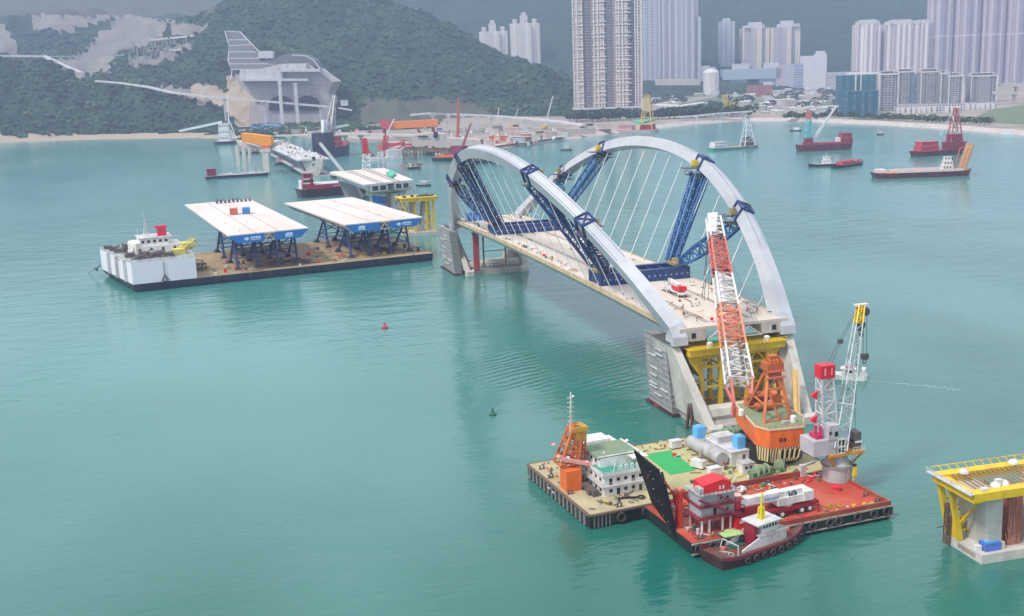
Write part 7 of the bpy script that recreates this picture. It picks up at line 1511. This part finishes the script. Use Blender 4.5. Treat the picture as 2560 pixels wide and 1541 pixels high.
for k in range(9): x = -L_*.4+k*L_*.09; m_.box(x, x+3, -3, 3, 4.2, 4.5+rr.uniform(1, 6))
obj('gear', m_, dgrey, T); house(T, fr, -L_*.2, -L_*.02, -3, 3, 4.2, 10, grey, offw, 1)
# pier heads and girders under construction
def col(px, pyb, pyt, wpx, dist=None, nm='column', mt=concl, T=None, dy=4, head=0, z0=0):
    b = P(px, pyb, z0); dd = ahead(b); t_ = D(px, pyt, dd); ww = wpx*dd/2777/2; m_ = M(F(Vector((b.x, b.y, 0)), -AZ)); m_.box(-ww, ww, 0, dy, z0-2, t_.z)
    if head: m_.box(-ww-head, ww+head, -.5, dy+.5, t_.z-3, t_.z+.5)
    return obj(nm, m_, mt, T)
T = thing('launching_gantry', 'orange launching gantry on tall pale columns at the end of the unfinished viaduct', 'gantry', P(672, 437, 0))
gz = D(672, 372, ahead(P(672, 437, 0))).z
for px, pyb, pyt, w_ in ((596, 413, 365, 9), (612, 422, 368, 9), (625, 405, 368, 7), (667, 437, 374, 16)): col(px, pyb, pyt, w_, T=T, head=2 if w_ > 10 else 0)
def wall_at(pts, dist, dep, nm, mt, T): m_ = M(); m_.ext([D(x, y, dist) for x, y in pts], rv(0, dep, 0)); return obj(nm, m_, mt, T)
gd = ahead(P(667, 437, 0))
wall_at([(602, 334), (628, 336), (676, 342), (678, 362), (660, 366), (640, 360), (605, 356)], gd+10, 16, 'orange_truss', orgy, T)
wall_at([(650, 364), (676, 366), (672, 376), (654, 376)], gd+4, 14, 'orange_leg', orgd, T)
wall_at([(590, 352), (606, 356), (660, 372), (700, 350), (704, 356), (668, 380), (600, 366)], gd+26, 12, 'platform', mat('pinkish white steel', (0, 0, 0)), T)
T = thing('box_girder_span', 'grey white box girder span ending in a bulging pale pier head at centre left', 'bridge span', P(782, 441, 0))
a0 = D(808, 388, ahead(P(782, 441, 0))); g0 = D(784, 398, ahead(P(782, 441, 0))); g1 = D(672, 352, 1620)
m_ = M(); d_ = (g1-g0).normalized(); sd_ = Vector((d_.y, -d_.x, 0))
def gsec(p, w_, h_): return [p-sd_*w_, p+sd_*w_, p+sd_*w_*.6+Vector((0, 0, -h_)), p-sd_*w_*.6+Vector((0, 0, -h_))]
for i in range(1): m_.loft([[q+Vector((0, 0, .0)) for q in (g0-sd_*17, g0+sd_*17, g0+sd_*17-Vector((0, 0, 1.6)), g0-sd_*17-Vector((0, 0, 1.6)))], [q for q in (g1-sd_*17, g1+sd_*17, g1+sd_*17-Vector((0, 0, 1.6)), g1-sd_*17-Vector((0, 0, 1.6)))]])
obj('deck_slab', m_, offw, T)
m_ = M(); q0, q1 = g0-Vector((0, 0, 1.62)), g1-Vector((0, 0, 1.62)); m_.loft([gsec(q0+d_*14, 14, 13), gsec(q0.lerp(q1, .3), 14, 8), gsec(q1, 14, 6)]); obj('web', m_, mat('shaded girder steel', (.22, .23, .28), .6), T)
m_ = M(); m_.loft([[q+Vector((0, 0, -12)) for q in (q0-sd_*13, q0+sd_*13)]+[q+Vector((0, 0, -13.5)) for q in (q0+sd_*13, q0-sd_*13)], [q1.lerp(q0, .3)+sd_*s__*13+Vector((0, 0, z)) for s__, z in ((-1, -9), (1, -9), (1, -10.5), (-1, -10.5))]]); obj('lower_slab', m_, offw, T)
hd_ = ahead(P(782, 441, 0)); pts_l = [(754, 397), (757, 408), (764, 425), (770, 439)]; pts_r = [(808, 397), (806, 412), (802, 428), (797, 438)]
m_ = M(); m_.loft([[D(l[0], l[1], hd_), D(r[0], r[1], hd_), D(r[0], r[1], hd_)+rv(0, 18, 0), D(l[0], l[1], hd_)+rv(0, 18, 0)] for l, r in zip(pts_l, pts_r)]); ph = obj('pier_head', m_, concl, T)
for x, y, r_ in ((784, 397, 4.5), (783, 412, 2.2)): m_ = M(); m_.ext([D(x-r_, y-r_, hd_-.3), D(x+r_, y-r_, hd_-.3), D(x+r_, y+r_, hd_-.3), D(x-r_, y+r_, hd_-.3)], rv(0, .25, 0)); obj('opening', m_, glass, ph)
wall_at([(762, 439), (838, 437), (838, 443), (762, 447)], hd_-2, 26, 'cap', conc, T)
T = thing('pier_crosshead', 'pale deck piece with open steel end frames on a slanting grey pier behind the segments', 'bridge span', P(880, 500, 0))
zz = 24; c4 = [P(824, 430, zz), P(960, 420, zz), P(1034, 450, zz), P(911, 462, zz)]
m_ = M(); m_.loft([[c for c in c4], [c-Vector((0, 0, 1.2)) for c in c4]]); obj('deck_slab', m_, deckm2, T)
m_ = M()
for t_ in (.28, .36, .62, .7): m_.bar(c4[0].lerp(c4[1], t_)+Vector((0, 0, .15)), c4[3].lerp(c4[2], t_)+Vector((0, 0, .15)), .8, .2)
obj('joint_strip', m_, dgrey, T)
b4 = [c-Vector((0, 0, 1.21)) for c in c4]
for t0, t1 in ((.12, .46), (.6, .92)):
    m_ = M(); q = [b4[0].lerp(b4[1], t0), b4[0].lerp(b4[1], t1), b4[3].lerp(b4[2], t1), b4[3].lerp(b4[2], t0)]; m_.loft([q, [v-Vector((0, 0, 5)) for v in q]]); gg = obj('box_girder', m_, offw, T)
    for k in range(2):
        m_ = M(); e = (q[2]-q[3])*(1/1.0); a_ = q[3]+e*(.1+k*.46); b_ = q[3]+e*(.44+k*.46); off = (q[3]-q[0]).normalized()*.15; m_.loft([[a_+off-Vector((0, 0, .7)), b_+off-Vector((0, 0, .7)), b_+off-Vector((0, 0, 4.2)), a_+off-Vector((0, 0, 4.2))], [v_+off*.5 for v_ in (a_+off-Vector((0, 0, .7)), b_+off-Vector((0, 0, .7)), b_+off-Vector((0, 0, 4.2)), a_+off-Vector((0, 0, 4.2)))]]); obj('opening', m_, glass, gg)
pd = ahead(P(880, 497, 0)); wall_at([(845, 452), (884, 462), (905, 500), (866, 500)], pd, 18, 'slanting_pier', mat('slanting pier grey', (.33, .32, .33), .8), T)
wd_ = ahead(P(970, 528, 0)); T = thing('pier_block', 'white pier block with blue panel, brown column and tan work platform', 'pier', P(970, 528, 0))
wall_at([(926, 486), (1014, 482), (1014, 520), (926, 526)], wd_, 16, 'block', ywhite, T); wall_at([(930, 490), (966, 493), (964, 512), (932, 506)], wd_-1, .8, 'blue_panel', sky_b, T); wall_at([(966, 474), (977, 474), (977, 524), (967, 522)], wd_-2, 2, 'column', brown, T)
wall_at([(914, 477), (1028, 468), (1028, 474), (914, 488)], wd_-4, 18, 'work_platform', mat('tan platform', (.6, .44, .28), .8), T)
m_ = M(); rr = random.Random(4)
for k in range(16): q = D(918+k*7, 476-k*.6, wd_-3); m_.box(q.x-1, q.x+1.4, q.y, q.y+2, q.z, q.z+rr.uniform(.5, 2.4))
obj('gear', m_, offw, T, kind='stuff'); m_ = M(); m_.bar(D(989, 512, wd_-3), D(998, 485, wd_-3), .8); obj('pole', m_, dgrey, T)
T = thing('green_sheet', 'small turquoise sheet lying on the deck piece behind the segments', 'sheet', P(975, 437, 25)); m_ = M(); m_.ext([P(x, y, 24.6) for x, y in [(965, 435), (980, 429), (990, 437), (978, 446)]], (0, 0, 1.4)); obj('cloth', m_, mat('turquoise sheet', (.08, .45, .3), .7), T)
# red and white crane towers behind it
for i, (x0, x1, y0, y1, yr, lb) in enumerate(((900, 930, 347, 424, 385, 'taller red topped white A-frame tower behind the deck piece'), (940, 963, 362, 420, 378, 'shorter pink lattice tower right of the taller red topped one'))):
    p = P((x0+x1)/2, y1+16, 0); dd = ahead(p); T = thing('lattice_tower', lb, 'crane tower', p); a_ = D(x0+6, y1, dd); b_ = D(x1-4, y1, dd); c_ = D((x0+x1)/2-4, y0, dd); mid_ = D((x0+x1)/2, yr, dd); w0 = (b_-a_).length
    m_ = M(); base = (a_+b_)/2; m_.truss(Vector((base.x, base.y, 0)), Vector((mid_.x, mid_.y, mid_.z)), w0*1.1, w0*.6, 6, 1.2, .8, w0*.7, w0*.4, up=rv(0, 1, 0)); obj('lower_mast', m_, ywhite, T)
    m_ = M(); m_.truss(mid_, c_, w0*.7, w0*.4, 4, 1.3, .8, w0*.4, w0*.3, up=rv(0, 1, 0)); m_.bar(mid_, c_, w0*.3); obj('upper_mast', m_, red if i == 0 else redp, T)
    if i == 0:
        m_ = M(); s0 = D(856, 428, dd-40); s1 = D(790, 346, dd-40); m_.truss(s0, s0.lerp(s1, .86), 2.2, 2.2, 14, .7, .5, 2, 2); m_.bar(s0, s0.lerp(s1, .86), 1.6); obj('boom', m_, ywhite, T); m_ = M(); m_.truss(s0.lerp(s1, .86), s1, 2, 2, 3, .6, .5); obj('boom_tip', m_, dgrey, T)
# yellow framed pier in the gap
T = thing('yellow_pier_frame', 'small yellow framed pier standing in the water left of the far arch foot', 'support frame', P(1054, 594, 0)); fr = F(P(1022, 592, 0), R(3)); wd = (P(1092, 588, 0)-P(1022, 592, 0)).length
m_ = M(fr); m_.ext([(-1.5, -1, -2), (wd+1, -1, -2), (wd+1, 16, -2), (-3, 16, -2)], (0, 0, 4.4)); obj('pile_cap', m_, concl, T)
m_ = M(fr)
for y in (1, 13):
    for x in (0, 5.4, wd-5.4, wd-.4): m_.bar((x, y, 2.4), (x-(1.6 if x == 0 else 0), y, 23), 1.3)
    for z in (8, 14): m_.bar((0, y, z), (5.4, y, z), .6); m_.bar((wd-5.4, y, z), (wd-.4, y, z), .6)
    m_.bar((0, y, 8), (5.4, y, 14), .5); m_.bar((5.4, y, 2.6), (0, y, 8), .5); m_.bar((wd-5.4, y, 2.6), (wd-.4, y, 14), .5)
m_.box(-4, wd+2, -1, 2.2, 22.6, 24.6); m_.box(-4, wd+2, 12, 15, 22.6, 24.6); m_.box(-4.5, wd+2.4, -1.4, 15.4, 24.62, 25.2); obj('lattice_frame', m_, yel, T)
m_ = M(fr); m_.loft([[Vector((x, y, 2.4)) for x, y in ((7, 4), (wd-7, 4), (wd-7, 10), (7, 10))], [Vector((x, y, 6)) for x, y in ((6.5, 4), (wd-6.5, 4), (wd-6.5, 10), (6.5, 10))]])
for s__ in (-1, 1): m_.loft([[Vector((wd/2+s__*.4, 4, 6)), Vector((wd/2+s__*2.0, 4, 6)), Vector((wd/2+s__*2.0, 10, 6)), Vector((wd/2+s__*.4, 10, 6))], [Vector((wd/2+s__*3.0, 4, 22)), Vector((wd/2+s__*4.6, 4, 22)), Vector((wd/2+s__*4.6, 10, 22)), Vector((wd/2+s__*3.0, 10, 22))]])
obj('concrete_vee', m_, concl, T)
m_ = M(fr); rr = random.Random(5)
for k in range(12): x = rr.uniform(-2, wd); m_.box(x, x+1.6, 2, 5, 25.2, 25.4+rr.uniform(.4, 1.4))
obj('gear', m_, dgrey, T, kind='stuff')
# ------------------------------------------------------------ construction shore between headland and bay
T = thing('orange_bridge_crane', 'long orange box girder crane carried on posts over the shore works', 'gantry crane', P(1085, 345, 5)); gd = 1750
wall_at([(952, 303), (980, 305), (1094, 299), (1096, 316), (984, 323), (953, 321)], gd, 12, 'girder', mat('gantry orange', (.72, .22, .04), .5), T); wall_at([(950, 299), (978, 302), (978, 324), (952, 322)], gd-3, 2.9, 'red_trolley', mat('coral red house', (0, 0, 0)), T)
for px, y1_ in ((963, 345), (1085, 345)): b_ = D(px, y1_, gd); t_ = D(px, 318, gd); m_ = M(); m_.box(b_.x-2, b_.x+2, b_.y, b_.y+6, -2, t_.z); obj('leg', m_, crim, T)
m_ = M(); m_.bar(D(968, 333, gd-10), D(985, 298, gd-10), 1.8); obj('white_jib', m_, ywhite, T)
viaduct('white viaduct with V piers on the shore left of the bay', [(1028, 288), (1075, 284), (1130, 286), (1240, 291), (1330, 298), (1400, 305), (1460, 314)], [1820, 1830, 1850, 1850, 1830, 1800, 1770], 14, 2.6, [((x, y), 1840-(x-1120)*.15) for x, y in ((1082, 287), (1120, 287), (1158, 288), (1193, 290), (1228, 292), (1262, 294), (1310, 298))], offw, None, 3)
viaduct('low pale jetty deck running behind the launching gantry', [(690, 340), (800, 338), (900, 336), (1010, 338), (1100, 344)], [1750, 1740, 1730, 1700, 1650], 12, 2.4, [((x, y), 1735) for x, y in ((722, 341), (862, 339), (902, 338), (990, 339))], concl)
wall_at([(0, 0), (1, 0), (1, 1)], 10, 1, 'x', concl, None) if False else None
quay = M(); quay.add([tuple(P(x, y, 4)) for x, y in [(985, 372), (1100, 378), (1165, 378), (1255, 363), (1405, 343), (1460, 330), (1000, 330), (700, 322), (690, 332), (830, 345), (960, 350)]], [list(range(11))]); bq = [P(x, y, 4) for x, y in [(690, 332), (830, 345), (960, 350), (985, 372), (1100, 378), (1165, 378)]]
for a_, b_ in zip(bq[:-1], bq[1:]): quay.quad(a_, b_, b_-Vector((0, 0, 6)), a_-Vector((0, 0, 6)))
struct('quay_ground', quay, mat('work site ground', (.42, .36, .34), .95, var=.2, scale=.05, stain=(.25, .22, .2), samt=.6, sscale=(.03, .03, .05)))
cc = random.Random(77)
pal = [offw, concl, mat('pink grey shed', (.5, .4, .38), .8), conc, rust, mat('pinkish white steel', (0, 0, 0)), mat('site blue', (.12, .2, .4), .7), crim, orgd]
wts = [5, 6, 7, 5, 4, 5, .6, .8, .4]
lbs = 'site cabin or material stack in the crowded shore works behind the arches'
for i in range(84):
    if i < 30: px = cc.uniform(600, 960); py = cc.uniform(322, 342)-(px-600)*.0
    else: px = cc.uniform(1020, 1540); lo_, hi_ = 318+max(0, (1200-px)*.03), 388-max(0, px-1180)*.16; py = cc.uniform(lo_, min(hi_-4, 378))
    p = P(px, py, 4); 
    dd = ahead(p)
    if dd > 2300: continue
    sx, sy, sz = cc.uniform(6, 26), cc.uniform(5, 12), cc.uniform(2.5, 9); T = thing('site_cabin', lbs, 'site cabin', (p.x, p.y, 4.02), -AZ+cc.uniform(-.3, .3), 'site cabins and stacks on the shore works'); fr = RM[T.name_full]; mt = cc.choices(pal, wts)[0]
    m_ = M(fr); m_.box(-sx/2, sx/2, 0, sy, 0, sz); obj('body', m_, mt, T); m_ = M(fr); m_.box(-sx/2-.4, sx/2+.4, -.4, sy+.4, sz+.01, sz+.5); obj('roof', m_, cc.choice((offw, conc, mt)), T)
T = thing('concrete_abutment', 'pinkish concrete abutment blocks with dark slots at the shore works centre', 'abutment', P(1085, 372, 4))
for pts, nm, mt in (([(1035, 338), (1080, 333), (1110, 336), (1112, 368), (1030, 366)], 'block', mat('pinkish concrete', (.52, .46, .44), .85)), ([(1112, 345), (1200, 350), (1205, 372), (1150, 384), (1108, 376)], 'block', mat('pinkish concrete', (0, 0, 0))), ([(1044, 340), (1070, 340), (1070, 343), (1044, 343)], 'slot', glass), ([(1084, 330), (1094, 330), (1094, 345), (1084, 345)], 'slot', glass)):
    wall_at(pts, 1440 if nm == 'block' else 1438, 22 if nm == 'block' else 1, nm, mt, T)
T = thing('rusty_jetty', 'brown rusty trestle jetty at the waterline left of the arch crown', 'jetty', P(1060, 382, 0))
m_ = M(); a_, b_ = P(1015, 372, 7), P(1130, 380, 7); m_.bar(a_, b_, 10, 2.5)
for k in range(14): q = a_.lerp(b_, k/13); m_.box(q.x-.6, q.x+.6, q.y-3, q.y-2, -2, 6); m_.box(q.x-2, q.x+1.5, q.y-3, q.y+2, 8.3, 8.6+cc.uniform(.5, 4))
obj('deck', m_, rust, T)
T = thing('pile_frame', 'small brown pile guide frame standing in the water by the jetty', 'pile frame', P(1025, 400, 0)); q = P(1025, 400, 0); m_ = M(); m_.truss(q+Vector((0, 0, -1)), q+Vector((0, 0, 13)), 15, 10, 2, 1.0, .7, up=(0, 1, 0)); obj('frame', m_, rust, T)
for px, yb, px2, yt, c, lb, w_ in ((1144, 345, 1147, 245, redp, 'tall thin red crawler boom over the shore works', 3.4), (1242, 312, 1247, 270, ywhite, 'short white boom right of the tall red one', 1.6), (1278, 318, 1296, 272, ywhite, 'slanting grey boom between the two white booms', 1.6), (1362, 318, 1382, 241, ywhite, 'long slanting white boom at the right of the shore works', 2.0), (960, 372, 964, 330, red, 'thin red mast beside the pink lattice tower', 2.0)):
    p = P(px, yb+6, 4); dd = ahead(p); T = thing('crawler_crane', lb, 'crane', p, 0.3); fr = RM[T.name_full]; m_ = M(fr); m_.box(-5, 5, -3, 3, 0, 1.8); obj('track', m_, dgrey, T); m_ = M(fr); m_.box(-5, 4, -2.6, 2.6, 1.81, 5.6); obj('crane_house', m_, c if c is not ywhite else yel, T)
    m_ = M(); a_ = D(px, yb, dd); b_ = D(px2, yt, dd); m_.truss(a_, b_, w_, w_, 12, w_*.24, w_*.15, w_*.6, w_*.6); m_.bar(a_, b_, w_*.3); obj('boom', m_, c, T)
T = thing('red_deck_crane', 'coral red crane jib lying low over the water behind the pink lattice tower', 'crane', P(985, 385, 0)); dd = 1400
m_ = M(); m_.bar(D(950, 372, dd), D(1012, 356, dd), 4, 4); m_.bar(D(960, 360, dd), D(1030, 362, dd), 2.4, 2.6); m_.bar(D(948, 395, dd), D(1015, 362, dd), 3, 2); m_.truss(D(958, 378, dd), D(966, 340, dd), 5, 5, 5, .9, .6); obj('jib', m_, mat('coral red house', (0, 0, 0)), T)
m_ = M(); q = P(980, 400, 0); m_.box(q.x-26, q.x+14, q.y-4, q.y+10, -1, 3.5); m_.box(q.x-6, q.x+10, q.y-2, q.y+8, 3.5, 12); obj('pontoon', m_, offw, T)
T = thing('shore_sign', 'small white hut on the hillside right of the tunnel portal', 'hut', D(862, 258, 2330)); m_ = M(); q = D(862, 262, 2330); m_.box(q.x-7, q.x+7, q.y, q.y+10, q.z-2, q.z+8); obj('wall', m_, ywhite, T); m_ = M(); m_.box(q.x-8, q.x+8, q.y-1, q.y+11, q.z+8.01, q.z+9); m_.bar(D(846, 270, 2325), D(880, 276, 2325), 3); obj('roof', m_, ywhite, T)
clutter(Matrix.Identity(4), 0, 1, 0, 1, 0, 1, .01, T, 1) if False else None
for pa, pb, ww, lb in (((686, 412), (752, 408), 14, 'low grey pontoon under the pale girder span'), ((905, 398), (985, 394), 16, 'white edged pontoon loaded with gear behind the lattice towers'), ((590, 386), (650, 383), 12, 'small grey pontoon between the derrick lighter and the tall columns'), ((1020, 424), (1052, 422), 9, 'small dark pontoon below the brown pile frame'), ((830, 446), (905, 440), 14, 'grey pontoon just behind the pale deck piece')):
    T, fr, L_ = vessel('pontoon', lb, 'pontoon', pa, pb, ww, 2.6, hullb, concl, .04, .1, .02); clutter(fr, -L_*.44, L_*.44, -ww*.4, ww*.4, 2.7, 40, 3.0, T, int(pa[0])); house(T, fr, -L_*.4, -L_*.22, -3, 3, 2.7, 8, offw, crim, 1, False)
T = thing('girder_gear', 'clutter of pale site gear along the unfinished viaduct deck at centre left', 'site gear', D(700, 350, 1500)); rr = random.Random(55); m_ = M()
for k in range(110):
    t_ = rr.random(); q = g0.lerp(g1, t_)+sd_*rr.uniform(-15, 15); z = rr.uniform(.6, 3.2); m_.c = rr.choice((1, 2, 2, 2, 2, 6)); m_.bar(q+Vector((0, 0, .1)), q+Vector((rr.uniform(-3, 3), rr.uniform(-3, 3), z)), rr.uniform(.4, 1.6))
obj('gear', m_, GEAR, T, kind='stuff')
T = thing('shore_gear', 'mixed red, white and dark plant crowding the jetty below the portal', 'site gear', P(720, 335, 4)); m_ = M(); cols_ = [redp, offw, dgrey, concl, crim, ywhite, mat('pink grey shed', (0, 0, 0)), rust]
for k in range(150):
    px = rr.uniform(580, 900) if k < 100 else rr.uniform(1000, 1420); py = rr.uniform(322, 338) if k < 100 else rr.uniform(330, 366); p = P(px, py, 4.1); m_.c = rr.randrange(8); hgt_ = rr.uniform(1.5, 9); m_.bar(p, p+Vector((rr.uniform(-4, 4), rr.uniform(-3, 3), hgt_)), rr.uniform(1, 5), rr.uniform(1, 5))
obj('plant', m_, cols_, T, kind='stuff')
T = thing('blue_tarpaulins', 'patch of blue tarpaulins below the tunnel portal', 'tarpaulin', P(660, 322, 6)); m_ = M(); m_.ext([P(x, y, 8) for x, y in [(625, 326), (650, 316), (705, 310), (712, 320), (660, 330)]], (0, 0, 4)); obj('sheet', m_, mat('tarp blue', (.07, .16, .42), .8), T)

# ------------------------------------------------------------ air
hz = bpy.data.materials.new('haze'); hz.use_nodes = True; t = hz.node_tree; t.nodes.clear()
o_ = t.nodes.new('ShaderNodeOutputMaterial'); v_ = t.nodes.new('ShaderNodeVolumePrincipled'); v_.inputs['Color'].default_value = (.50, .63, .95, 1)
v_.inputs['Density'].default_value = 1.55e-4; v_.inputs['Anisotropy'].default_value = 0
t.links.new(v_.outputs[0], o_.inputs['Volume'])
m_ = M(); m_.box(-8500, 8500, -1500, 9500, -7.5, 720)
obj('haze', m_, hz, kind='stuff')
